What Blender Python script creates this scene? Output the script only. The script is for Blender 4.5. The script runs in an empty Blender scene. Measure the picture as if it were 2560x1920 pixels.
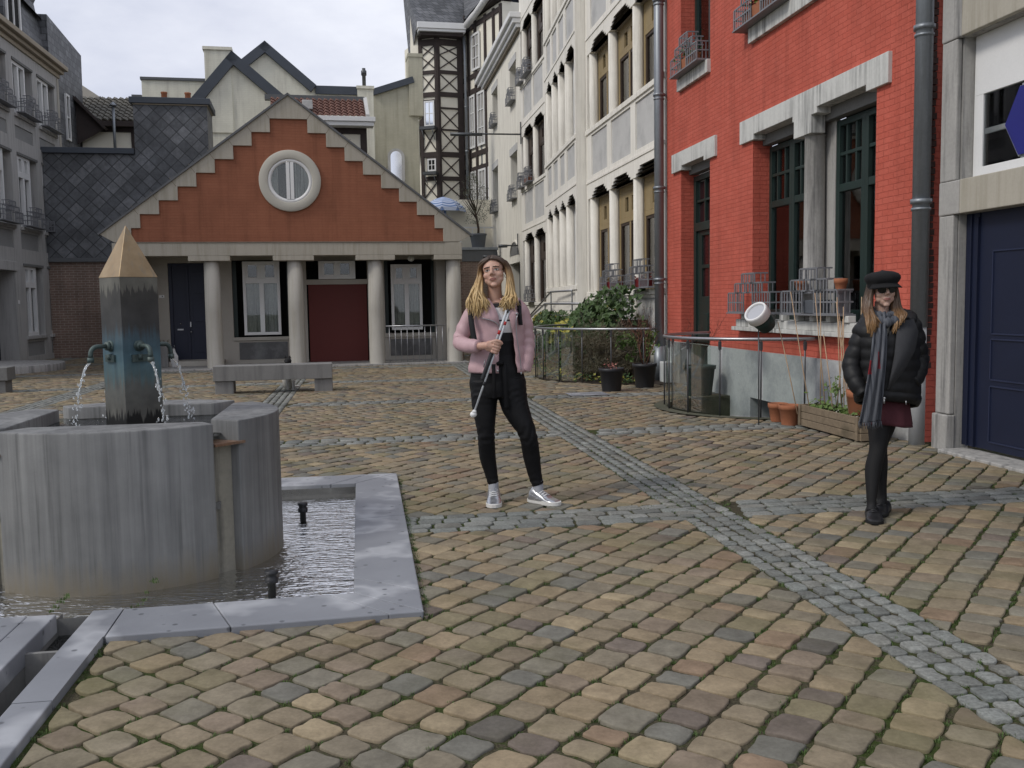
import bpy, bmesh, math, random
import numpy as np
from mathutils import Vector, Matrix, noise
rnd = random.Random(7)
SC = bpy.context.scene
COL = SC.collection
R = math.radians

# ------------------------------------------------------------------ camera
cam = bpy.data.cameras.new('camera')
cam.sensor_width = 36.0
cam.lens = 36.0 * 2400 / 2560
cam.clip_end = 500
cam.clip_start = 0.05
cob = bpy.data.objects.new('camera', cam)
COL.objects.link(cob)
_cp, _sp = math.cos(R(4.86)), math.sin(R(4.86))
_cr, _sr = math.cos(R(-0.91)), math.sin(R(-0.91))
right = Vector((1, 0, 0)); down = Vector((0, -_sp, -_cp)); fwd = Vector((0, _cp, -_sp))
cx = right * _cr - down * _sr
cy = right * _sr + down * _cr
mw = Matrix((cx, -cy, -fwd)).transposed().to_4x4()
mw.translation = Vector((0, 0, 1.45))
cob.matrix_world = mw
SC.camera = cob

# ------------------------------------------------------------------ exposure, sky, sun
SC.view_settings.view_transform = 'Standard'
SC.view_settings.look = 'None'
SC.view_settings.exposure = 0.22
SC.view_settings.gamma = 1.0
SUN_AZ = R(-62)      # light comes from the left and behind the camera
SUN_EL = R(44)
SUN_STRENGTH = 1.4
CLOUD = 1.0
wd = bpy.data.worlds.new('World'); SC.world = wd
wd.use_nodes = True
nt = wd.node_tree; nt.nodes.clear()
N = nt.nodes.new; L = nt.links.new
out = N('ShaderNodeOutputWorld'); bg = N('ShaderNodeBackground')
sky = N('ShaderNodeTexSky'); sky.sky_type = 'NISHITA'; sky.sun_disc = False
sky.sun_elevation = SUN_EL
# light direction (from the sun to the scene is -sd)
sd = Vector((math.sin(SUN_AZ) * math.cos(SUN_EL), -abs(math.cos(SUN_AZ)) * math.cos(SUN_EL), math.sin(SUN_EL)))
sky.sun_rotation = math.atan2(sd.x, sd.y)
tc = N('ShaderNodeTexCoord'); mp = N('ShaderNodeMapping'); mp.inputs['Scale'].default_value = (1.0, 1.0, 2.2)
n1 = N('ShaderNodeTexNoise'); n1.inputs['Scale'].default_value = 3.2; n1.inputs['Detail'].default_value = 8; n1.inputs['Roughness'].default_value = .55
n2 = N('ShaderNodeTexNoise'); n2.inputs['Scale'].default_value = 1.6; n2.inputs['Detail'].default_value = 5
L(tc.outputs['Generated'], mp.inputs['Vector']); L(mp.outputs['Vector'], n1.inputs['Vector']); L(mp.outputs['Vector'], n2.inputs['Vector'])
cr = N('ShaderNodeValToRGB')
cr.color_ramp.elements[0].position = .3; cr.color_ramp.elements[0].color = (5.1, 5.4, 6.6, 1)
cr.color_ramp.elements[1].position = .68; cr.color_ramp.elements[1].color = (8.5, 8.7, 9.4, 1)
L(n1.outputs['Fac'], cr.inputs['Fac'])
cr2 = N('ShaderNodeValToRGB')
cr2.color_ramp.elements[0].position = .34; cr2.color_ramp.elements[0].color = (.74, .74, .74, 1)
cr2.color_ramp.elements[1].position = .6; cr2.color_ramp.elements[1].color = (.97, .97, .97, 1)
L(n2.outputs['Fac'], cr2.inputs['Fac'])
mx = N('ShaderNodeMix'); mx.data_type = 'RGBA'
L(cr2.outputs['Color'], mx.inputs[0]); L(sky.outputs['Color'], mx.inputs[6]); L(cr.outputs['Color'], mx.inputs[7])
L(mx.outputs[2], bg.inputs['Color'])
bg.inputs['Strength'].default_value = .1 * CLOUD
L(bg.outputs['Background'], out.inputs['Surface'])

sun = bpy.data.lights.new('sun', 'SUN'); sun.energy = SUN_STRENGTH; sun.angle = R(14); sun.color = (1, .95, .87)
sob = bpy.data.objects.new('sun', sun); COL.objects.link(sob)
sob.rotation_euler = sd.to_track_quat('Z', 'Y').to_euler()
sob.location = (-30, -20, 40)
SC.render.engine = 'CYCLES'
SC.cycles.max_bounces = 8
SC.cycles.transparent_max_bounces = 16
# ------------------------------------------------------------------ helpers
def S(r, g, b):
    f = lambda c: (c / 255 / 12.92) if c / 255 <= .04045 else ((c / 255 + .055) / 1.055) ** 2.4
    return (f(r), f(g), f(b))

class MB:
    """collects verts and faces; build() links them as one mesh object"""
    def __init__(s, sg=1, s0=0.0):
        s.v = []; s.f = []; s.mi = []; s.sm = []; s.sg = sg; s.s0 = s0; s.m = 0; s.smooth = False
    def add(s, vs, fs, smooth=None):
        o = len(s.v); s.v.extend((float(a), float(b), float(c)) for a, b, c in vs)
        for f in fs:
            s.f.append([o + i for i in f]); s.mi.append(s.m); s.sm.append(s.smooth if smooth is None else smooth)
    def box(s, x0, x1, y0, y1, z0, z1):
        if x0 > x1: x0, x1 = x1, x0
        if y0 > y1: y0, y1 = y1, y0
        if z0 > z1: z0, z1 = z1, z0
        s.add([(x0,y0,z0),(x1,y0,z0),(x1,y1,z0),(x0,y1,z0),(x0,y0,z1),(x1,y0,z1),(x1,y1,z1),(x0,y1,z1)],
              [(0,3,2,1),(4,5,6,7),(0,1,5,4),(1,2,6,5),(2,3,7,6),(3,0,4,7)])
        return s
    def obox(s, c, ax, ay, az, hx, hy, hz):
        """oriented box: centre, three unit axes, half sizes"""
        c = Vector(c); ax = Vector(ax); ay = Vector(ay); az = Vector(az); vs = []
        for k in (-1, 1):
            for i, j in ((-1,-1),(1,-1),(1,1),(-1,1)):
                vs.append(c + ax*hx*i + ay*hy*j + az*hz*k)
        s.add(vs, [(0,3,2,1),(4,5,6,7),(0,1,5,4),(1,2,6,5),(2,3,7,6),(3,0,4,7)])
        return s
    def quad(s, a, b, c, d): s.add([a,b,c,d], [(0,1,2,3)]); return s
    def prism(s, poly, y0, y1, plane='xz'):
        """extrude a polygon of (x,z) from depth y0 to y1 (plane xz) or (x,y) from z0 to z1 (plane xy)"""
        n = len(poly)
        if plane == 'xz': a = [(x, y0, z) for x, z in poly]; b = [(x, y1, z) for x, z in poly]
        else: a = [(x, y, y0) for x, y in poly]; b = [(x, y, y1) for x, y in poly]
        s.add(a + b, [tuple(range(n)), tuple(range(2*n-1, n-1, -1))] + [(i, (i+1) % n, n + (i+1) % n, n + i) for i in range(n)])
        return s
    def tube(s, pts, r, n=10, cap=True, smooth=True, ell=None):
        """tube along points; r number or list; ell = list of (ra, rb) with first axis near 'up' given"""
        P = [Vector(p) for p in pts]; m = len(P)
        rr = r if isinstance(r, (list, tuple)) else [r] * m
        T = [(P[min(i+1, m-1)] - P[max(i-1, 0)]).normalized() for i in range(m)]
        a = T[0].orthogonal().normalized(); vs = []
        for i in range(m):
            a = (a - T[i] * a.dot(T[i])).normalized(); b = T[i].cross(a)
            for k in range(n):
                t = 2 * math.pi * k / n
                vs.append(P[i] + (a * math.cos(t) + b * math.sin(t)) * rr[i])
        fs = [(i*n + k, i*n + (k+1) % n, (i+1)*n + (k+1) % n, (i+1)*n + k) for i in range(m-1) for k in range(n)]
        if cap: fs += [tuple(range(n-1, -1, -1)), tuple((m-1)*n + k for k in range(n))]
        s.add(vs, fs, smooth); return s
    def lathe(s, prof, c=(0,0,0), n=24, smooth=True, cap=True, a0=0, a1=2*math.pi):
        full = abs(a1 - a0 - 2*math.pi) < 1e-6; m = len(prof); nn = n if full else n + 1; vs = []
        for r, z in prof:
            for k in range(nn):
                t = a0 + (a1 - a0) * k / n; vs.append((c[0] + r*math.cos(t), c[1] + r*math.sin(t), c[2] + z))
        fs = [(i*nn + k, i*nn + (k+1) % nn, (i+1)*nn + (k+1) % nn, (i+1)*nn + k) for i in range(m-1) for k in range(nn if full else nn-1)]
        if cap and full:
            fs += [tuple(range(nn-1, -1, -1)), tuple((m-1)*nn + k for k in range(nn))]
        s.add(vs, fs, smooth); return s
    def sphere(s, c, rx, ry=None, rz=None, nu=14, nv=9, rot=None):
        ry = ry or rx; rz = rz or rx; vs = [(0,0,-rz)]
        for j in range(1, nv):
            t = math.pi * j / nv
            for i in range(nu):
                p = 2*math.pi*i/nu; vs.append((rx*math.sin(t)*math.cos(p), ry*math.sin(t)*math.sin(p), -rz*math.cos(t)))
        vs.append((0,0,rz)); fs = []
        for i in range(nu): fs.append((0, 1+(i+1) % nu, 1+i))
        for j in range(nv-2):
            for i in range(nu):
                fs.append((1+j*nu+i, 1+j*nu+(i+1) % nu, 1+(j+1)*nu+(i+1) % nu, 1+(j+1)*nu+i))
        l = len(vs)-1
        for i in range(nu): fs.append((l, 1+(nv-2)*nu+i, 1+(nv-2)*nu+(i+1) % nu))
        c = Vector(c)
        if rot is not None: vs = [rot @ Vector(v) + c for v in vs]
        else: vs = [Vector(v) + c for v in vs]
        s.add(vs, fs, True); return s
    def wall(s, x0, x1, z0, z1, y, holes, depth, back=True):
        """wall face at y with rectangular holes (x0,x1,z0,z1[,depth]); reveals go inwards"""
        xs = sorted({x0, x1, *[min(max(h[i], x0), x1) for h in holes for i in (0, 1)]})
        zs = sorted({z0, z1, *[min(max(h[i], z0), z1) for h in holes for i in (2, 3)]})
        for i in range(len(xs)-1):
            for j in range(len(zs)-1):
                mx_, mz = (xs[i]+xs[i+1])/2, (zs[j]+zs[j+1])/2
                if any(h[0] < mx_ < h[1] and h[2] < mz < h[3] for h in holes): continue
                s.quad((xs[i],y,zs[j]),(xs[i+1],y,zs[j]),(xs[i+1],y,zs[j+1]),(xs[i],y,zs[j+1]))
        for h in holes:
            dd = h[4] if len(h) > 4 else depth
            a, b, c, d = h[0], h[1], h[2], h[3]; yb = y - dd
            s.quad((a,y,c),(a,yb,c),(a,yb,d),(a,y,d)); s.quad((b,y,c),(b,y,d),(b,yb,d),(b,yb,c))
            s.quad((a,y,c),(b,y,c),(b,yb,c),(a,yb,c)); s.quad((a,y,d),(a,yb,d),(b,yb,d),(b,y,d))
        return s
    def build(s, name, mats, parent=None, bevel=0, loc=None, seg=2, recalc=True, weld=False, rotz=0, rot=None):
        me = bpy.data.meshes.new(name)
        if s.sg != 1 or s.s0:
            s.v = [(x - s.s0, y * s.sg, z) for x, y, z in s.v]
        me.from_pydata(s.v, [], s.f)
        if not isinstance(mats, (list, tuple)): mats = [mats]
        for m in mats: me.materials.append(m)
        me.polygons.foreach_set('material_index', s.mi); me.polygons.foreach_set('use_smooth', s.sm)
        if bevel or recalc or weld:
            bm = bmesh.new(); bm.from_mesh(me)
            if weld: bmesh.ops.remove_doubles(bm, verts=bm.verts, dist=1e-4)
            if recalc: bmesh.ops.recalc_face_normals(bm, faces=bm.faces)
            if bevel:
                es = [e for e in bm.edges if len(e.link_faces) == 2 and e.calc_face_angle(0) > .6]
                bmesh.ops.bevel(bm, geom=es, offset=bevel, segments=seg, affect='EDGES', profile=.5, clamp_overlap=True)
            bm.to_mesh(me); bm.free()
        me.update()
        o = bpy.data.objects.new(name, me); COL.objects.link(o)
        if parent is not None: o.parent = parent
        if loc is not None: o.location = loc
        if rot is not None: o.rotation_euler = rot
        elif rotz: o.rotation_euler = (0, 0, rotz)
        return o

def tag(o, label=None, cat=None, group=None, kind=None):
    if label: o['label'] = label
    if cat: o['category'] = cat
    if group: o['group'] = group
    if kind: o['kind'] = kind
    return o
def thing(name, label, cat, loc=(0,0,0), rotz=0, group=None):
    o = bpy.data.objects.new(name, None); COL.objects.link(o)
    o.empty_display_size = .2
    o.location = loc; o.rotation_euler = (0, 0, rotz)
    return tag(o, label, cat, group)
KIDS = {}
def dup(o, loc=None, rotz=None, label=None, group=None, parent=None, scale=None):
    """copy a thing with its parts and their sub-parts"""
    allo = list(COL.objects)
    def kids(p): return [q for q in allo if q.parent == p]
    def rec(p, par):
        c = p.copy(); COL.objects.link(c); c.parent = par
        for k in kids(p): rec(k, c)
        return c
    c = rec(o, parent)
    if loc is not None: c.location = loc
    if rotz is not None: c.rotation_euler = (0, 0, rotz)
    if scale is not None: c.scale = scale
    if label: c['label'] = label
    if group: c['group'] = group
    return c

class Frame:
    """facade frame: origin on the ground, local x along the facade, local +d towards the courtyard"""
    def __init__(s, o, ang, sg):
        s.o = Vector((o[0], o[1], 0)); s.a = ang; s.sg = sg
        s.u = Vector((math.cos(ang), math.sin(ang), 0)); s.n = Vector((-math.sin(ang), math.cos(ang), 0)) * sg
    def p(s, x, d=0, z=0): return s.o + s.u * x + s.n * d + Vector((0, 0, z))
    def thing(s, name, label, cat, s0=0, d0=0, z0=0, group=None):
        t = thing(name, label, cat, s.p(s0, d0, z0), s.a, group); return t
RED = Frame((4.07, 9.15), R(98.7), 1)
HO = Frame((-7.5, 21.95), R(11.9), -1)
LEFT = Frame((-14.0, 30.6), R(98.7), -1)
R1B = Frame(RED.p(14.6, .24)[:2], R(95.8), 1)

# ------------------------------------------------------------------ materials
def nodes(name):
    m = bpy.data.materials.new(name); m.use_nodes = True
    t = m.node_tree; p = t.nodes['Principled BSDF']
    return m, t, p
def vmap(t, scale=(1,1,1), src='Object'):
    c = t.nodes.new('ShaderNodeTexCoord'); mp = t.nodes.new('ShaderNodeMapping'); mp.inputs['Scale'].default_value = scale
    t.links.new(c.outputs[src], mp.inputs['Vector']); return mp.outputs['Vector']
def noise_n(t, vec, scale, detail=4, rough=.55):
    n = t.nodes.new('ShaderNodeTexNoise'); n.inputs['Scale'].default_value = scale; n.inputs['Detail'].default_value = detail; n.inputs['Roughness'].default_value = rough
    t.links.new(vec, n.inputs['Vector']); return n.outputs['Fac']
def ramp(t, fac, stops):
    r = t.nodes.new('ShaderNodeValToRGB'); e = r.color_ramp.elements
    while len(e) < len(stops): e.new(.5)
    for i, (p, c) in enumerate(stops):
        e[i].position = p; e[i].color = (*c, 1) if len(c) == 3 else c
    t.links.new(fac, r.inputs['Fac']); return r.outputs['Color']
def mixc(t, fac, a, b, mode='MIX'):
    m = t.nodes.new('ShaderNodeMix'); m.data_type = 'RGBA'; m.blend_type = mode
    for i, v in ((0, fac), (6, a), (7, b)):
        if isinstance(v, (int, float)): m.inputs[i].default_value = v
        elif isinstance(v, tuple): m.inputs[i].default_value = (*v, 1) if len(v) == 3 else v
        else: t.links.new(v, m.inputs[i])
    return m.outputs[2]
def bump(t, p, h, strength=.3, dist=.01):
    b = t.nodes.new('ShaderNodeBump'); b.inputs['Strength'].default_value = strength; b.inputs['Distance'].default_value = dist
    t.links.new(h, b.inputs['Height']); t.links.new(b.outputs['Normal'], p.inputs['Normal']); return b
def mul(c, k): return tuple(min(1, x * k) for x in c)
def pm(name, c, rough=.85, var=.18, sc=2.5, fine=40, b=.15, metal=0, spec=.35, stain=None, st_amt=.5, streak=False, bd=.004):
    """general painted / stone / plaster surface with two scales of tone and a fine bump"""
    m, t, p = nodes(name)
    v = vmap(t)
    f1 = noise_n(t, v, sc, 5, .6); f2 = noise_n(t, v, fine, 3)
    col = ramp(t, f1, [(.28, mul(c, 1 - var)), (.72, mul(c, 1 + var * .7))])
    col = mixc(t, .35, col, ramp(t, f2, [(.3, mul(c, 1 - var)), (.7, mul(c, 1 + var))]))
    if stain is not None:
        v2 = vmap(t, (9, 9, .55) if streak else (1, 1, 1))
        f3 = noise_n(t, v2, 1.3 if streak else sc * .7, 6, .65)
        k = ramp(t, f3, [(.48, (0,0,0)), (.68, (st_amt,)*3)])
        col = mixc(t, k, col, stain)
    t.links.new(col, p.inputs['Base Color'])
    p.inputs['Roughness'].default_value = rough; p.inputs['Metallic'].default_value = metal
    p.inputs['Specular IOR Level'].default_value = spec
    if b: bump(t, p, f2, b, bd)
    return m
def brickm(name, c1, c2, mortar, bw=.22, bh=.065, ms=.008, rough=.9, b=.6, var=.15, sq=.5, dist=.006, painted=False, lines=1.0):
    m, t, p = nodes(name)
    c = t.nodes.new('ShaderNodeTexCoord'); sx = t.nodes.new('ShaderNodeSeparateXYZ'); cx_ = t.nodes.new('ShaderNodeCombineXYZ')
    t.links.new(c.outputs['Object'], sx.inputs[0])
    ad = t.nodes.new('ShaderNodeMath'); ad.operation = 'ADD'; t.links.new(sx.outputs['X'], ad.inputs[0]); t.links.new(sx.outputs['Y'], ad.inputs[1])
    t.links.new(ad.outputs[0], cx_.inputs['X']); t.links.new(sx.outputs['Z'], cx_.inputs['Y'])
    # slight wobble of the courses
    nz = t.nodes.new('ShaderNodeTexNoise'); nz.inputs['Scale'].default_value = 2.2; t.links.new(c.outputs['Object'], nz.inputs['Vector'])
    wv = t.nodes.new('ShaderNodeVectorMath'); wv.operation = 'MULTIPLY_ADD'; wv.inputs[1].default_value = (.02, .02, 0); t.links.new(nz.outputs['Color'], wv.inputs[0]); t.links.new(cx_.outputs[0], wv.inputs[2])
    bt = t.nodes.new('ShaderNodeTexBrick'); bt.inputs['Scale'].default_value = 1
    bt.inputs['Brick Width'].default_value = bw; bt.inputs['Row Height'].default_value = bh; bt.inputs['Mortar Size'].default_value = ms
    bt.inputs['Mortar Smooth'].default_value = .4; bt.inputs['Bias'].default_value = 0
    bt.inputs['Color1'].default_value = (*c1, 1); bt.inputs['Color2'].default_value = (*c2, 1); bt.inputs['Mortar'].default_value = (*mortar, 1)
    t.links.new(wv.outputs[0], bt.inputs['Vector'])
    f1 = noise_n(t, c.outputs['Object'], 1.7, 5, .6); f2 = noise_n(t, c.outputs['Object'], 30, 3)
    k = ramp(t, f1, [(.3, (1-var,)*3), (.7, (1+var*.4,)*3)])
    col = mixc(t, 1.0, bt.outputs['Color'], k, 'MULTIPLY')
    # faded and grimy runs of their own shape
    fs = noise_n(t, vmap(t, (5, 5, .35)), 1.0, 5, .65); col = mixc(t, 1.0, col, ramp(t, fs, [(.30, (.80,.79,.78)), (.48, (1,1,1)), (.75, (1.09,1.10,1.10))]), 'MULTIPLY')
    fp = noise_n(t, c.outputs['Object'], 7, 4, .7); col = mixc(t, ramp(t, fp, [(.64, (0,0,0)), (.74, (.35,.35,.35))]), col, mul(c1, 1.25))
    t.links.new(col, p.inputs['Base Color'])
    p.inputs['Roughness'].default_value = rough; p.inputs['Specular IOR Level'].default_value = .3
    iv = t.nodes.new('ShaderNodeMath'); iv.operation = 'MULTIPLY_ADD'; iv.inputs[1].default_value = -1.0 * lines; iv.inputs[2].default_value = 1
    t.links.new(bt.outputs['Fac'], iv.inputs[0])
    ad2 = t.nodes.new('ShaderNodeMath'); ad2.operation = 'MULTIPLY_ADD'; ad2.inputs[1].default_value = .8
    t.links.new(f2, ad2.inputs[0]); t.links.new(iv.outputs[0], ad2.inputs[2])
    bump(t, p, ad2.outputs[0], b, dist)
    return m
def glassm(name, tint=(.9,.93,.92), refl=1.0, op=0.0):
    """thin window glass: clear with a mirror-like sheen that grows at grazing angles"""
    m = bpy.data.materials.new(name); m.use_nodes = True; t = m.node_tree; t.nodes.clear()
    o = t.nodes.new('ShaderNodeOutputMaterial'); tr = t.nodes.new('ShaderNodeBsdfTransparent'); gl = t.nodes.new('ShaderNodeBsdfGlossy'); mxs = t.nodes.new('ShaderNodeMixShader')
    fr = t.nodes.new('ShaderNodeFresnel'); fr.inputs['IOR'].default_value = 1.5
    k = t.nodes.new('ShaderNodeMath'); k.operation = 'MULTIPLY_ADD'; k.inputs[1].default_value = 1.6 * refl; k.inputs[2].default_value = op; k.use_clamp = True
    tr.inputs['Color'].default_value = (*tint, 1); gl.inputs['Roughness'].default_value = .02
    t.links.new(fr.outputs[0], k.inputs[0]); t.links.new(k.outputs[0], mxs.inputs[0]); t.links.new(tr.outputs[0], mxs.inputs[1]); t.links.new(gl.outputs[0], mxs.inputs[2]); t.links.new(mxs.outputs[0], o.inputs['Surface'])
    return m
def lintelm(name, c, dark, z_top, z_bot):
    """pale stone beam with dark rain streaks hanging from... painted dirt with its own shape"""
    m, t, p = nodes(name)
    v = vmap(t); v2 = vmap(t, (14, 14, .8))
    f = noise_n(t, v2, 1.0, 5, .6); f2 = noise_n(t, v, 30, 3); f3 = noise_n(t, v, 1.1, 3)
    k = ramp(t, f, [(.42, (0,0,0)), (.66, (.85,)*3)])
    k2 = ramp(t, f3, [(.4, (.1,)*3), (.6, (1,)*3)])
    kk = mixc(t, 1.0, k, k2, 'MULTIPLY')
    col = mixc(t, kk, ramp(t, f2, [(.3, mul(c, .9)), (.7, c)]), dark)
    t.links.new(col, p.inputs['Base Color']); p.inputs['Roughness'].default_value = .8
    bump(t, p, f2, .15, .004)
    return m
M = {}
M['red'] = brickm('red_painted_brick', S(190,96,80), S(184,89,73), S(174,82,67), .2, .062, .005, var=.14, b=.75, dist=.012)
M['plinth'] = pm('weathered_grey_paint', (.42,.43,.43), .8, .22, 1.2, 25, .25, stain=(.13,.14,.16), st_amt=.75)
M['lintel'] = lintelm('streaked_pale_lintel', (.60,.60,.57), (.07,.07,.07), 0, 0)
M['stone_grey'] = pm('grey_stone', (.36,.35,.33), .85, .2, 1.5, 30, .2, stain=(.09,.09,.09), st_amt=.75, streak=True)
M['stone_dark'] = pm('dark_grey_stone', (.16,.16,.155), .85, .25, 2, 30, .2)  # plain dark grey tone, also behind the notches as inner lintels
M['darkgreen'] = pm('dark_green_paint', (.012,.028,.024), .45, .2, 3, 60, .05, spec=.5)
M['blue'] = pm('navy_door_paint', (.007,.011,.031), .5, .18, 2, 50, .06, spec=.4)
M['bluehex'] = pm('deep_blue_panel', (.012,.014,.17), .4, .1, 3, 40, .0, spec=.5)
M['white'] = pm('white_paint', (.72,.72,.71), .5, .06, 3, 60, .04, spec=.45)
M['cream'] = pm('cream_render', (.77,.74,.66), .9, .1, 1.2, 35, .15, stain=(.4,.37,.31), st_amt=.55, streak=True)
M['creamstone'] = pm('cream_cast_stone', (.80,.77,.70), .85, .08, 1.4, 45, .1, stain=(.45,.42,.36), st_amt=.45, streak=True)
M['colstone'] = pm('pale_column_stone', (.72,.69,.62), .85, .12, 2.5, 45, .12, stain=(.36,.33,.28), st_amt=.5, streak=True)
M['panel'] = pm('grey_marble_panel', (.52,.515,.50), .7, .12, 2.2, 30, .06, stain=(.34,.34,.335), st_amt=.6)
M['browntrim'] = pm('dark_brown_moulding', (.21,.18,.14), .9, .3, 4, 40, .2)  # dark brown tone for the strips under lintel steps, coping joints and ledges
M['ochre'] = pm('ochre_wood', (.30,.225,.115), .6, .15, 3, 40, .08, stain=(.16,.11,.05), st_amt=.5, streak=True)
M['brownwood'] = pm('dark_brown_wood', (.045,.028,.02), .55, .25, 3, 40, .1)
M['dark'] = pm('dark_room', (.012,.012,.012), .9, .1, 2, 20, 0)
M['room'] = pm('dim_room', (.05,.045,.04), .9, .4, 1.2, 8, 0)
M['curtain'] = pm('net_curtain', (.40,.39,.365), .9, .2, 3, 20, .1, stain=(.12,.12,.12), st_amt=.8, streak=True)
M['curtain_white'] = pm('white_curtain', (.72,.74,.70), .9, .08, 5, 30, .05)
M['glass'] = glassm('window_glass')
M['railglass'] = glassm('balustrade_glass', (.86,.91,.885), .35, .0)
M['zinc'] = pm('zinc_pipe', (.24,.26,.28), .45, .15, 3, 30, .05, metal=.55, spec=.5, stain=(.12,.13,.14), st_amt=.5, streak=True)
M['steel'] = pm('steel_rail', (.34,.345,.36), .35, .15, 4, 60, .03, metal=.8)
M['darksteel'] = pm('dark_steel', (.10,.105,.11), .45, .15, 4, 60, .03, metal=.6)
M['boxmetal'] = pm('grey_lattice_metal', (.22,.225,.24), .55, .2, 5, 60, .05, metal=.3)
M['orange'] = brickm('orange_painted_brick', (.285,.112,.064), (.272,.105,.060), (.25,.095,.053), .42, .062, .004, var=.14, b=.55, dist=.008)
M['concrete'] = pm('house_concrete', (.40,.37,.31), .9, .1, 1.6, 40, .1, stain=(.24,.22,.16), st_amt=.5, streak=True)
M['concrete2'] = pm('porch_concrete', (.40,.375,.33), .9, .12, 1.6, 40, .1)
M['column'] = pm('smooth_concrete_column', (.42,.40,.355), .85, .08, 2.4, 50, .12, stain=(.26,.23,.17), st_amt=.4, streak=True)
M['ringstone'] = pm('round_window_surround', (.47,.45,.39), .85, .08, 2, 50, .1)
M['redpanel'] = pm('maroon_panel', (.115,.022,.018), .6, .12, 1.2, 30, .05)
M['slate'] = None
M['greyhouse'] = pm('grey_house_render', (.43,.42,.405), .9, .09, 1.2, 40, .1, stain=(.19,.19,.18), st_amt=.5, streak=True)
M['greypanel'] = pm('grey_house_panel', (.27,.27,.265), .85, .14, 1.5, 30, .08)
M['cornice'] = pm('beige_cornice', (.36,.31,.24), .9, .12, 1.5, 40, .1)
M['brownbrick'] = brickm('brown_brick', (.23,.155,.125), (.20,.14,.112), (.33,.28,.235), .22, .075, .009, var=.25, b=.5)
M['creambrick'] = brickm('cream_painted_brick', (.74,.72,.61), (.72,.70,.59), (.67,.65,.55), .21, .065, .006, var=.1, b=.35)
M['olivewall'] = brickm('olive_beige_brick', (.47,.445,.35), (.45,.43,.335), (.42,.40,.31), .21, .065, .006, var=.1, b=.3)
M['fascia'] = pm('dark_grey_fascia', (.062,.072,.088), .6, .12, 2, 40, .05)
M['timber'] = pm('dark_brown_timber', (.045,.034,.031), .75, .3, 4, 40, .15)
M['infill'] = pm('pale_infill', (.78,.74,.63), .9, .08, 2, 40, .1)
M['bluewall'] = brickm('blue_grey_slate_cladding', (.028,.032,.045), (.024,.028,.04), (.015,.017,.024), .3, .16, .006, var=.2, b=.3)
M['lead'] = pm('lead_grey', (.115,.12,.125), .6, .2, 2, 40, .08)
M['granite'] = pm('bench_stone', (.20,.198,.19), .8, .15, 2.5, 60, .15, stain=(.08,.08,.08), st_amt=.5, streak=True)
M['coping'] = None
M['terracotta'] = pm('terracotta', (.33,.125,.062), .85, .2, 5, 60, .12, stain=(.2,.11,.08), st_amt=.5)
M['blackplastic'] = pm('black_plastic_pot', (.022,.023,.026), .5, .2, 4, 40, .05, spec=.4)
M['greenplastic'] = pm('dark_green_plastic', (.012,.03,.026), .5, .15, 4, 40, .04)
M['soil'] = pm('soil', (.04,.028,.02), .95, .35, 12, 60, .5)
M['oldwood'] = pm('weathered_planter_wood', (.20,.155,.105), .9, .35, 3, 30, .4, stain=(.06,.05,.03), st_amt=.8)
M['cane_stick'] = pm('bamboo_stick', (.42,.30,.19), .7, .2, 8, 40, .1)
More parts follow.
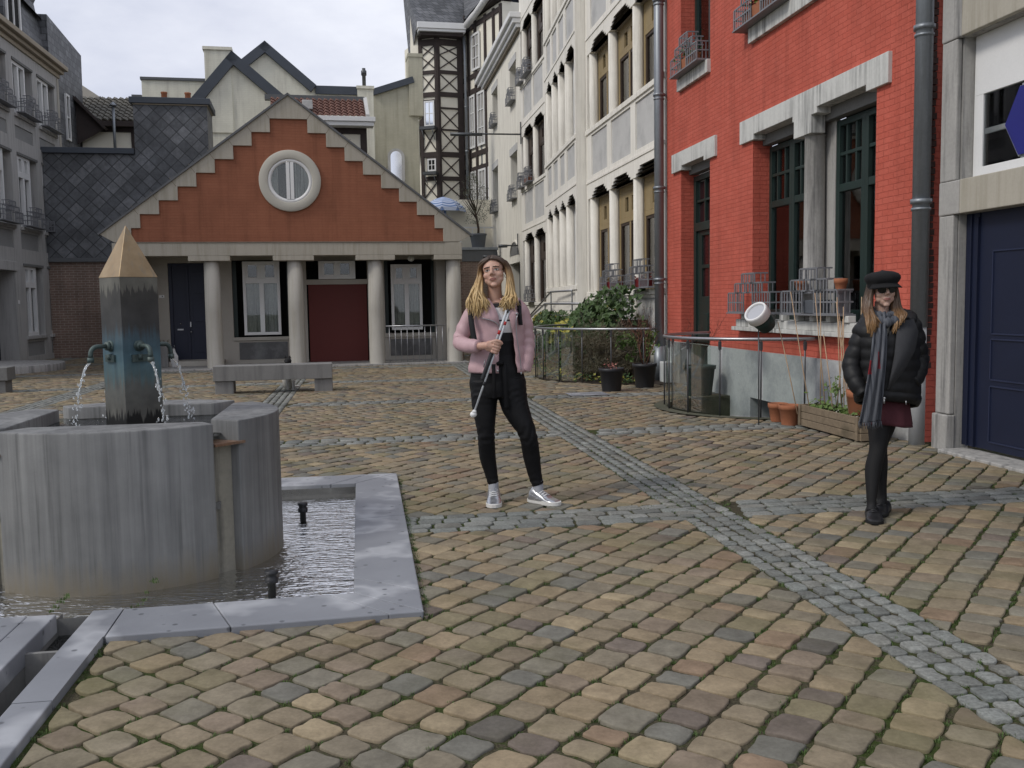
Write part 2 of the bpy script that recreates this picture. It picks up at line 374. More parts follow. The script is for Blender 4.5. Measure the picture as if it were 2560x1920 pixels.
def slatem(name, kind):
    """diamond / staggered slate hanging, drawn as a surface pattern in the wall's own plane"""
    m, t, p = nodes(name)
    c = t.nodes.new('ShaderNodeTexCoord'); sx = t.nodes.new('ShaderNodeSeparateXYZ'); t.links.new(c.outputs['Object'], sx.inputs[0])
    def mth(op, a, b=None, cl=False):
        n = t.nodes.new('ShaderNodeMath'); n.operation = op; n.use_clamp = cl
        for i, v in ((0, a), (1, b)):
            if v is None: continue
            if isinstance(v, (int, float)): n.inputs[i].default_value = v
            else: t.links.new(v, n.inputs[i])
        return n.outputs[0]
    x = mth('ADD', sx.outputs['X'], mth('MULTIPLY', sx.outputs['Y'], 1.0)); z = sx.outputs['Z']
    nz = noise_n(t, c.outputs['Object'], 1.3, 3)
    if kind == 'diamond':
        W, H = .42, .42
        a = mth('ADD', mth('DIVIDE', x, W), mth('DIVIDE', z, H)); b = mth('SUBTRACT', mth('DIVIDE', x, W), mth('DIVIDE', z, H))
        ia = mth('FLOOR', a); ib = mth('FLOOR', b); fa = mth('FRACT', a); fb = mth('FRACT', b)
    else:
        W, H = .3, .2
        ib = mth('FLOOR', mth('DIVIDE', z, H)); fb = mth('FRACT', mth('DIVIDE', z, H))
        xx = mth('ADD', mth('DIVIDE', x, W), mth('MULTIPLY', ib, .5)); ia = mth('FLOOR', xx); fa = mth('FRACT', xx)
    cv = t.nodes.new('ShaderNodeCombineXYZ'); t.links.new(ia, cv.inputs[0]); t.links.new(ib, cv.inputs[1])
    wn = t.nodes.new('ShaderNodeTexWhiteNoise'); wn.noise_dimensions = '2D'; t.links.new(cv.outputs[0], wn.inputs['Vector'])
    # joint: dark where close to the lower edges of each slate
    if kind == 'diamond':
        e = mth('MINIMUM', fa, mth('SUBTRACT', 1.0, fb))
        hgt = mth('SUBTRACT', mth('ADD', mth('SUBTRACT', 1.0, fa), fb), 1.0)
    else:
        e = mth('MINIMUM', fb, mth('MULTIPLY', mth('MINIMUM', fa, mth('SUBTRACT', 1.0, fa)), 1.6)); hgt = mth('SUBTRACT', 1.0, fb)
    k = ramp(t, e, [(.02, (0,0,0)), (.11, (1,1,1))])
    base = ramp(t, wn.outputs['Value'], [(0, (.085,.09,.098)), (.6, (.125,.13,.14)), (1, (.175,.18,.19))])
    f2 = noise_n(t, c.outputs['Object'], 9, 4); base = mixc(t, 1.0, base, ramp(t, f2, [(.3, (.7,)*3), (.7, (1.15,)*3)]), 'MULTIPLY')
    base = mixc(t, 1.0, base, ramp(t, nz, [(.35, (.65,)*3), (.65, (1.1,)*3)]), 'MULTIPLY')
    t.links.new(mixc(t, k, (.012,.013,.014), base), p.inputs['Base Color'])
    p.inputs['Roughness'].default_value = .55
    hh = mth('ADD', mth('MULTIPLY', hgt, .6), mth('MULTIPLY', f2, .3))
    bump(t, p, hh, .7, .03)
    return m
M['slate'] = slatem('diamond_slate', 'diamond'); M['slate_rect'] = slatem('staggered_slate', 'rect')
def rooftile(name, c1, c2):
    m, t, p = nodes(name)
    v = vmap(t); f = noise_n(t, v, 3, 4); f2 = noise_n(t, v, 25, 3)
    t.links.new(mixc(t, .5, ramp(t, f, [(.3, c1), (.7, c2)]), ramp(t, f2, [(.3, c1), (.7, c2)])), p.inputs['Base Color']); p.inputs['Roughness'].default_value = .8
    return m
M['redtile'] = rooftile('red_roof_tile', (.105,.05,.038), (.19,.092,.068)); M['browntile'] = rooftile('brown_roof_tile', (.075,.07,.058), (.15,.14,.115))
# ------------------------------------------------------------------ ground: earth sheet, cobbles, bands of setts, moss and grass
D1 = Vector((-math.sin(R(8.8)), math.cos(R(8.8)))); D2 = Vector((math.cos(R(8.8)), math.sin(R(8.8))))
GO = Vector((1.29, 6.52))         # crossing of two sett bands
BS1, BS2 = 3.6, 4.05              # spacing of the bands
def gp(a, b): return GO + D2 * a + D1 * b
def ga(x, y):
    q = Vector((x, y)) - GO; return q.dot(D2), q.dot(D1)
WELL_S, WELL_R = 3.78, 1.4        # light well in front of the red house
def in_well(x, y, pad=0):
    q = Vector((x, y, 0)) - RED.o; s = q.dot(RED.u); d = q.dot(RED.n)
    return d > -.3 and (s - WELL_S) ** 2 + d * d < (WELL_R + pad) ** 2
def in_bed(x, y, pad=0):
    q = Vector((x, y, 0)) - RED.o; s = q.dot(RED.u); d = q.dot(RED.n)
    return d > -.3 and (s - 9.6) ** 2 + d * d < (2.15 + pad) ** 2
POOL_C = Vector((-2.36, 6.12)); 
PO = [Vector(v) for v in ((-.426,4.35),(-.986,8.02),(-3.98,7.56),(-3.42,3.80))]   # outer coping corners: near right, far right, far left, near left
PI_ = [Vector(v) for v in ((-.80,4.65),(-1.262,7.585),(-3.71,7.22),(-3.24,4.22))]  # inner
def side(p, a, b): return (b.x-a.x)*(p.y-a.y) - (b.y-a.y)*(p.x-a.x)
def in_quad(p, q, pad=0):
    c = sum(q, Vector((0,0)))/4
    qq = [c + (v-c)*(1 - pad) for v in q]
    return all(side(p, qq[i], qq[(i+1) % 4]) > 0 for i in range(4))
CH_A = Vector((-2.075, 4.4)); CH_D = Vector((.175, -1.15)).normalized(); CH_N = Vector((-CH_D.y, CH_D.x))  # drain channel axis
def ch(a, b): return CH_A + CH_D * a + CH_N * b       # a along the channel, b to its right
def in_channel(p):
    q = p - CH_A; a = q.dot(CH_D); b = q.dot(CH_N); return a > 0 and -.75 < b < .22

def groundm():
    m, t, p = nodes('earth_and_moss')
    v = vmap(t); f = noise_n(t, v, 1.1, 5, .6); f2 = noise_n(t, v, 22, 4, .7); f3 = noise_n(t, v, 120, 2)
    k = mixc(t, .5, f, f2)
    c = ramp(t, k, [(.34, (.040,.034,.022)), (.47, (.075,.066,.042)), (.56, (.040,.058,.014))])
    c = mixc(t, 1.0, c, ramp(t, f3, [(.3, (.55,)*3), (.7, (1.3,)*3)]), 'MULTIPLY')
    t.links.new(c, p.inputs['Base Color']); p.inputs['Roughness'].default_value = .95; p.inputs['Specular IOR Level'].default_value = .15
    bump(t, p, f3, .8, .01); return m
def stonem(name, speck, moss=True):
    m, t, p = nodes(name)
    a = t.nodes.new('ShaderNodeAttribute'); a.attribute_name = 'tone'
    v = vmap(t); f = noise_n(t, v, 9, 5, .65); f2 = noise_n(t, v, 60, 4, .7); f3 = noise_n(t, v, 1.0, 4, .6)
    col = mixc(t, 1.0, a.outputs['Color'], ramp(t, f, [(.3, (.74,.73,.72)), (.7, (1.18,1.18,1.18))]), 'MULTIPLY')
    col = mixc(t, 1.0, col, ramp(t, f2, [(.3, (1-speck,)*3), (.7, (1+speck,)*3)]), 'MULTIPLY')
    # a greenish film of algae over whole patches of the yard
    if moss: col = mixc(t, ramp(t, f3, [(.50, (0,0,0)), (.74, (.42,.42,.42))]), col, (.10,.10,.032))
    t.links.new(col, p.inputs['Base Color'])
    p.inputs['Roughness'].default_value = .8; p.inputs['Specular IOR Level'].default_value = .25
    bump(t, p, mixc(t, .5, f, f2), .55, .006)
    return m
M['earth'] = groundm(); M['cobble'] = stonem('sandstone_cobble', .14); M['sett'] = stonem('grey_granite_sett', .32, False)

# earth sheet reaching the horizon, with openings for the pool, channel and light well left in it
bm = bmesh.new()
def add_poly(pts, z=-.009):
    vs = [bm.verts.new((x, y, z)) for x, y in pts]
    return bm.faces.new(vs)
xs = np.concatenate([[-220,-80,-30], np.arange(-16, 8.01, .1), [30,80,220]]); ys = np.concatenate([[-120,-20], np.arange(0, 24.01, .1), [27,30,34,50,90,260]])
vid = {}
def gv(i, j):
    if (i, j) not in vid: vid[(i, j)] = bm.verts.new((xs[i], ys[j], -.009))
    return vid[(i, j)]
for i in range(len(xs)-1):
    for j in range(len(ys)-1):
        c = Vector(((xs[i]+xs[i+1])/2, (ys[j]+ys[j+1])/2))
        if xs[i+1]-xs[i] < .2 and ys[j+1]-ys[j] < .2:
            if in_quad(c, PO, .08) or in_well(c.x, c.y) : continue
            qc = c - CH_A
            if qc.dot(CH_D) > -.4 and -.15 < qc.dot(CH_N) < .145 and c.y > .6: continue
        bm.faces.new((gv(i,j), gv(i+1,j), gv(i+1,j+1), gv(i,j+1)))
me = bpy.data.meshes.new('ground'); bm.to_mesh(me); bm.free(); me.materials.append(M['earth'])
g = bpy.data.objects.new('ground', me); COL.objects.link(g); tag(g, kind='structure')

def clip(poly, a, b):
    """keep the part of a convex polygon on the left of a->b"""
    o = []; n = len(poly)
    for i in range(n):
        p, q = poly[i], poly[(i+1) % n]; sp, sq = side(p, a, b), side(q, a, b)
        if sp >= 0: o.append(p)
        if (sp > 0 > sq) or (sp < 0 < sq): o.append(p + (q-p) * (sp / (sp - sq)))
    return o
def area(p): return .5 * sum(p[i].x*p[(i+1) % len(p)].y - p[(i+1) % len(p)].x*p[i].y for i in range(len(p)))

class Stones:
    def __init__(s): s.v = []; s.f = []; s.c = []
    def add(s, poly, col, h, lod, tilt):
        n = len(poly); c = sum(poly, Vector((0,0)))/n
        ring = []
        if lod == 2 and n >= 4:        # rounded, slightly ragged outline
            for i in range(n):
                p0, p1, p2 = poly[i-1], poly[i], poly[(i+1) % n]
                e1 = (p0-p1).length; e2 = (p2-p1).length
                r1, r2 = min(.024, e1*.28)*rnd.uniform(.45,1.3), min(.024, e2*.28)*rnd.uniform(.45,1.3)
                a = p1 + (p0-p1).normalized()*r1; b = p1 + (p2-p1).normalized()*r2; mid = (a+b+p1*1.3)/3.3
                m2 = (p1+p2)/2
                for q in (a, mid, b, m2 + Vector((rnd.gauss(0,.0045), rnd.gauss(0,.0045)))):
                    ring.append(q + Vector((rnd.gauss(0,.0016), rnd.gauss(0,.0016))))
        elif lod >= 1 and n >= 4:
            for i in range(n):
                p0, p1, p2 = poly[i-1], poly[i], poly[(i+1) % n]
                r1, r2 = min(.025,(p0-p1).length*.28), min(.025,(p2-p1).length*.28)
                ring += [p1+(p0-p1).normalized()*r1, p1+(p2-p1).normalized()*r2]
        else: ring = list(poly)
        m = len(ring); o = len(s.v)
        tx, ty = tilt
        def zz(p, z): return z + (p.x-c.x)*tx + (p.y-c.y)*ty
        lv = [(1.0, -.03), (1.0, h-.0045), (.972, h-.0010), (.91, h)] if lod == 2 else [(1.0, -.02), (1.0, h-.004), (.955, h)]
        for k, z in lv:
            for p in ring:
                q = c + (p-c)*k; s.v.append((q.x, q.y, zz(q, z)))
        for l in range(len(lv)-1):
            for i in range(m): s.f.append((o+l*m+i, o+l*m+(i+1) % m, o+(l+1)*m+(i+1) % m, o+(l+1)*m+i))
        if lod == 2:
            s.v.append((c.x, c.y, zz(c, h+.001))); t = len(s.v)-1; b = o+(len(lv)-1)*m
            for i in range(m): s.f.append((b+i, b+(i+1) % m, t))
        else: s.f.append(tuple(o+(len(lv)-1)*m+i for i in range(m)))
        s.c += [col] * (len(s.v)-o)
    def build(s, name, mat):
        me = bpy.data.meshes.new(name); me.from_pydata(s.v, [], s.f); me.materials.append(mat)
        at = me.color_attributes.new('tone', 'FLOAT_COLOR', 'POINT')
        at.data.foreach_set('color', np.array([(*c, 1) for c in s.c], dtype=np.float32).ravel())
        me.polygons.foreach_set('use_smooth', [True]*len(me.polygons)); me.update()
        o = bpy.data.objects.new(name, me); COL.objects.link(o); return tag(o, kind='structure')

PAL = [((.225,.188,.138), 26), ((.205,.178,.138), 28), ((.185,.168,.138), 26), ((.163,.158,.140), 16), ((.135,.138,.133), 9), ((.192,.146,.112), 8), ((.140,.122,.114), 6), ((.186,.156,.130), 10), ((.178,.162,.115), 9), ((.248,.212,.155), 7), ((.110,.106,.102), 3)]
PW = [w for _, w in PAL]
def tone(k=1.0):
    c = rnd.choices(PAL, PW)[0][0]; f = rnd.uniform(.92, 1.16) * k
    return (c[0]*f*1.06, c[1]*f, c[2]*f*.88)
def visible(p):
    # inside the camera's wedge, with a margin on both sides for other viewpoints
    return p.y > .4 and -.62*p.y - 1.5 < p.x < .62*p.y + 1.2
def beyond(p):
    q = Vector((p.x, p.y, 0)); rq = q - RED.o; s_ = rq.dot(RED.u)
    if rq.dot(RED.n) < (0 if s_ < 14.6 else -.6): return True
    hq = q - HO.o
    if hq.dot(HO.n) < -.1 and -1.6 < hq.dot(HO.u) < 6.6: return True
    if (q - LEFT.o).dot(LEFT.n) < 0: return True
    return p.y > 31
E1 = Vector((.57,.822)).normalized(); E2 = Vector((E1.y, -E1.x))
st = Stones(); se = Stones()
BW1, BW2 = .20, .25
cells = []
for i in range(-5, 3):
    for j in range(-3, 7):
        a0, a1, b0, b1 = i*BS1 + BW1, (i+1)*BS1 - BW1, j*BS2 + BW2, (j+1)*BS2 - BW2
        cells.append([gp(a0,b0), gp(a1,b0), gp(a1,b1), gp(a0,b1)])
P1, P2 = .160, .170
for cell in cells:
    cc = sum(cell, Vector((0,0)))/4
    base = Vector((round(cc.dot(E1)/P1)*P1, round(cc.dot(E2)/P2)*P2))
    row_off = {}
    for r in range(-19, 20):
        off = rnd.uniform(-.018,.018) + .045*math.sin(r*.7+cc.x)
        x = -3.1
        while x < 3.1:
            ln = P1 * rnd.uniform(.78,1.22)
            e2 = base.y + r*P2; e1a, e1b = base.x + x + off, base.x + x + ln + off
            x += ln
            jt = lambda: rnd.gauss(0,.0035)
            gap = rnd.uniform(.007,.0125)
            q = []
            for (u, w) in ((e1a+gap, e2-P2/2+gap), (e1a+gap, e2+P2/2-gap), (e1b-gap, e2+P2/2-gap), (e1b-gap, e2-P2/2+gap)):
                q.append(E1*(u+jt()) + E2*(w+jt()))
            c = sum(q, Vector((0,0)))/4
            if not visible(c) or beyond(c) or in_quad(c, PO, .1) or in_channel(c) or in_well(c.x,c.y,.16) or in_bed(c.x,c.y,.05): continue
            if area(q) < 0: q.reverse()
            if (c-cc).length > 1.2:
                for k in range(4): q = clip(q, cell[k], cell[(k+1) % 4]) if q else q
                if len(q) < 3 or area(q) < .0028: continue
            dist = c.length
            lod = 2 if dist < 9.5 else (1 if dist < 15 else 0)
            st.add(q, tone(), rnd.uniform(0,.007), lod, (rnd.gauss(0,.02), rnd.gauss(0,.02)) if dist < 14 else (rnd.gauss(0,.035), rnd.gauss(0,.035)))
GP = [(.148,.156,.145), (.165,.172,.160), (.132,.140,.132), (.152,.152,.136), (.122,.126,.116), (.178,.182,.168)]
def setts(c0, ax, ay, length, rows, rp, pitch, skew):
    """a band: rows across (ay), joints along (ax)"""
    for r in range(rows):
        w0 = (r - rows/2) * rp; x = rnd.uniform(0, pitch) * .2 + r*skew
        while x < length:
            ln = pitch * rnd.uniform(.9,1.1); g_ = rnd.uniform(.007,.0115)
            q = [c0 + ax*(a+rnd.gauss(0,.003)) + ay*(b+rnd.gauss(0,.003)) for a, b in ((x+g_, w0+g_), (x+ln-g_, w0+g_), (x+ln-g_, w0+rp-g_), (x+g_, w0+rp-g_))]
            x += ln; c = sum(q, Vector((0,0)))/4
            if not visible(c) or beyond(c) or in_quad(c, PO, .1) or in_channel(c) or in_well(c.x,c.y,.14) or in_bed(c.x,c.y,.05): continue
            if area(q) < 0: q.reverse()
            f = rnd.uniform(1.08,1.36); col = tuple(v*f for v in rnd.choice(GP))
            d = c.length; se.add(q, col, rnd.uniform(.000,.006), 2 if d < 8 else (1 if d < 15 else 0), (rnd.gauss(0,.02), rnd.gauss(0,.02)))
for i in range(-4, 3): setts(gp(i*BS1, -7), D1, D2, 31, 4, .1, .128, .03)
for j in range(-3, 7):
    for i in range(-5, 3): setts(gp(i*BS1 + BW1, j*BS2), D2, D1, BS1 - 2*BW1, 4, .125, .19, .035)
st.build('cobble_paving', M['cobble']); se.build('sett_bands', M['sett'])

# grass tufts in the joints
def grassm():
    m, t, p = nodes('grass_blade'); v = vmap(t); f = noise_n(t, v, 20, 3)
    t.links.new(ramp(t, f, [(.3, (.035,.07,.012)), (.7, (.085,.14,.028))]), p.inputs['Base Color']); p.inputs['Roughness'].default_value = .7; return m
M['grass'] = grassm()
gb = MB()
def tuft(c, n, h, rad):
    for _ in range(n):
        a = rnd.uniform(0, 6.28); r_ = rad*math.sqrt(rnd.random()); p0 = Vector((c.x + r_*math.cos(a), c.y + r_*math.sin(a)*.8, -.01))
        d = rnd.uniform(0, 6.28); w = Vector((math.cos(d+1.57), math.sin(d+1.57), 0))*.0016; hh = h*rnd.uniform(.5,1.1)
        t_ = p0 + Vector((math.cos(d)*hh*.5, math.sin(d)*hh*.5, hh))
        m_ = (p0+t_)/2 + Vector((0,0,hh*.15))
        gb.add([p0-w, p0+w, m_+w*.8, m_-w*.8, t_], [(0,1,2,3), (3,2,4)])
for _ in range(2600):
    y = .8 + 9 * rnd.random()**1.4; x = rnd.uniform(-.5*y-.3, .55*y)
    c = Vector((x, y))
    if in_quad(c, PO, 0) or in_channel(c) or beyond(c) or in_well(x,y,.1): continue
    # move to the nearest joint of the cobbles
    u = round(c.dot(E1)/P1 + .5)*P1 - P1/2; w = round(c.dot(E2)/P2 + .5)*P2 - P2/2
    c = E1*c.dot(E1) + E2*w if rnd.random() < .5 else E1*u + E2*w
    if not visible(c): continue
    tuft(c, rnd.randint(5, 16), rnd.uniform(.010,.022), rnd.uniform(.008,.022))
for k in range(170):                                       # denser line along the pool edge and the bands
    f = rnd.random()**.7; c = PO[1].lerp(PO[0], f) + D2*rnd.uniform(.0,.022); tuft(c, 16, .026, .022)
for i in range(-1, 1):
    for sgn in (-1, 1):
        for k in range(110): tuft(gp(i*BS1 + sgn*(BW1-.005) + rnd.gauss(0,.01), rnd.uniform(-4.5,3.5)), rnd.randint(8,18), .018, .018)
for k in range(70): tuft(gp(rnd.gauss(0,.22) , rnd.gauss(.3,.35)), 14, .022, .02)
o = gb.build('grass', M['grass'], recalc=False); tag(o, 'short green grass and moss growing in the joints of the cobbles', 'grass', kind='stuff')
# ------------------------------------------------------------------ the right-hand row of houses
def bars(mb, x0, x1, z0, z1, y0, y1, w, nv, nh, inner=None):
    """a frame of width w with nv x nh glazing bars"""
    i = inner or w*.6
    mb.box(x0, x0+w, y0, y1, z0, z1); mb.box(x1-w, x1, y0, y1, z0, z1); mb.box(x0+w, x1-w, y0, y1, z0, z0+w); mb.box(x0+w, x1-w, y0, y1, z1-w, z1)
    e = .003
    for k in range(1, nv):
        c = x0 + (x1-x0)*k/nv; mb.box(c-i/2, c+i/2, y0+e, y1-e, z0+w, z1-w)
    for k in range(1, nh):
        c = z0 + (z1-z0)*k/nh; mb.box(x0+w, x1-w, y0+2*e, y1-2*e, c-i/2, c+i/2)

def flower_box(fr, s0, z0, w, d0, label, group, pots=True, proto=None):
    """stepped metal lattice basket standing on a window sill"""
    t = fr.thing('flower_box', label, 'flower box', s0, d0, z0, group)
    mb = MB(fr.sg)
    tiers = [((0,.40), 0, .27, 2), ((.60,1), 0, .27, 2), ((.17,.47), .27, .40, 1), ((.53,.83), .27, .40, 1), ((.34,.66), .40, .53, 1)]
    b = .019
    for (a, c), za, zb, rows in tiers:
        xa, xb = a*w, c*w; y0, y1 = .20, .214
        mb.box(xa, xa+b*1.3, y0, y1, za, zb); mb.box(xb-b*1.3, xb, y0, y1, za, zb)
        for r in range(rows+1):
            z = za + (zb-za)*r/rows; mb.box(xa+b*1.3, xb-b*1.3, y0+.002, y1-.002, z-b/2, z+b/2)
        n = max(3, int((xb-xa)/.075))
        for k in range(1, n): x = xa+(xb-xa)*k/n; mb.box(x-.012, x+.012, y0+.004, y1-.004, za, zb)
        for xe in (xa, xb-.012):                         # side lattice running back to the wall
            if (a in (0,) and xe == xa) or (c == 1 and xe != xa) or za > 0:
                for r in range(rows+1):
                    z = za + (zb-za)*r/rows; mb.box(xe, xe+.014, .02, y0, z-b/2, z+b/2)
                for q in (.06, .12): mb.box(xe+.002, xe+.010, q-.006, q+.006, za, zb)
    mb.build('lattice', M['boxmetal'], t)
    fl = MB(fr.sg); fl.box(-.02, w+.02, .0, .225, -.022, -.004); fl.build('tray', M['boxmetal'], t)
    return t

def downpipe(root, fr, s, d, z0, z1, r, s0, rings=True, mat='zinc'):
    mb = MB(fr.sg, s0); mb.tube([(s, d, z0), (s, d, z1)], r, 14)
    p = mb.build('drainpipe', M[mat], root)
    if rings:
        z = z0 + 1.2
        while z < z1:
            k = MB(fr.sg, s0); k.tube([(s, d, z-.022), (s, d, z+.022)], r*1.22, 14); k.tube([(s, d, z-.085), (s, d, z-.06)], r*1.12, 14)
            k.box(s-.012, s+.012, 0.002, d, z-.02, z+.02)
            k.build('pipe_clamp', M[mat], p); z += 1.62
    return p

# ---- red brick house
def red_house():
    fr = RED; s0 = .25
    t = fr.thing('red_brick_house', 'bright red painted brick house with dark green windows and pale streaked lintels', 'house', s0)
    mk = lambda: MB(fr.sg, s0)
    w = mk(); w.wall(.30, 8.28, .72, 9.2, 0, [(1.19,4.45,1.07,3.74), (6.13,7.51,.72,3.74), (6.13,7.51,5.15,9.2), (1.19,4.45,5.15,9.2)], .28)
    w.quad((8.28,0,.72),(8.28,-.6,.72),(8.28,-.6,9.2),(8.28,0,9.2)); w.quad((.30,0,.0),(.30,-.7,.0),(.30,-.7,9.2),(.30,0,9.2))
    w.box(.3, 8.28, -7, -.6, 8.9, 9.2)
    w.build('brick_wall', M['red'], t)
    # ragged brick edge beside the right-hand drainpipe
    e = mk()
    z = .74
    while z < 8.9:
        e.box(.300-rnd.uniform(.01,.05), .31, -.1, .004, z, z+.055); z += .065
    e.build('ragged_brick_edge', pm('dark_cut_brick', (.07,.04,.033), .95, .3, 4, 30, .3), t)
    p = mk(); p.wall(.30, 8.28, -1.25, .72, .035, [(2.85,4.42,-.75,.06), (6.13,7.51,-.02,.72,.32)], .35); p.box(.30, 8.28, -.02, .035, .7195, .7205)
    p.box(6.13, 7.51, -.3, .1, -.1, .0)
    p.build('grey_plinth', M['plinth'], t)
    bw = mk(); bars(bw, 2.87, 4.40, -.74, .05, -.30, -.25, .05, 2, 1); q = bw.build('basement_window', M['darkgreen'], t, label_(None))if False else bw.build('basement_window', M['darkgreen'], t)
    g = mk(); g.box(2.9, 4.37, -.29, -.28, -.7, 0.0); g.build('pane', M['dark'], q)
    # lintels, with the stepped notches over the openings
    l = mk(); zt, zb, ys, yf = 3.945, 3.63, -.52, .045
    top = [(.90, zt), (4.83, zt), (4.83, zb), (4.34, zb), (4.34, 3.70), (3.12, 3.70), (3.12, zb), (3.08, zb), (3.08, 3.42), (2.61, 3.42), (2.61, zb), (2.47, zb), (2.47, 3.70), (1.34, 3.70), (1.34, zb), (.90, zb)]
    l.prism(top, -.14, yf); l.build('window_lintel', M['lintel'], t, bevel=.006)
    l2 = mk(); l2.box(1.19, 4.45, -.28, -.142, 3.56, 3.9); l2.build('inner_lintel', M['stone_dark'], t)
    l = mk(); l.prism([(5.82, zt), (7.90, zt), (7.90, zb), (7.38, zb), (7.38, 3.70), (6.30, 3.70), (6.30, zb), (5.82, zb)], -.14, yf); l.build('door_lintel', M['lintel'], t, bevel=.006)
    l2 = mk(); l2.box(6.13, 7.51, -.28, -.142, 3.56, 3.9); l2.build('inner_lintel', M['stone_dark'], t)
    # sill of the big window, with mouldings under it
    s = mk(); s.box(1.15, 4.80, -.30, .10, 1.055, 1.16); s.box(1.10, 4.9, -.02, .13, 1.0, 1.054)
    for k in range(8): s.box(1.5+k*.42, 1.6+k*.42, .03, .125, 1.165, 1.24)
    s.build('window_sill', M['lintel'], t, bevel=.006)
    # column between the two windows
    c = mk(); c.lathe([(.15,1.16),(.15,1.26),(.128,1.30),(.122,3.40),(.14,3.42)], (2.82, -.115, 0), 28); c.build('window_column', M['stone_grey'], t)
    c = mk(); c.box(2.52, 3.02, -.30, -.235, 1.16, 3.56); c.build('grey_pier', M['stone_grey'], t)
    # the two big windows
    for a, b in ((1.19, 2.12), (2.60, 3.20), (3.20, 3.90)) [:0]: pass
    for a, b, nm in ((1.19, 2.52, 'right'), (3.02, 4.45, 'left')):
        f = mk(); y0, y1 = -.31, -.24
        mid = (a+b)/2; segs = [(a, mid), (mid, b)]
        for x0, x1 in segs:
            bars(f, x0, x1, 1.16, 3.54, y0, y1, .075, 1, 1)
            f.box(x0+.075, x1-.075, y0+.004, y1-.004, 2.70, 2.79)
            f.box(x0+.075, x1-.075, y0+.01, y1-.01, 3.12, 3.16)
            for k in (1, 2): f.box(x0+(x1-x0)*k/3-.017, x0+(x1-x0)*k/3+.017, y0+.013, y1-.013, 2.79, 3.47)
        f.box(a, b, y0+.012, y1+.006, 1.16, 1.30)
        w_ = f.build('window', M['darkgreen'], t, bevel=.004)
        g = mk()
        g.box(a+.05, b-.05, -.288, -.282, 1.25, 3.50); g.build('pane', M['glass'], w_)
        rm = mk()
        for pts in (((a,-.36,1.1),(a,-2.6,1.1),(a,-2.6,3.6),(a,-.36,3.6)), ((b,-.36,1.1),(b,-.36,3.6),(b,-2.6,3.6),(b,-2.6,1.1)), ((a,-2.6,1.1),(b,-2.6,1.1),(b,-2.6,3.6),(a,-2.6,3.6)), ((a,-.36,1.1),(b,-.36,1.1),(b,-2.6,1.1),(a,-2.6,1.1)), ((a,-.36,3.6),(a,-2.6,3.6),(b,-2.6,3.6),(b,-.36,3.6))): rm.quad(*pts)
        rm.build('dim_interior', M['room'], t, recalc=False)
    # curtain gathered to one side behind the right-hand window
    cu = mk(); n = 14
    prof = [(1.30,1.74,3.5),(1.30,1.72,2.7),(1.32,1.66,2.2),(1.36,1.56,1.7),(1.40,1.46,1.35)]
    vs = []; fs = []
    for j, (x0, x1, z) in enumerate(prof):
        for i in range(n+1):
            u = i/n; vs.append((x0+(x1-x0)*u, -.42+.022*math.sin(u*18+j), z))
    for j in range(len(prof)-1):
        for i in range(n): fs.append((j*(n+1)+i, j*(n+1)+i+1, (j+1)*(n+1)+i+1, (j+1)*(n+1)+i))
    cu.add(vs, fs, True); cu.build('curtain', M['curtain_white'], t, recalc=False)
    cu = mk()
    for xa, xb in ((3.1,3.2),(3.78,3.86),(4.27,4.37),(2.3,2.42),(1.9,1.97)):
        cu.add([(xa,-.38,1.3),(xb,-.42,1.3),(xb,-.42,3.5),(xa,-.38,3.5)], [(0,1,2,3)])
    cu.build('curtain', M['curtain'], t, recalc=False)
    # spiral ornament hanging behind the glass
    sp = mk(); pts = [(2.12+.045*math.cos(k*.55), -.40+.03*math.sin(k*.55), 2.18-k*.022) for k in range(38)]
    sp.tube(pts, [.012 if 1 < k < 36 else .004 for k in range(38)], 6); sp.build('spiral_ornament', M['curtain_white'], t)
    # green front door
    d = mk(); y0, y1 = -.32, -.24
    d.box(6.13, 6.23, y0, y1+.02, 0, 3.53); d.box(7.41, 7.51, y0, y1+.02, 0, 3.53); d.box(6.23, 7.41, y0, y1+.02, 2.60, 2.74); d.box(6.23, 7.41, y0, y1+.02, 3.44, 3.53)
    d.box(6.23, 7.41, y0, y1-.02, 0.0, 1.40)
    for a, b in ((6.23,6.42),(7.22,7.41),(6.76,6.88)): d.box(a, b, y0, y1-.021, 1.40, 2.60)
    for za, zb in ((1.40,1.5),(1.97,2.03),(2.52,2.60)): d.box(6.42, 7.22, y0, y1-.022, za, zb)
    for za, zb in ((.2,.62),(.72,1.22)): 
        for a, b in ((6.34,6.74),(6.9,7.3)): d.box(a, b, y0+.01, y1-.008, za, zb)
    for k in (1, 2): d.box(6.23+1.18*k/3-.02, 6.23+1.18*k/3+.02, y0, y1, 2.74, 3.44)
    d.box(6.23, 7.41, y0, y1-.004, 3.08, 3.12)
    dd = d.build('front_door', M['darkgreen'], t, bevel=.004)
    g = mk(); g.box(6.4, 7.24, -.30, -.295, 1.45, 2.56); g.box(6.25, 7.39, -.30, -.295, 2.75, 3.43); g.build('pane', pm('dark_red_glass', (.028,.008,.010), .12, .3, 3, 20, 0, spec=.6), dd)
    h = mk(); h.tube([(6.36,-.25,1.04),(6.36,-.19,1.04),(6.46,-.19,1.04)], .011, 8); h.build('handle', M['steel'], dd)
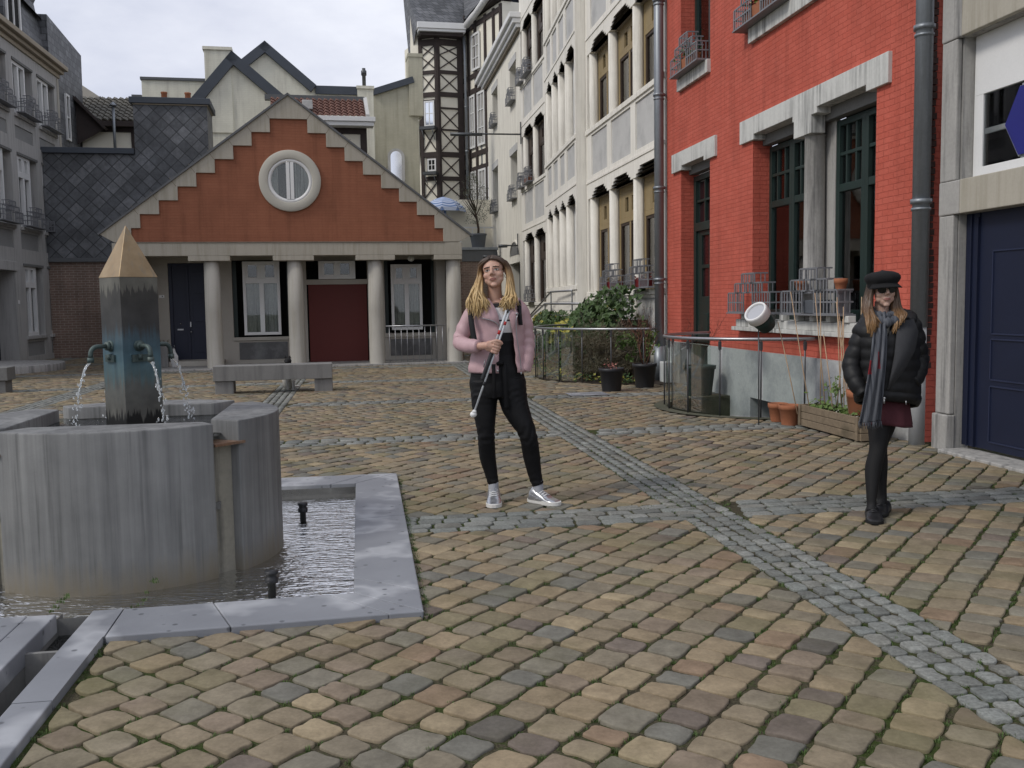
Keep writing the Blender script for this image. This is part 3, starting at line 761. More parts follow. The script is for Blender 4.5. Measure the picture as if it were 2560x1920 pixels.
    # upper windows
    for a, b in ((6.13, 7.51), (1.19, 4.45)):
        s = mk(); s.box(a-.02, b+.06, -.3, .06, 4.95, 5.15); s.build('window_sill', M['lintel'], t, bevel=.006)
        f = mk(); n = 1 if b-a < 2 else 2
        for k in range(n):
            x0, x1 = a+(b-a)*k/n, a+(b-a)*(k+1)/n; bars(f, x0, x1, 5.15, 8.6, -.31, -.24, .08, 1, 1); f.box((x0+x1)/2-.04, (x0+x1)/2+.04, -.305, -.245, 5.23, 8.52)
        w_ = f.build('window', M['darkgreen'], t)
        g = mk(); g.box(a+.05, b-.05, -.29, -.285, 5.2, 8.55); g.build('pane', M['glass'], w_)
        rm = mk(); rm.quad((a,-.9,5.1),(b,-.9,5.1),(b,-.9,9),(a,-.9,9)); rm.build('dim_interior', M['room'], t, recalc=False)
    # drainpipes at both ends
    downpipe(t, fr, 8.30, .14, .62, 9.4, .085, s0)
    dp = mk(); dp.tube([(8.30, .14, -.01), (8.30, .14, .62)], .10, 14); dp.build('drainpipe_foot', M['zinc'], t)
    downpipe(t, fr, .17, .10, 1.15, 9.4, .082, s0)
    dp = mk(); dp.tube([(.17, .10, 0), (.17, .10, 1.15)], .074, 16); dp.build('drainpipe_foot', pm('white_pipe', (.40,.41,.42), .5, .08, 3, 40, .03), t)
    bx = mk(); bx.box(7.75, 8.05, .036, .22, 0, .36); bx.build('white_block', M['white'], t, bevel=.01)
    return t
def label_(x): return x
RED_ROOT = red_house()
# light-well lining: curved retaining wall
lw = MB(1, 0); n = 40; vs = []
for i in range(n+1):
    a = math.pi*i/n; vs += [(WELL_S+WELL_R*math.cos(a), WELL_R*math.sin(a), -.003), (WELL_S+WELL_R*math.cos(a), WELL_R*math.sin(a), -1.3), (WELL_S+(WELL_R+.17)*math.cos(a), (WELL_R+.17)*math.sin(a), .012)]
    vs += [(WELL_S+WELL_R*math.cos(a), WELL_R*math.sin(a), .012)]
fs = []
for i in range(n): o = 4*i; fs += [(o+3,o+1,o+5,o+7),(o+3,o+7,o+6,o+2)]
lw.add(vs, fs); lw.box(WELL_S-WELL_R-.1, WELL_S+WELL_R+.1, -.1, WELL_R+.1, -1.3, -1.25)
o = lw.build('light_well', pm('mossy_well_wall', (.075,.075,.05), .9, .35, 2, 30, .3, stain=(.03,.04,.02), st_amt=.7), None, loc=RED.o, rotz=RED.a); tag(o, kind='structure')

# ---- grey stone house at the right edge with the blue door
def grey_house():
    fr = RED; s0 = .05
    t = fr.thing('grey_stone_house', 'grey stone house with navy blue door and white hexagon-barred window', 'house', s0)
    mk = lambda: MB(fr.sg, s0)
    w = mk(); w.wall(-5, .07, -.05, 9, -.03, [(-4.2,-.24,-.05,2.19), (-4.2,-.26,2.50,3.77)], .14)
    w.build('stone_wall', M['stone_grey'], t)
    pl = mk()
    for a, b in ((-.22, .06),):
        pl.box(-.235, -.02, -.029, .03, .34, 2.185); pl.box(-.25, .0, -.029, .055, -.03, .335); pl.box(-.24, -.01, -.029, .028, 2.50, 3.765); pl.box(-.32, -.01, -.029, .034, 2.19, 2.497); pl.box(-.3, -.01,-.029,.036,3.768,4.5)
    pl.build('stone_pier', M['stone_grey'], t, bevel=.012)
    lt = mk(); lt.box(-5, -.322, -.029, .03, 2.192, 2.498); lt.box(-5, -.302, -.029, .034, 3.77, 4.5); lt.box(-5, -.0, -.029, .06, 4.503, 4.7); lt.build('stone_lintel', M['concrete'], t, bevel=.008)
    st_ = mk(); st_.box(-5, -.27, -.16, .16, -.03, .03); st_.build('doorstep', M['stone_grey'], t, bevel=.01)
    # white window: outer frame, diagonal bars meeting a blue hexagon
    f = mk(); x0, x1, z0, z1, y0, y1 = -1.76, -.285, 2.50, 3.45, -.17, -.125
    f.box(x0, x1, y0, y1, 3.24, 3.77); f.box(x1-.12, x1, y0, y1, z0, 3.24); f.box(x0, x0+.12, y0, y1, z0, 3.24); f.box(x0+.12, x1-.12, y0, y1, z0, z0+.10)
    f.box(x1-.0, x1+.02, y0, y1-.01, z0, 3.77)
    ya, yb = y0+.02, y1-.015
    def bar(p, q, w_):
        p, q = Vector((p[0],0,p[1])), Vector((q[0],0,q[1])); d = (q-p).normalized(); nrm = Vector((-d.z,0,d.x))*w_
        f.add([v for yy in (ya, yb) for v in ((p-nrm)+Vector((0,yy,0)), (p+nrm)+Vector((0,yy,0)), (q+nrm)+Vector((0,yy,0)), (q-nrm)+Vector((0,yy,0)))], [(0,1,2,3),(4,7,6,5),(0,4,5,1),(1,5,6,2),(2,6,7,3),(3,7,4,0)])
    H = [(-.72,2.91),(-.90,3.20),(-1.20,3.20),(-1.38,2.91),(-1.20,2.63),(-.90,2.63)]
    for i in range(6): bar(H[i], H[(i+1) % 6], .027)
    bar((-.41,2.91), H[0], .024); bar(H[3], (-1.64,2.91), .024)
    w_ = f.build('window', M['white'], t, bevel=.004)
    hx = mk(); hx.prism(H, ya+.02, ya+.03); hx.build('blue_hexagon_pane', M['bluehex'], w_)
    g = mk(); g.box(x0+.1, x1-.1, ya+.004, ya+.01, z0+.08, 3.26); g.build('pane', M['glass'], w_)
    rm = mk(); rm.quad((-2.1,-.8,2.4),(-.3,-.8,2.4),(-.3,-.8,3.8),(-2.1,-.8,3.8)); rm.build('dim_interior', M['room'], t, recalc=False)
    # blue door
    d = mk(); y0, y1 = -.18, -.11
    d.box(-.44, -.25, y0, y1+.012, .06, 2.19); d.box(-.335, -.35, y1+.0125, y1+.03, .06, 2.18); d.box(-.43,-.44, y1+.0125, y1+.026, .06, 2.15)
    d.box(-4.2, -.44, y0, y1, .06, 2.19)
    dd = d.build('blue_door', M['blue'], t)
    e = mk()
    for z0_, z1_ in ((.14,.63),(.70,1.05),(1.11,1.83)):
        for k in range(3):
            xa = -.64 - k*.98; xb = xa - .86; w2 = .012
            e.box(xb, xa, y1, y1+.012, z1_, z1_+w2); e.box(xb, xa, y1, y1+.010, z0_-w2, z0_); e.box(xa, xa+w2, y1, y1+.011, z0_, z1_); e.box(xb-w2, xb, y1, y1+.011, z0_, z1_)
    e.build('door_moulding', pm('navy_edge', (.022,.029,.062), .45, .15, 2, 50, .03), dd)
    rf = mk(); rf.box(-5, .07, -6, -.3, 8.7, 9); rf.build('roof', M['fascia'], t)
    return t
grey_house()

# ---- white houses
def stepped_top(mb, a, b, z, y0, y1, k=3, dz=.075, dx=.17):
    """dark stepped corbels above a window opening"""
    for i in range(k):
        mb.box(a+dx*i, a+dx*(i+1)-.004, y0, y1-.004*i, z+dz*i, z+dz*k); mb.box(b-dx*(i+1)+.004, b-dx*i, y0, y1-.004*i, z+dz*i, z+dz*k)
def white_house(fr, s0, s1, cols, floors, zt, label, winmat, name='white_house', colr=.12, panes=True, z0=-.05, roof_d=7, zsill_extra=None, first_boxes=()):
    """a bay-and-column facade. cols: column centres along s; floors: (z_sill, z_lintel, apron_z0, apron_z1)"""
    t = fr.thing(name, label, 'house', s0); mk = lambda: MB(fr.sg, s0)
    holes = []; pans = []
    edges = [s0+.16] + list(cols) + [s1-.14]
    for zs, zl, a0, a1 in floors:
        dz = .065
        for i in range(len(edges)-1):
            a = edges[i] + (colr if i > 0 else 0); b = edges[i+1] - (colr if i < len(edges)-2 else 0)
            holes.append((edges[i] - (colr if i > 0 else 0), edges[i+1] + (colr if i < len(edges)-2 else 0), zs, zl, .62)) if False else None
        holes.append((edges[0], edges[-1], zs, zl, .27))
        for i in range(len(edges)-1):
            a = edges[i] + (colr if i > 0 else 0); b = edges[i+1] - (colr if i < len(edges)-2 else 0)
            for k in range(3 if b-a > .5 else 0): holes.append((a+.08+.13*k, b-.08-.13*k, zl+dz*k, zl+dz*(k+1), .13-.03*k))
            if a1 > a0 and b-a > .3: pans.append((a+.05, b-.05, a0, a1))
    w = mk(); w.wall(s0, s1, z0, zt, 0, holes + [(*p, .035) for p in pans], .3)
    w.quad((s1,0,z0),(s1,0,zt),(s1,-1.2,zt),(s1,-1.2,z0)); w.quad((s0,0,z0),(s0,-1.2,z0),(s0,-1.2,zt),(s0,0,zt))
    w.build('wall', M['creamstone'], t)
    for a, b, c, d in pans:
        pn = mk(); pn.box(a, b, -.06, -.030, c, d); pn.build('apron_panel', M['panel'], t)
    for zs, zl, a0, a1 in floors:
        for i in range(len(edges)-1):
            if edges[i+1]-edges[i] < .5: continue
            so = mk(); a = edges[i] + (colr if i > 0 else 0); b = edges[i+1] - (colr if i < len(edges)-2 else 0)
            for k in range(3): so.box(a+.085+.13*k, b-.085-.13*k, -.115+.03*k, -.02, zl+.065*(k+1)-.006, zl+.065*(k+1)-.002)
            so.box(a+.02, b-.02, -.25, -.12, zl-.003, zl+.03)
            so.build('stepped_soffit', M['browntrim'], t)
        for c in cols:
            q = mk(); q.lathe([(colr*1.0,zs),(colr*.97,zs+.03),(colr*.95,zl)], (c,-.122,0), 22); q.box(c-.07, c+.07, -.26, -.18, zs+.002, zl-.002); q.build('column', M['colstone'], t)
        sl = mk(); sl.box(s0+.02, s1-.02, -.2, .035, zs-.11, zs-.004); sl.build('window_sill', M['creamstone'], t, bevel=.008)
        if zl < zt-.6:
            b_ = mk(); b_.box(s0+.01, s1-.01, -.1, .018, zl+.36, zl+.42); b_.build('string_course', M['creamstone'], t, bevel=.006)
        for i in range(len(edges)-1):
            if edges[i+1]-edges[i] < .5: continue
            a = edges[i] + (.10 if i > 0 else 0); b = edges[i+1] - (.10 if i < len(edges)-2 else 0)
            f = mk(); y0, y1 = -.265, -.20; zm = zs + (zl-zs)*.70
            f.box(a, a+.10, y0, y1, zs, zl); f.box(b-.10, b, y0, y1, zs, zl); f.box(a+.1, b-.1, y0, y1, zl-.12, zl); f.box(a+.1, b-.1, y0, y1, zm-.10, zm); f.box(a+.1, b-.1, y0, y1, zs, zs+.08)
            m_ = (a+b)/2; sq = .26
            zc = (zm+zl-.12)/2
            f.box(a+.1, m_-.12-sq, y0, y1-.002, zm, zl-.12); f.box(m_+.12+sq, b-.1, y0, y1-.002, zm, zl-.12); f.box(m_-.12, m_+.12, y0, y1-.002, zm, zl-.12)
            f.box(m_-.12-sq, m_-.12, y0, y1-.004, zc+.15, zl-.12); f.box(m_+.12, m_+.12+sq, y0, y1-.004, zc+.15, zl-.12); f.box(m_-.12-sq, m_-.12, y0, y1-.004, zm, zc-.15); f.box(m_+.12, m_+.12+sq, y0, y1-.004, zm, zc-.15)
            f.box(m_-.045, m_+.045, y0+.004, y1-.004, zs+.08, zm-.1)
            ww = f.build('window', M[winmat], t, bevel=.005)
            inn = mk()
            for xa, xb in ((a+.1, m_-.045), (m_+.045, b-.1)): bars(inn, xa, xb, zs+.08, zm-.10, -.26, -.215, .055, 1, 1)
            inn.build('sash', M['brownwood'], ww)
            g = mk(); g.box(a+.08, b-.08, -.25, -.245, zs+.05, zl-.08); g.build('pane', M['glass'], ww)
            cu = mk(); n = 26; vs = []
            for k in range(n+1):
                x = a+.1+(b-a-.2)*k/n; y = -.36+.03*math.sin(k*2.1); vs += [(x, y, zs+.05), (x, y, zl-.1)]
            cu.add(vs, [(2*k, 2*k+2, 2*k+3, 2*k+1) for k in range(n)], True); cu.build('curtain', M['curtain'], t, recalc=False)
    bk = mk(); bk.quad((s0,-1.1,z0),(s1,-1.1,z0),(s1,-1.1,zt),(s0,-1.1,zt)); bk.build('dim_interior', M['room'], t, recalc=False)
    rf = mk(); rf.box(s0, s1, -roof_d, .12, zt, zt+.25); rf.build('eaves', M['creamstone'], t, bevel=.02)
    return t
white_house(RED, 8.36, 14.5, [10.46, 12.36, 14.16], [(1.67,3.88,.62,1.5), (5.50,7.24,4.40,5.33), (8.85,10.6,7.75,8.70)], 11.6, 'cream stone house with ochre window frames between round columns, next to the red brick house', 'ochre')
white_house(R1B, -.05, 5.3, [1.55, 2.72, 3.90, 5.05], [(1.85,3.9,.9,.9), (5.47,7.50,4.50,5.30), (9.0,10.9,7.95,8.80)], 11.9, 'cream house with a dense row of slim round columns, third from the right', 'white', colr=.125)
R2 = Frame(RED.p(0, -.55)[:2], R(98.7), 1)
white_house(R2, 20.0, 27.35, [22.75, 24.85, 26.9], [(1.45,3.72,1.45,1.45), (5.62,7.50,4.30,5.45), (9.36,11.28,8.1,9.2)], 12.6, 'cream stone house with brown windows and flower boxes beside the plain rendered house', 'brownwood')

# ---- plain rendered house with small deep windows
def plain_house():
    fr = R2; s0 = 27.36; t = fr.thing('plain_rendered_house', 'plain cream rendered house with small deep windows, arched fanlights and white cornice', 'house', s0); mk = lambda: MB(fr.sg, s0)
    s1 = 38.0
    wins = [(28.4,29.95,9.16,10.6), (33.45,35.1,9.2,10.75), (28.4,30.05,5.45,7.24), (33.7,35.35,5.45,7.4)]
    doors = [(28.1,30.7,0,3.0), (33.7,35.4,0,3.0)]
    w = mk(); w.wall(s0, s1, -.05, 11.45, -.02, wins+doors, .5)
    w.quad((s0,-.02,0),(s0,-.02,11.45),(s0,-6,11.45),(s0,-6,0)); w.quad((s1,-.02,0),(s1,-6,0),(s1,-6,11.45),(s1,-.02,11.45))
    w.build('wall', M['cream'], t)
    for (a,b,c,d) in wins:
        f = mk(); bars(f, a, b, c, d, -.52, -.45, .07, 2, 2); q = f.build('window', M['stone_dark'], t)
        g = mk(); g.box(a+.04, b-.04, -.505, -.5, c+.04, d-.04); g.build('pane', M['glass'], q)
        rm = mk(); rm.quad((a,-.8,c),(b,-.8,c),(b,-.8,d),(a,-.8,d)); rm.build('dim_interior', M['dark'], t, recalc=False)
        l = mk(); l.box(a-.12, b+.12, -.02, .012, d, d+.28); l.build('window_lintel', M['panel'], t)
    for (a,b,c,d) in doors:
        dd = mk(); bars(dd, a, b, 0, d, -.5, -.4, .12, 2, 1); dd.box(a+.1, b-.1, -.5, -.45, .1, 1.1); q = dd.build('door', M['stone_dark'], t)
        g = mk(); g.box(a+.1, b-.1, -.49, -.48, 1.0, d-.1); g.build('pane', M['dark'], q)
        # arched fanlight above the door: dark half-round recess
        m_ = (a+b)/2; n = 16; poly = [(m_+1.05*math.cos(math.pi*k/n)*(b-a)/2.6, 3.3+.52*math.sin(math.pi*k/n)) for k in range(n+1)]
        fl = mk(); fl.prism(poly, -.1, -.012); fl.build('arched_fanlight', M['stone_dark'], t)
        ar = mk(); 
        for k in range(n):
            p, q2 = poly[k], poly[k+1]; c0 = Vector((m_, 3.3)); o1 = c0+(Vector(p)-c0)*1.12; o2 = c0+(Vector(q2)-c0)*1.12
            ar.add([(p[0],-.018,p[1]),(q2[0],-.018,q2[1]),(o2.x,-.018,o2.y),(o1.x,-.018,o1.y),(p[0],.02,p[1]),(q2[0],.02,q2[1]),(o2.x,.02,o2.y),(o1.x,.02,o1.y)], [(0,1,2,3),(4,7,6,5),(0,4,5,1),(2,6,7,3)])
        ar.build('arch_moulding', M['cream'], t)
    co = mk(); co.box(s0-.25, s1, -.03, .18, 11.46, 11.6); co.box(s0-.3, s1+.1, -.03, .30, 11.603, 11.78); co.box(s0-.35, s1+.1, -.03, .42, 11.783, 11.98); co.build('white_cornice', M['white'], t, bevel=.02)
    gu = mk(); gu.box(s0-.2, s1, -.03, .1, 11.35, 11.457); gu.build('gutter_board', M['browntrim'], t)
    rf = mk(); rf.box(s0-.2, s1, -7, -.04, 11.46, 12.0); rf.build('roof', M['lead'], t)
    downpipe(t, fr, 37.7, .1, 3.6, 11.4, .11, s0, mat='darksteel')
    return t
plain_house()

# ---- flower boxes on the sills
G_ = 'lattice flower boxes on the window sills'
def fb(fr, s0, z0, w, d0, label): return flower_box(fr, s0, z0, w, d0, label, G_)
fb(RED, 3.38, 1.262, 1.45, .0, 'stepped grey lattice flower box at the left end of the red house window sill')
fb(RED, 1.58, 1.262, 1.45, .0, 'stepped grey lattice flower box with clay pots on the red house sill, behind bamboo sticks')
fb(RED, 6.2, 5.172, 1.3, -.02, 'lattice flower box under the upper window above the green front door')
fb(RED, 3.2, 5.172, 1.5, -.02, 'lattice flower box with yellow and purple flowers at the top of the red wall')
fb(RED, 8.75, 1.70, 1.55, .0, 'light grey lattice flower box with red pots beside the red house drainpipe')
fb(RED, 10.95, 1.70, 1.5, .0, 'light grey lattice flower box with red pots above the ivy')
fb(R2, 24.75, 5.64, 1.25, .0, 'upper lattice flower box with a long terracotta trough on the cream house')
fb(R2, 26.45, 5.64, .8, .0, 'empty lattice flower box next to the terracotta trough on the cream house')
fb(R2, 24.75, 9.38, 1.25, .0, 'lattice flower box under the topmost window of the cream house')
fb(R2, 26.4, 9.38, .8, .0, 'narrow lattice flower box at the topmost corner of the cream house, by the white cornice')
fb(R2, 28.55, 9.18, 1.3, -.02, 'flower box on the upper right window of the plain rendered house')
fb(R2, 33.6, 9.22, 1.35, -.02, 'flower box on the upper left window of the plain rendered house')
fb(R2, 28.55, 5.47, 1.3, -.02, 'flower box on the lower right window of the plain rendered house')
fb(R2, 33.8, 5.47, 1.35, -.02, 'flower box on the lower left window of the plain rendered house, near the olive tree')
fb(R2, 24.8, 1.48, 1.2, .0, 'grey lattice flower box on the ground floor sill behind the stair rail')

# street lamp arms on the walls
def lamp_arm(fr, s, d, z, ln, label, r=.05):
    t = fr.thing('wall_lamp', label, 'lamp', s, d, z); m = MB(fr.sg)
    m.tube([(0,.0,0),(0,ln,.0)], r*.5, 10); m.build('arm', M['darksteel'], t)
    m = MB(fr.sg); m.box(-.02, .02, -.02, .02, -.35, .45); m.build('bracket', M['darksteel'], t)
    m = MB(fr.sg); m.tube([(0,ln*.55,-.02),(0,ln,-.02)], [r, r*1.1], 10); m.build('lamp_head', M['darksteel'], t)
    return t
lamp_arm(R2, 27.15, .04, 7.62, 2.6, 'long grey tube lamp on an arm high on the cream corner', .06)
lamp_arm(R2, 28.2, .04, 3.62, .75, 'short dark wall lamp by the nearer arched fanlight', .06)
lamp_arm(R2, 33.0, .04, 3.45, .75, 'short dark wall lamp by the farther arched fanlight', .06)
# ------------------------------------------------------------------ gabled house at the end of the yard
def gabled_house():
    fr = HO; s0 = -1.4; t = fr.thing('gabled_house', 'low gabled house with orange brick stepped gable, round window and porch columns', 'house', s0)
    mk = lambda: MB(fr.sg, s0)
    # orange brick field: stepped outline
    cxm, z0 = 2.52, 2.92
    def steps(sgn):
        p = []; hw = .42
        for k in range(9):
            z = 5.72 - .31*k
            p += [(cxm + sgn*hw, z), (cxm + sgn*hw, z - .31 if k < 8 else z0)]
            hw += .414 if k < 7 else .20
        return p
    rightp = steps(1); leftp = steps(-1)
    hole_n = 40
    brick = [*rightp] + [*reversed(leftp)]
    # brick as columns of rectangles around the round window (window hole r=.55 covered by its ring)
    b = mk(); b.prism(brick, -.25, 0); b.build('orange_brick_gable', M['orange'], t)
    # concrete coping between the steps and the roof slope
    eL, eR, ap = (-1.66, 3.10), (6.70, 3.06), (cxm, 6.245)
    c = mk()
    outer = [(6.06, 2.92), (6.42, 2.92), eR, ap, eL, (-1.3, 2.92), (-1.02, 2.92)]
    poly = outer + list(leftp[::-1])[1:] + [p for p in rightp[:-1]]
    c.prism([(6.42,2.921), eR, ap, eL, (-1.36,2.921), leftp[-1]] + list(leftp[::-1])[1:] + rightp, -.25, .045)
    c.build('stepped_concrete_coping', M['concrete'], t, bevel=.004)
    # thin joints between the coping blocks
    jn = mk()
    for sgn in (-1, 1):
        hw = .42
        for k in range(8):
            z = 5.72 - .31*k; x = cxm + sgn*hw
            zr = 6.245 - (hw + .05)*.74
            d = Vector((sgn*.25, 0, .25*.95)).normalized()
            p = Vector((x, .0465, z)); q = p + Vector((sgn*.13, 0, .0)) + Vector((0,0,.19))
            w2 = Vector((.004,0,-.004*sgn)); jn.add([p-w2, p+w2, q+w2, q-w2], [(0,1,2,3)])
            hw += .42
    jn.build('block_joint', M['browntrim'], t)
    # metal verge along the roof
    v = mk()
    for e in (eL, eR):
        d = Vector((ap[0]-e[0], 0, ap[1]-e[1])); ln = d.length; d.normalize(); n_ = Vector((-d.z, 0, d.x)) if d.x > 0 else Vector((d.z, 0, -d.x))
        c0 = (Vector((e[0],0,e[1]))+Vector((ap[0],0,ap[1])))/2
        v.obox(c0 + n_*.022 + Vector((0,-.05,0)), d, (0,1,0), n_, ln/2+.03, .14, .022)
    v.build('roof_verge', M['lead'], t)
    r = mk()
    for e in (eL, eR): r.add([(e[0],-.19,e[1]+.015),(ap[0],-.19,ap[1]+.02),(ap[0],-6.5,ap[1]+.02),(e[0],-6.5,e[1]+.015)], [(0,1,2,3)])
    r.build('roof', M['slate_rect'], t)
    # lintel with pads over the columns
    l = mk()
    l.box(-1.42, 6.48, -.40, .05, 2.615, 2.905); l.build('lintel_beam', M['concrete'], t, bevel=.008)
    for a, b_ in ((-1.40,-.75), (.19,1.11), (2.06,2.99), (3.95,4.87), (5.80,6.475)):
        p = mk(); p.box(a, b_, -.40, .052, 2.50, 2.613); p.build('lintel_pad', M['concrete'], t, bevel=.006)
    dr = mk(); dr.box(-1.0, 6.05, -.01, .065, 2.907, 2.932); dr.build('dark_drip_ledge', M['browntrim'], t)
    for cxx in (-1.15, .68, 2.55, 4.415, 6.29):
        q = mk(); n = 26; q.lathe([(.205,.0),(.205,.02),(.19,.04),(.186,1.3),(.176,2.50)], (cxx, -.185, 0), n); q.build('column', M['column'], t)
    # porch: floor, ceiling, side walls
    fl = mk(); fl.box(-1.5, 6.6, -1.75, .12, -.2, .045); fl.build('porch_floor', M['stone_grey'], t, bevel=.01)
    ce = mk(); ce.box(-1.5, 6.55, -1.6, -.401, 2.66, 2.72); ce.build('porch_ceiling', M['concrete2'], t)
    W = -1.45
    wl = mk(); wl.wall(-1.5, 6.55, .02, 2.66, W, [(-.46,.60,.18,2.52), (1.02,2.42,.68,2.58), (2.80,4.30,.02,2.56), (4.72,6.02,.72,2.58)], .16)
    wl.build('porch_wall', M['concrete2'], t)
    for xa, xb in ((-1.5,-1.30),(6.38,6.55)): sw = mk(); sw.box(xa, xb, -6, -.41, -.1, 2.66); sw.build('side_wall', M['brownbrick'], t)
    pi = mk(); pi.box(5.98, 6.2, W+.004, -.95, .04, 2.62); pi.build('porch_pier', M['concrete2'], t)
    # windows in the porch
    def pwin(a, b, z0_, z1_, low, bay):
        f = mk(); y0, y1 = W+.02, W+.10; zt = z0_ + (z1_-z0_)*.735
        fw = .07
        f.box(a, a+fw, y0, y1, z0_, z1_); f.box(b-fw, b, y0, y1, z0_, z1_); f.box(a+fw, b-fw, y0, y1, z0_, z0_+fw); f.box(a+fw, b-fw, y0, y1-.004, zt-.06, zt+.06); f.box(a+fw, b-fw, y0, y1, z1_-fw*1.3, z1_)
        m_ = (a+b)/2
        if low: f.box(m_-.055, m_+.055, y0, y1-.006, z0_+fw, zt-.06)
        zb_, ztt = zt+.06, z1_-fw*1.3; h = ztt-zb_
        f.box(a+fw, a+fw+.06, y0, y1-.006, zb_, ztt); f.box(b-fw-.06, b-fw, y0, y1-.006, zb_, ztt); f.box(m_-.10, m_+.10, y0, y1-.006, zb_, ztt); f.box(a+fw+.06, b-fw-.06, y0, y1-.008, zb_, zb_+.03)
        w_ = f.build('window', M['white'], t, bevel=.006)
        g = mk(); g.box(a+.03, b-.03, y0+.03, y0+.035, z0_+.03, z1_-.04); g.build('pane', M['glass'], w_)
        if low:
            cu = mk()
            for xa, xb in ((a+fw, m_-.055), (m_+.055, b-fw)):
                n = 16; vs = []
                for k in range(n+1):
                    x = xa+(xb-xa)*k/n; vs += [(x, y0-.06+.012*math.sin(k*2), z0_+fw), (x, y0-.06+.012*math.sin(k*2), zt-.06)]
                cu.add(vs, [(2*k,2*k+2,2*k+3,2*k+1) for k in range(n)], True)
            cu.build('net_curtain', M['curtain'], t, recalc=False)
    pwin(1.28, 2.16, .75, 2.545, True, 0)
    pwin(4.88, 5.66, .80, 2.45, True, 0)
    f = mk(); y0, y1 = W+.02, W+.12; bars(f, 3.10, 4.0, 2.10, 2.545, y0, y1, .06, 1, 1); f.box(3.16, 3.24, y0, y1-.01, 2.16, 2.485); f.box(3.86, 3.94, y0, y1-.01, 2.16, 2.485); f.box(3.47, 3.63, y0, y1-.01, 2.16, 2.485); f.box(3.24, 3.86, y0, y1-.012, 2.16, 2.21)
    w_ = f.build('window', M['white'], t, bevel=.005); g = mk(); g.box(3.12, 3.98, y0+.03, y0+.035, 2.12, 2.52); g.build('pane', M['glass'], w_)
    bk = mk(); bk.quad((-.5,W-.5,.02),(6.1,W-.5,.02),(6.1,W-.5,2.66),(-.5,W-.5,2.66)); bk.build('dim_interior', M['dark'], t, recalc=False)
    # aprons under the windows, door posts
    ap_ = mk()
    for a, b_ in ((1.02,2.42),(4.72,6.02)):
        ap_ = mk(); ap_.box(a-.02, b_+.02, W+.004, W+.05, .62, .70); ap_.build('window_sill', M['concrete2'], t, bevel=.004)
        q = mk(); q.box(a+.12, b_-.12, W+.003, W+.016, .15, .57); q.build('dark_marble_apron', pm('dark_marble', (.10,.10,.10), .5, .25, 3, 30, .05, stain=(.3,.3,.3), st_amt=.4), t)
        for xs in ((a+.002, a+.10), (b_-.10, b_-.002)):
            q = mk(); q.box(xs[0], xs[1], W-.13, W-.12, .70, 2.56); q.build('side_light', M['darkgreen'], t)
    rp = mk(); rp.box(2.84, 4.27, W-.02, W+.02, .03, 1.965); rp.build('maroon_board', M['redpanel'], t)
    tr = mk(); tr.box(2.80, 4.30, W-.1, W+.035, 1.967, 2.09); tr.build('door_transom', M['concrete2'], t)
    # dark blue front door with letter box and knob
    d = mk(); d.box(-.46, .60, W-.14, W-.08, .18, 2.52); d.box(-.46, -.38, W-.08, W-.03, .18, 2.52); d.box(.52, .60, W-.08, W-.03, .18, 2.52); d.box(-.06, .0, W-.08, W-.045, .18, 2.45)
    for za, zb in ((.35,.95),(1.1,1.65),(1.78,2.3)):
        d.box(.08, .46, W-.08, W-.066, za, zb)
    dd = d.build('front_door', M['blue'], t, bevel=.004)
    h = mk(); h.box(-.30, -.16, W-.075, W-.058, .90, .935); h.sphere((-.22, W-.06, 1.06), .02); h.box(.0, .03, W-.045, W-.03, .98, 1.1); h.sphere((.02, W-.02, .86), .022); h.build('door_fittings', M['steel'], dd)
    sp = mk(); sp.box(-.62, .80, W, -.95, .047, .17); sp.build('doorstep', M['concrete2'], t, bevel=.01)
    pl = mk(); pl.box(-.68, -.56, W+.001, W+.012, 1.69, 1.76); pl.build('number_plate', M['white'], t)
    pl = mk(); pl.box(-.615, -.595, W+.013, W+.014, 1.71, 1.74); pl.build('number_plate_mark', M['dark'], t)
    gl = mk(); gl.sphere((5.35, -.9, 2.57), .085, .085, .07); gl.build('porch_globe', M['curtain_white'], t)
    # round window
    ri = mk(); n = 48; prof = [(.50,-.02),(.50,.055),(.515,.062),(.685,.062),(.70,.05),(.70,-.02)]
    vs = []; 
    for r_, y in prof:
        for k in range(n): a = 2*math.pi*k/n; vs.append((2.51+r_*math.cos(a), y, 4.32+r_*math.sin(a)))
    m_ = len(prof); ri.add(vs, [(i*n+k, i*n+(k+1) % n, (i+1)*n+(k+1) % n, (i+1)*n+k) for i in range(m_-1) for k in range(n)], True)
    rr = ri.build('round_window_surround', M['ringstone'], t)
    fr_ = mk(); prof = [(.51,.03),(.51,.045),(.425,.045),(.425,.02)]; vs = []
    for r_, y in prof:
        for k in range(n): a = 2*math.pi*k/n; vs.append((2.51+r_*math.cos(a), y, 4.32+r_*math.sin(a)))
    fr_.add(vs, [(i*n+k, i*n+(k+1) % n, (i+1)*n+(k+1) % n, (i+1)*n+k) for i in range(3) for k in range(n)], True)
    fr_.box(2.51-.085, 2.51-.008, .01, .052, 4.32-.42, 4.32+.42); fr_.box(2.51+.008, 2.51+.085, .01, .052, 4.32-.42, 4.32+.42)
    rw = fr_.build('round_window', M['white'], t)
    dk = mk(); dk.prism([(2.51+.44*math.cos(2*math.pi*k/n), 4.32+.44*math.sin(2*math.pi*k/n)) for k in range(n)], .003, .006); dk.build('dim_interior', M['dark'], rw)
    cu = mk()
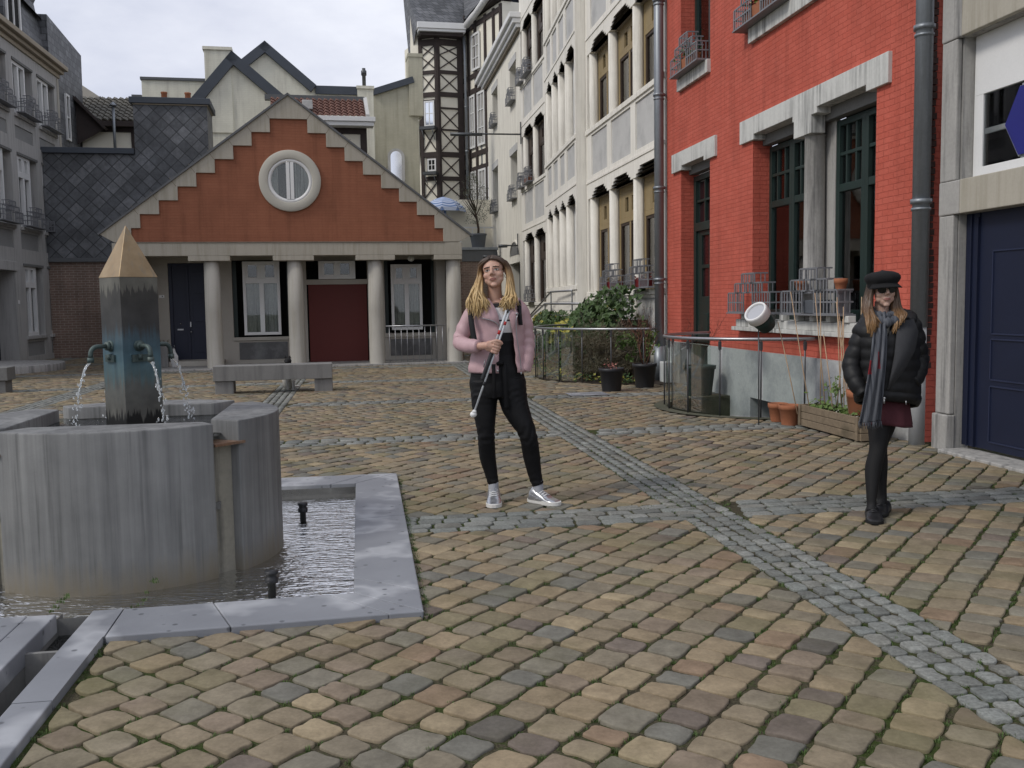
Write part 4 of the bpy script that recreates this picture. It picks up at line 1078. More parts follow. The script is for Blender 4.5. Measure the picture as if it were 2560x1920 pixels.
    for xa, xb in ((2.09,2.24),(2.62,2.93)):
        k_ = 12; vs = []
        for k in range(k_+1):
            x = xa+(xb-xa)*k/k_; hh = math.sqrt(max(.01, .42**2-(x-2.51)**2)); vs += [(x, .009+.004*math.sin(k*2.2), 4.32-hh), (x, .009+.004*math.sin(k*2.2), 4.32+hh)]
        cu.add(vs, [(2*k,2*k+2,2*k+3,2*k+1) for k in range(k_)], True)
    cu.build('net_curtain', M['curtain'], rw, recalc=False)
    g = mk(); g.prism([(2.51+.43*math.cos(2*math.pi*k/n), 4.32+.43*math.sin(2*math.pi*k/n)) for k in range(n)], .018, .020); g.build('pane', M['glass'], rw)
    return t
gabled_house()
# railing in front of the right-hand porch bay
t = HO.thing('porch_railing', 'thin grey steel railing in front of the right porch window', 'railing', 4.62)
m = MB(HO.sg); m.tube([(0,-.05,.93),(1.45,-.05,.93)], .018, 8); m.build('handrail', M['steel'], t)
for k in range(10):
    m = MB(HO.sg); m.tube([(.08+.142*k,-.05,.93),(.08+.142*k,-.05,.045)], .0085, 6); m.build('baluster', M['steel'], t)
# planter and white lantern by the door
t = HO.thing('door_planter', 'grey box planter with a small plant beside the dark front door', 'planter', -.62, -1.0, .047)
m = MB(HO.sg); m.box(-.16, .16, -.16, .16, 0, .5); m.build('tub', M['granite'], t, bevel=.01)
m = MB(HO.sg); r2 = random.Random(3)
for k in range(60):
    a = r2.uniform(0, 6.28); p = Vector((math.cos(a)*.05, math.sin(a)*.05, .48)); q = p + Vector((math.cos(a)*r2.uniform(.05,.2), math.sin(a)*r2.uniform(.05,.16), r2.uniform(.05,.2))); w = Vector((-math.sin(a), math.cos(a), 0))*.012
    m.add([p, (p+q)/2-w, q, (p+q)/2+w], [(0,1,2,3)])
M['houseplant'] = pm('house_plant', (.06,.085,.03), .7, .4, 8, 30, 0, stain=(.12,.05,.03), st_amt=.6)
m.build('plant', M['houseplant'], t, recalc=False)
t = HO.thing('white_lantern', 'small white pointed lantern standing by the dark front door', 'lantern', -.33, -.93, .047)
m = MB(HO.sg); m.lathe([(.05,0),(.085,.16),(.09,.25),(.035,.36),(.02,.44)], n=4, smooth=False); m.build('lantern_body', M['white'], t)
m = MB(HO.sg); m.tube([(0,0,.44),(.0,0,.47),(.03,0,.49),(.0,0,.52)], .006, 6); m.build('ring', M['steel'], t)

# stone bench
BX = Vector((-3.97, 16.02, 0)); ba = math.atan2(.33, 1.85)
t = thing('stone_bench', 'long grey stone bench on two block legs in front of the gabled house', 'bench', BX, ba)
m = MB(); m.box(-.99, .95, -.02, .42, .22, .47); m.build('seat', M['granite'], t, bevel=.008)
for x in (-.82, .80):
    m = MB(); m.box(x-.15, x+.15, .02, .38, -.02, .217); m.build('leg', M['granite'], t, bevel=.008)
t = thing('stone_bench', 'end of a second dark stone bench at the left edge of the picture', 'bench', (-9.3, 16.75, 0), ba, )
m = MB(); m.box(-.95, .45, -.02, .42, .22, .45); m.build('seat', M['stone_dark'], t, bevel=.008)
m = MB(); m.box(.12, .40, .02, .38, -.02, .217); m.build('leg', M['stone_dark'], t, bevel=.008)
m = MB(); m.box(-.85, -.55, .02, .38, -.02, .217); m.build('leg', M['stone_dark'], t, bevel=.008)
# ------------------------------------------------------------------ left grey house
def left_house():
    fr = LEFT; s0 = -12; t = fr.thing('grey_rendered_house', 'grey rendered house on the left with white windows, beige cornice and slate mansard roof', 'house', s0)
    mk = lambda: MB(fr.sg, s0)
    # bays of 2.1 m
    bays = [-1.40+.0, -3.42, -5.5, -7.6, -9.7]
    holes = []; pan = []
    for c in bays:
        holes += [(c-.62, c+.98, 6.80, 8.22, .3), (c-.62, c+.98, 3.73, 5.68, .3)]
        pan += [(c-.66, c+.80, 6.12, 6.48), (c-.66, c+.80, 3.12, 3.58)]
        if c > -4.5: holes.append((c-.52, c+.96, .73, 2.66, .3)); pan.append((c-.6, c+.85, .16, .56))
    holes.append((-7.0, -4.72, -.02, 2.5, .5))
    w = mk(); w.wall(-12, 0, -.05, 8.62, 0, holes + [(*p, .03) for p in pan], .3)
    w.quad((0,0,-.05),(0,0,8.62),(0,-5,8.62),(0,-5,-.05)); w.build('wall', M['greyhouse'], t)
    for p in pan:
        q = mk(); q.box(p[0], p[1], -.05, -.027, p[2], p[3]); q.build('wall_panel', M['greypanel'], t)
    for c in bays:
        for k, (z0, z1) in enumerate(((6.80,8.22),(3.73,5.68),(.73,2.66))):
            if k == 2 and c < -4.5: continue
            a, b = c-.60, c+.44
            # white casement stands left in the opening, the rest is a dark side recess
            f = mk(); y0, y1 = -.24, -.02; fw = .085
            f.box(a, a+fw, y0, y1, z0, z1); f.box(b-fw, b, y0, y1, z0, z1); f.box(a+fw, b-fw, y0, y1, z0, z0+fw*1.3); f.box(a+fw, b-fw, y0, y1, z1-fw, z1)
            m_ = (a+b)/2; zt = z1-.52 if k else z1-fw
            if k:
                f.box(a+fw, b-fw, y0, y1-.004, zt-.07, zt+.09); f.box(a+fw, a+fw+.10, y0, y1-.005, zt+.09, z1-fw); f.box(b-fw-.10, b-fw, y0, y1-.005, zt+.09, z1-fw); f.box(m_-.11, m_+.11, y0, y1-.005, zt+.09, z1-fw)
                zt -= .07
            f.box(m_-.06, m_+.06, y0, y1-.006, z0+fw, zt)
            w_ = f.build('window', M['white'], t, bevel=.006)
            g = mk(); g.box(a+.03, b-.03, -.12, -.115, z0+.04, z1-.03); g.build('pane', M['glass'], w_)
            cu = mk()
            for xa, xb in ((a+fw, a+fw+.2), (m_+.08, m_+.24)): cu.quad((xa,-.23,z0+.1),(xb,-.22,z0+.1),(xb,-.22,zt),(xa,-.23,zt))
            cu.build('net_curtain', M['curtain_white'], w_, recalc=False)
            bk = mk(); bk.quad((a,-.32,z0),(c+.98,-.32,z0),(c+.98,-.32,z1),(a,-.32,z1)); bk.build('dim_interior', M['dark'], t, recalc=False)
            si = mk(); si.box(c-.66, c+1.0, -.22, .06, z0-.09, z0-.003); si.build('window_sill', M['greyhouse'], t, bevel=.006)
            hd = mk(); hd.box(c-.64, c+1.0, -.3, .03, z1+.003, z1+.07); hd.build('window_head', M['stone_dark'], t)
    dr = mk(); dr.box(-7.0, -4.72, -.52, -.48, 0, 2.5); dr.box(-5.4,-5.3,-.48,-.44,0,2.5); dr.build('front_door', M['blue'], t)
    ov = mk(); ov.box(-7.2, -4.6, -.3, .04, 2.503, 2.75); ov.build('door_lintel', M['greyhouse'], t, bevel=.01)
    pl = mk(); pl.box(-4.62, -4.5, .001, .012, 1.62, 1.72); pl.build('number_plate', M['white'], t)
    co = mk(); co.box(-12, .10, -.1, .05, 8.623, 8.75); co.box(-12, .16, -.1, .16, 8.753, 8.86); co.box(-12, .22, -.1, .28, 8.863, 9.0); co.build('cornice', M['cornice'], t, bevel=.015)
    qn = mk(); qn.box(-.14, .04, -.1, .02, 0, 8.6); qn.build('corner_pilaster', M['concrete2'], t, bevel=.01)
    # mansard roof of slate, a dormer in it
    r = mk()
    prof = [(-.30, 9.0), (-.62, 10.9), (-.55, 11.05), (-2.6, 13.4)]
    for i in range(len(prof)-1):
        (ya, za), (yb, zb) = prof[i], prof[i+1]; r.quad((-12,ya,za),(.15,ya,za),(.15,yb,zb),(-12,yb,zb))
    r.add([(.15,y,z) for y, z in prof] + [(.15,-5,13.4),(.15,-5,9.0)], [(0,1,2,3,4,5)])
    r.build('mansard_roof', M['slate_rect'], t, recalc=False)
    for c in (-3.3, -7.4):
        d = mk(); d.box(c-.7, c+.7, -1.4, -.14, 9.02, 10.35); d.box(c-.8, c+.8, -1.4, -.04, 10.353, 10.47); dm = d.build('dormer', M['slate_rect'], t)
        f = mk(); bars(f, c-.55, c+.55, 9.12, 10.25, -.139, -.09, .09, 2, 1); f.build('dormer_window', M['white'], dm)
        g = mk(); g.box(c-.5, c+.5, -.138, -.13, 9.15, 10.2); g.build('dormer_pane', M['dark'], dm)
    for c in (-5.2, -1.6):
        k = mk(); k.obox((c,-1.25,11.95), (1,0,0), Vector((0,-2.05,2.35)).normalized(), Vector((0,2.35,2.05)).normalized(), .34, .5, .05); k.build('skylight', M['curtain_white'], t)
    # slate-clad wing rising past the corner, with two small white windows
    q = mk(); q.prism([(.16,6.1),(3.6,6.1),(3.8,10.25),(.15,10.6)], -1.6, -.26); wg = q.build('slate_wing', M['slate_rect'], t)
    q = mk(); q.quad((-1.7,-.4,10.55),(3.85,-.4,10.25),(2.2,-1.6,11.4),(-1.7,-1.6,12.2)); q.build('wing_roof', M['lead'], t, recalc=False)
    for a_, b_, c_, d_ in ((1.55,1.95,7.0,8.5),(2.8,3.15,7.7,8.3)):
        q = mk(); bars(q, a_, b_, c_, d_, -.259, -.20, .07, 1, 2); ww = q.build('wing_window', M['white'], t); q = mk(); q.box(a_+.05, b_-.05, -.255, -.25, c_+.05, d_-.05); q.build('pane', M['dark'], ww)
    ch_ = mk(); ch_.box(-7.9, -6.6, -1.6, -.2, 9.0, 11.4); ch_.build('brick_chimney', M['brownbrick'], t)
    return t
left_house()
G2_ = 'lattice flower boxes on the left grey house'
for c, z, lab in ((-1.40,6.84,'flower box on the top floor window nearest the corner of the left grey house'), (-3.42,6.84,'flower box on the middle top floor window of the left grey house'), (-5.5,6.84,'flower box on the top floor at the left edge of the picture'),
                  (-1.40,3.77,'flower box on the first floor window nearest the corner of the left grey house'), (-3.42,3.77,'flower box on the middle first floor window of the left grey house'), (-5.5,3.77,'flower box on the first floor at the left edge of the picture')):
    flower_box(LEFT, c-.55, z, 1.5, .03, lab, G2_)
# half-round stone step at its door
t = thing('half_round_step', 'low half-round grey stone step in front of the left house', 'step', (-12.55, 22.9, 0), R(0))
m = MB(); m.lathe([(1.72,-.05),(1.72,.16),(1.70,.175),(0.001,.175)], n=40, cap=False); m.build('step_slab', M['stone_grey'], t, rotz=0)

# ------------------------------------------------------------------ slate-hung wall on brick between the left house and the gabled house
def slate_house():
    fr = HO; s0 = -4.7; t = fr.thing('slate_clad_house', 'house wall hung with diamond slates above brown brick, beside the left grey house', 'house', s0)
    mk = lambda: MB(fr.sg, s0); d = -8
    b = mk(); b.box(-4.7, -.2, d-.3, d, -.05, 2.86); b.build('brick_wall', M['brownbrick'], t)
    w = mk(); w.box(-4.7, .3, d-.3, d+.06, 2.98, 6.05); w.build('slate_wall', M['slate'], t)
    k = mk(); k.box(-4.75, .3, d-.3, d+.10, 2.863, 2.977); k.build('lead_flashing', M['lead'], t)
    c = mk(); c.box(-4.7, -2.12, d-.45, d+.16, 6.053, 6.22); c.build('flat_roof_edge', M['fascia'], t, bevel=.01)
    bl = mk(); bl.box(-2.10, .02, d-1.6, d+.05, 6.052, 7.52); bl.build('slate_block', M['slate'], t)
    c = mk(); c.box(-2.2, .12, d-1.7, d+.14, 7.56, 7.74); c.build('block_cap', M['fascia'], t, bevel=.01)
    c = mk(); c.box(-2.11, .05, d-1.55, d+.08, 7.521, 7.557); c.build('timber_strip', M['cornice'], t)
    return t
slate_house()
for i, (s, lab) in enumerate(((-1.32, 'terracotta chimney pot at the left end of the slate block'), (-.62, 'terracotta chimney pot at the right end of the slate block, by the dark gable edge'))):
    t = HO.thing('chimney_pot', lab, 'chimney pot', s, -8.9, 7.742, 'terracotta chimney pots on the slate block')
    m = MB(); m.lathe([(.10,0),(.085,.30),(.10,.32),(.10,.36),(.075,.36),(.07,.1)], n=16, cap=False); m.build('pot', M['terracotta'], t)

# little tiled house seen above the flat roof
def tile_house():
    fr = HO; s0 = -4.6; d = -13; t = fr.thing('tile_roofed_house', 'small half hidden house with brown wavy tile roof and white wall above the slate wall', 'house', s0); mk = lambda: MB(fr.sg, s0)
    w = mk(); w.box(-4.6, -2.3, d-3, d, 0, 8.0); w.build('white_wall', M['infill'], t)
    tm = mk(); tm.box(-4.55, -2.3, d+.002, d+.05, 7.55, 7.8); tm.box(-3.0, -2.9, d+.002, d+.04, 6.4, 7.55); tm.box(-2.5,-2.4, d+.002, d+.04, 6.4, 7.55); tm.build('dark_timber', M['timber'], t)
    tile_roof(t, 'roof', M['browntile'], mk, -4.9, -2.2, d+.35, 7.9, d-1.9, 9.1, .21, .30)
    e = mk(); e.box(-4.9, -2.2, d+.2, d+.38, 7.70, 7.87); e.build('eaves', M['timber'], t)
    p = mk(); p.tube([(-3.45, d+.55, 6.6), (-3.45, d+.55, 8.35)], .05, 10); p.lathe([(.12,8.33),(.13,8.36),(.02,8.47)], (-3.45, d+.55, 0), 12); p.build('flue_pipe', M['zinc'], t)
    dm = mk(); dm.add([(-4.75,d+.4,7.0),(-3.75,d+.4,7.6),(-4.75,d+.4,8.75)], [(0,1,2)]); dm.obox((-4.25,d+.45,8.12),(Vector((1,0,-1.05)).normalized()),(0,1,0),(Vector((1.05,0,1)).normalized()),.75,.2,.04); dm.build('dark_gable', M['timber'], t)
    return t
def tile_roof(root, name, mat, mk, x0, x1, ya, za, yb, zb, cw, ch_):
    """S-profile clay tiles in stepped rows"""
    m = mk(); dv = Vector((0, yb-ya, zb-za)); ln = dv.length; dv.normalize(); nv = Vector((0, -dv.z, dv.y))
    if nv.z < 0: nv = -nv
    nx = int((x1-x0)/cw*6); nr = int(ln/ch_)
    for r in range(nr):
        vs = []
        for e in (0, 1):
            for k in range(nx+1):
                x = x0+(x1-x0)*k/nx; ph = ((x-x0)/cw) % 1
                h = .035*math.sin(ph*2*math.pi) + .02*math.sin(ph*4*math.pi+.6) + (.045 if e == 0 else .0)
                p = Vector((x, ya, za)) + dv*((r+e*1.05)*ln/nr) + nv*h; vs.append(p)
        m.add(vs, [(k, k+1, nx+2+k, nx+1+k) for k in range(nx)], True)
        m.add([Vector(v)-nv*.05 for v in vs[:nx+1]] + vs[:nx+1], [(k, k+1, nx+2+k, nx+1+k) for k in range(nx)], False)
    return m.build(name, mat, root, recalc=False)
tile_house()

# pale brick gables behind
def gable(label, d, ap, lo_l, lo_r, wallm, z0=0, name='pale_gabled_house', left_cut=None, depth=6, th=.34):
    """ap (s,z) outer apex; lo_l, lo_r = lowest outer points of the dark verge"""
    fr = HO; s0 = lo_l[0]; t = fr.thing(name, label, 'house', s0, 0); mk = lambda: MB(fr.sg, s0)
    w = mk(); w.prism([(lo_l[0], z0), (lo_r[0], z0), (lo_r[0], lo_r[1]-.1), (ap[0], ap[1]-.1), (lo_l[0], lo_l[1]-.1)], d-.3, d); w.build('gable_wall', wallm, t)
    for e, nm in ((lo_l, 'verge_board'), (lo_r, 'verge_board')):
        v = mk(); a = Vector((e[0], 0, e[1])); b = Vector((ap[0], 0, ap[1])); dr = (b-a).normalized(); n_ = Vector((-dr.z, 0, dr.x)); n_ = n_ if n_.z > 0 else -n_
        c0 = (a+b)/2 - n_*th/2; v.obox((c0.x, d+.06, c0.z), dr, (0,1,0), n_, (b-a).length/2+.0, .13, th/2); v.build(nm, M['fascia'], t)
    r = mk()
    for e in (lo_l, lo_r): r.quad((e[0],d+.1,e[1]+.01),(ap[0],d+.1,ap[1]+.01),(ap[0],d-depth,ap[1]+.01),(e[0],d-depth,e[1]+.01))
    r.build('roof', M['lead'], t, recalc=False)
    return t, mk
t, mk = gable('cream brick gabled house with dark verges and squat chimney behind the orange gable', -13, (.49, 10.42), (-1.75, 7.80), (2.62, 8.60), M['creambrick'])
c = mk(); c.box(-.45, .45, -13.9, -12.95, 7.6, 10.45); c.box(-.5, .5, -13.95, -12.9, 10.452, 10.56); ch_ = c.build('chimney', M['creambrick'], t)
for s in (-.2, .2):
    k = mk(); k.lathe([(.07,10.56),(.07,10.66)], (s, -13.4, 0), 10); k.build('flue', M['zinc'], ch_)
t, mk = gable('taller cream house whose dark grey gable peaks against the sky, behind the first cream gable', -17, (1.5, 11.85), (-.9, 9.9), (3.44, 10.2), M['creambrick'])
w = mk(); w.box(3.44, 5.05, -17.3, -17.004, 0, 10.1); w.build('low_wall', M['creambrick'], t)
f = mk(); f.box(3.4, 5.05, -17.4, -16.9, 9.88, 10.2); f.build('flat_fascia', M['fascia'], t)
c = mk(); c.box(5.05, 5.69, -17.6, -16.9, 0, 10.12); c.box(5.02, 5.73, -17.65, -16.85, 10.123, 10.24); ck = c.build('chimney', M['creambrick'], t)
k = mk(); k.lathe([(.075,10.24),(.075,10.72),(.11,10.72),(.11,10.9),(.07,10.93),(.07,11.0)], (5.35, -17.2, 0), 14); k.build('flue', M['darksteel'], ck)
# parapet block on the left
t = HO.thing('parapet_house', 'plain pale block with thin parapet edge behind the slate chimney block', 'house', -2.9)
mk = lambda: MB(HO.sg, -2.9)
w = mk(); w.box(-2.88, -.2, -18, -15, 0, 9.80); w.build('wall', M['creambrick'], t)
w = mk(); w.box(-2.92, -.2, -18.05, -14.94, 9.803, 9.9); w.build('parapet_edge', M['lead'], t)
w = mk(); w.box(-3.25, -2.9, -15.3, -15.0, 9.2, 9.26); w.box(-3.2, -2.9, -15.3, -15.0, 8.7, 8.75); w.build('bracket', M['lead'], t)
# grey house end further left, above the tiles
t = HO.thing('distant_grey_house', 'distant grey house corner above the brown tile roof', 'house', -8.0)
w = MB(HO.sg, -8.0); w.prism([(-8,0),(-4.6,0),(-4.6,9.6),(-5.27,10.15),(-8,12.0)], -24, -20); w.build('wall', M['concrete2'], t)
w = MB(HO.sg, -8.0); w.obox((-4.9,-19.9,9.85),(Vector((.8,0,-.6)).normalized()),(0,1,0),(Vector((.6,0,.8)).normalized()),.45,.1,.04); w.build('roof_edge', M['lead'], t)
# red tiled half-timbered house peeking over the gable
def red_tile_house():
    fr = HO; s0 = 2.0; d = -11; t = fr.thing('red_tiled_house', 'red tiled house with white gutter board, right of the orange gable peak', 'house', s0); mk = lambda: MB(fr.sg, s0)
    w = mk(); w.box(1.6, 5.0, d-3, d, 0, 7.6); w.build('wall', M['infill'], t)
    tm = mk(); tm.box(4.78, 5.0, d+.002, d+.05, 5, 7.5); tm.box(3.98, 4.14, d+.002, d+.05, 5, 7.5); tm.box(1.6, 5.0, d+.002, d+.045, 7.3, 7.5)
    tm.obox((4.5,d+.025,6.75),(Vector((.75,0,-1)).normalized()),(0,1,0),(Vector((1,0,.75)).normalized()),.95,.022,.05); tm.build('timber_frame', M['timber'], t)
    tile_roof(t, 'tile_roof', M['redtile'], mk, 1.8, 4.98, d+.45, 7.82, d-.75, 8.62, .20, .22)
    g = mk(); g.box(1.6, 5.22, d+.02, d+.52, 7.50, 7.64); g.box(1.6, 5.27, d+.02, d+.58, 7.643, 7.80); g.build('white_gutter_board', M['white'], t, bevel=.01)
    v = mk(); v.obox((5.02, d-.15, 8.25), (1,0,0), Vector((0,-1.2,.8)).normalized(), Vector((0,.8,1.2)).normalized(), .06, .75, .06); v.build('lead_verge', M['panel'], t)
    r = mk(); r.box(1.6, 5.0, d-1.0, d-.7, 8.55, 8.72); r.build('lead_ridge', M['lead'], t)
    k = mk(); k.box(2.85, 3.2, d+.0, d+.35, 8.05, 8.35); k.build('skylight', M['panel'], t, bevel=.02)
    return t
red_tile_house()
# olive beige wall with an arched mirror-like window
t = HO.thing('beige_blank_house', 'tall beige blank brick house wall with one arched window, left of the timbered tower', 'house', 5.6)
mk = lambda: MB(HO.sg, 5.6); d = -19
w = mk(); w.prism([(5.5,0),(7.75,0),(7.75,11.1),(7.45,11.0),(5.8,10.4),(5.5,10.3)], d-.3, d); w.build('wall', M['olivewall'], t)
f = mk(); f.obox((6.68,d,10.72),(Vector((1.65,0,.55)).normalized()),(0,1,0),(Vector((-.55,0,1.65)).normalized()),.92,.15,.13); f.build('roof_edge', M['fascia'], t)
k = mk(); k.box(7.35, 7.95, d-.8, d+.1, 9.5, 11.95); k.box(7.33, 7.97, d-.85, d+.13, 11.953, 12.1); k.build('chimney', M['olivewall'], t)
n = 18; arc = [(6.735+.36*math.cos(math.pi*i/n), 7.75+.36*math.sin(math.pi*i/n)) for i in range(n+1)] ; outer = [(6.375,6.5)] ; 
poly = [(7.095,6.5)] + arc + [(6.375,6.5)]
fr_ = mk(); fr_.prism(poly, d+.002, d+.05); fr_.build('arch_frame', M['panel'], t)
arc2 = [(6.735+.24*math.cos(math.pi*i/n), 7.75+.24*math.sin(math.pi*i/n)) for i in range(n+1)]
m_, tt, pp = nodes('sky_reflecting_glass'); pp.inputs['Base Color'].default_value = (.8,.83,.88,1); pp.inputs['Metallic'].default_value = 1; pp.inputs['Roughness'].default_value = .08
w = mk(); w.prism([(6.975,6.5)] + arc2 + [(6.495,6.5)], d+.052, d+.058); 
ow = w.build('arched_window', m_, t)

# ------------------------------------------------------------------ half-timbered tower house
def tower_house():
    fr = HO; s0 = 8.0; d = -24; t = fr.thing('half_timbered_tower', 'tall half-timbered tower house with dark crossed beams, white gutter and slate roof', 'house', s0); mk = lambda: MB(fr.sg, s0)
    # plan of the canted tower: left face turns back, front face towards the yard
    A, B, C_ = Vector((8.50, -24.35)), Vector((9.27, -23.9)), Vector((10.45, -24.1)); E0 = Vector((8.0, -26.5)); Fv = Vector((10.6, -26.5))
    zb, zt = 3.0, 14.15
    w = mk(); w.prism([(p.x, p.y) for p in (E0, A, B, C_, Fv)], zb, zt, 'xy'); w.build('infill_wall', M['infill'], t)
    def beam(p, q, w_, face_n, mat='timber', off=.03, name='beam', col=None):
        """p, q 3D points on the face"""
        p, q = Vector(p), Vector(q); dr = (q-p).normalized(); n_ = Vector(face_n).normalized(); sd_ = dr.cross(n_).normalized()
        col.obox((p+q)/2 + n_*off*.5, dr, sd_, n_, (q-p).length/2, w_/2, off*.5+.01)
    def face(P, Q, levels, posts, xs, tb, skip=()):
        u = (Q-P); L_ = u.length; u.normalize(); n_ = Vector((u.y, -u.x)); 
        if n_.y < 0: n_ = -n_
        n3 = Vector((n_.x, n_.y, 0)); pt = lambda f, z: Vector((P.x+u.x*L_*f, P.y+u.y*L_*f, z))
        for f, wd in posts: beam(pt(f, zb), pt(f, zt), wd, n3, col=tb, off=.06)
        for z, wd in levels: beam(pt(0, z), pt(1, z), wd, n3, col=tb, off=.05)
        for za, zc in xs:
            beam(pt(.10, za), pt(.90, zc), .048, n3, col=tb, off=.035); beam(pt(.10, zc), pt(.90, za), .048, n3, col=tb, off=.033)
        return pt, n3
    lv = [(12.55,.17),(11.5,.22),(8.65,.24),(7.5,.2),(5.6,.2),(13.95,.3)]
    tb = mk(); face(B, C_, lv, [(.03,.18),(.96,.28)], [(12.7,13.35),(13.35,13.8),(11.65,12.45),(8.8,9.8),(9.85,10.75),(7.6,8.5),(5.7,6.6),(6.6,7.4)], tb)
    pt, n3 = face(A, B, lv, [(.05,.16),(.97,.18)], [(12.7,13.3),(13.3,13.8),(11.65,12.45),(8.8,9.85),(5.7,6.6),(6.55,7.35)], tb)
    u_ = (C_-B).normalized(); 
    tb.obox((B.x+u_.x*.6, B.y+u_.y*.6+.02, 10.85), (u_.x,u_.y,0), (-u_.y,u_.x,0), (0,0,1), .5, .04, .04); tb.obox((B.x+u_.x*.6, B.y+u_.y*.6+.02, 9.82), (u_.x,u_.y,0), (-u_.y,u_.x,0), (0,0,1), .5, .04, .04)
    tb.build('timber_frame', M['timber'], t)
    # tower windows on the left face
    def twin(f0, f1, z0, z1):
        P, Q = pt(f0, z0), pt(f1, z0); dr = (Q-P).normalized(); f = mk(); c = (P+Q)/2 + Vector((0,0,(z1-z0)/2)) + n3*.05; hw = (Q-P).length/2; hh = (z1-z0)/2
        bk = mk(); bk.obox(c, dr, n3, (0,0,1), hw+.05, .015, hh+.06); bk.build('window_surround', M['timber'], t)
        for s_ in (-1, 1):
            f.obox(c+dr*(hw-.035)*s_+n3*.03, dr, n3, (0,0,1), .035, .02, hh); f.obox(c+Vector((0,0,(hh-.035)*s_))+n3*.031, dr, n3, (0,0,1), hw-.07, .02, .035)
        f.obox(c+n3*.029, dr, n3, (0,0,1), .018, .015, hh-.07); f.obox(c+n3*.028, dr, n3, (0,0,1), hw-.07, .014, .016)
        w_ = f.build('window', M['white'], t)
        g = mk(); g.obox(c+n3*.02, dr, n3, (0,0,1), hw-.05, .003, hh-.05); g.build('pane', m_ if z0 > 9 else M['dark'], w_)
        b = mk(); b.obox(c+n3*.22+Vector((0,0,-hh-.12)), dr, n3, (0,0,1), hw+.12, .17, .07); b.build('flower_shelf', M['darksteel'], t)
        for s_ in (-1, 1):
            b = mk(); b.tube([c+dr*hw*s_+n3*.36+Vector((0,0,-hh-.2)), c+dr*hw*s_+n3*.04+Vector((0,0,-hh-.65))], .018, 6); b.build('shelf_bracket', M['zinc'], t)
    twin(.22, .82, 10.0, 11.2); twin(.35, .85, 7.85, 8.45)
    # louvred shutter box at the far left
    lo = mk()
    for k in range(14): lo.obox((8.2, -24.42, 8.75+k*.12), (1,0,0), Vector((0,1,-.6)).normalized(), Vector((0,.6,1)).normalized(), .2, .07, .012)
    lo.build('louvre', M['white'], t); lb = mk(); lb.box(7.96, 8.42, -24.9, -24.5, 8.6, 10.45); lb.build('louvre_box', M['infill'], t)
    # roof and white gutter
    g = mk(); g.box(8.35, 10.6, -24.6, -23.35, 14.30, 14.42); g.box(8.30, 10.62, -24.6, -23.28, 14.423, 14.70); g.build('white_gutter', M['white'], t, bevel=.01)
    so = mk(); so.box(8.45, 10.5, -25, -23.5, 14.15, 14.297); so.build('dark_soffit', M['timber'], t)
    r = mk(); r.add([(8.30,-23.4,14.705),(10.55,-23.4,14.705),(10.95,-25.6,17.2),(7.85,-25.6,17.2),(8.15,-25.6,13.0)], [(0,1,2,3),(0,3,4)]); r.build('slate_roof', M['slate_rect'], t, recalc=False)
    gw = mk(); gw.add([(8.02,-24.6,11.0),(8.42,-24.3,11.0),(8.42,-24.3,14.3),(8.12,-24.6,15.6)], [(0,1,2,3)]); gw.build('side_gable', M['infill'], t, recalc=False)
    # wing running towards the plain rendered house
    W0, W1 = Vector((10.62, -24.9)), Vector((11.75, -20.3))
    w = mk(); w.prism([(W0.x,W0.y),(W1.x,W1.y),(W1.x+3,W1.y-.6),(W0.x+3,W0.y-.6)], zb, 14.9, 'xy'); w.build('wing_wall', M['infill'], t)
    u = (W1-W0); L_ = u.length; u.normalize(); n2 = Vector((-u.y, u.x)); n3w = Vector((n2.x, n2.y, 0)); wp = lambda f, z: Vector((W0.x+u.x*L_*f, W0.y+u.y*L_*f, z))
    tb = mk()
    for f in (.02, .2, .38, .62, .82, .98): beam(wp(f, zb), wp(f, 14.8), .2, n3w, col=tb, off=.06)
    for z in (12.3, 11.6, 8.6, 7.9, 5.2, 14.6): beam(wp(0, z), wp(1, z), .22, n3w, col=tb, off=.05)
    tb.build('wing_timber_frame', M['timber'], t)
    for f0, f1, z0, z1 in ((.22,.36,8.9,11.4),(.42,.60,8.9,11.4),(.22,.36,5.4,7.8),(.42,.60,5.4,7.8),(.66,.8,5.4,7.8),(.3,.5,12.5,14.2)):
        P, Q = wp(f0, z0), wp(f1, z0); dr = (Q-P).normalized(); c = (P+Q)/2+Vector((0,0,(z1-z0)/2))+n3w*.04; hw = (Q-P).length/2; hh = (z1-z0)/2; f = mk()
        for s_ in (-1,1): f.obox(c+dr*(hw-.05)*s_+n3w*.03, dr, n3w, (0,0,1), .05, .03, hh); f.obox(c+Vector((0,0,(hh-.05)*s_))+n3w*.031, dr, n3w, (0,0,1), hw-.1, .03, .05)
        f.obox(c+n3w*.029, dr, n3w, (0,0,1), .025, .02, hh-.1)
        for k in (-.33,.33): f.obox(c+Vector((0,0,hh*k))+n3w*.028, dr, n3w, (0,0,1), hw-.1, .02, .02)
        w_ = f.build('wing_window', M['white'], t); g = mk(); g.obox(c+n3w*.01, dr, n3w, (0,0,1), hw-.06, .004, hh-.06); g.build('pane', M['curtain'], w_)
    e = mk(); e.prism([(10.55,-23.4),(10.75,-24.2),(11.4,-20.2),(12.2,-20.2),(12.2,-25),(10.55,-25)], 14.95, 15.15, 'xy'); e.build('wing_eaves', M['timber'], t)
    g = mk(); g.tube([(10.62,-23.3,14.6),(10.95,-22.4,14.95),(11.3,-20.1,15.3),(12.1,-20.1,15.3)], .16, 8); g.build('wing_gutter', M['white'], t)
    r = mk(); r.quad((10.55,-23.3,14.9),(11.3,-20.0,15.4),(14,-20.6,17.5),(10.9,-25.6,17.2)); r.build('wing_roof', M['slate_rect'], t, recalc=False)
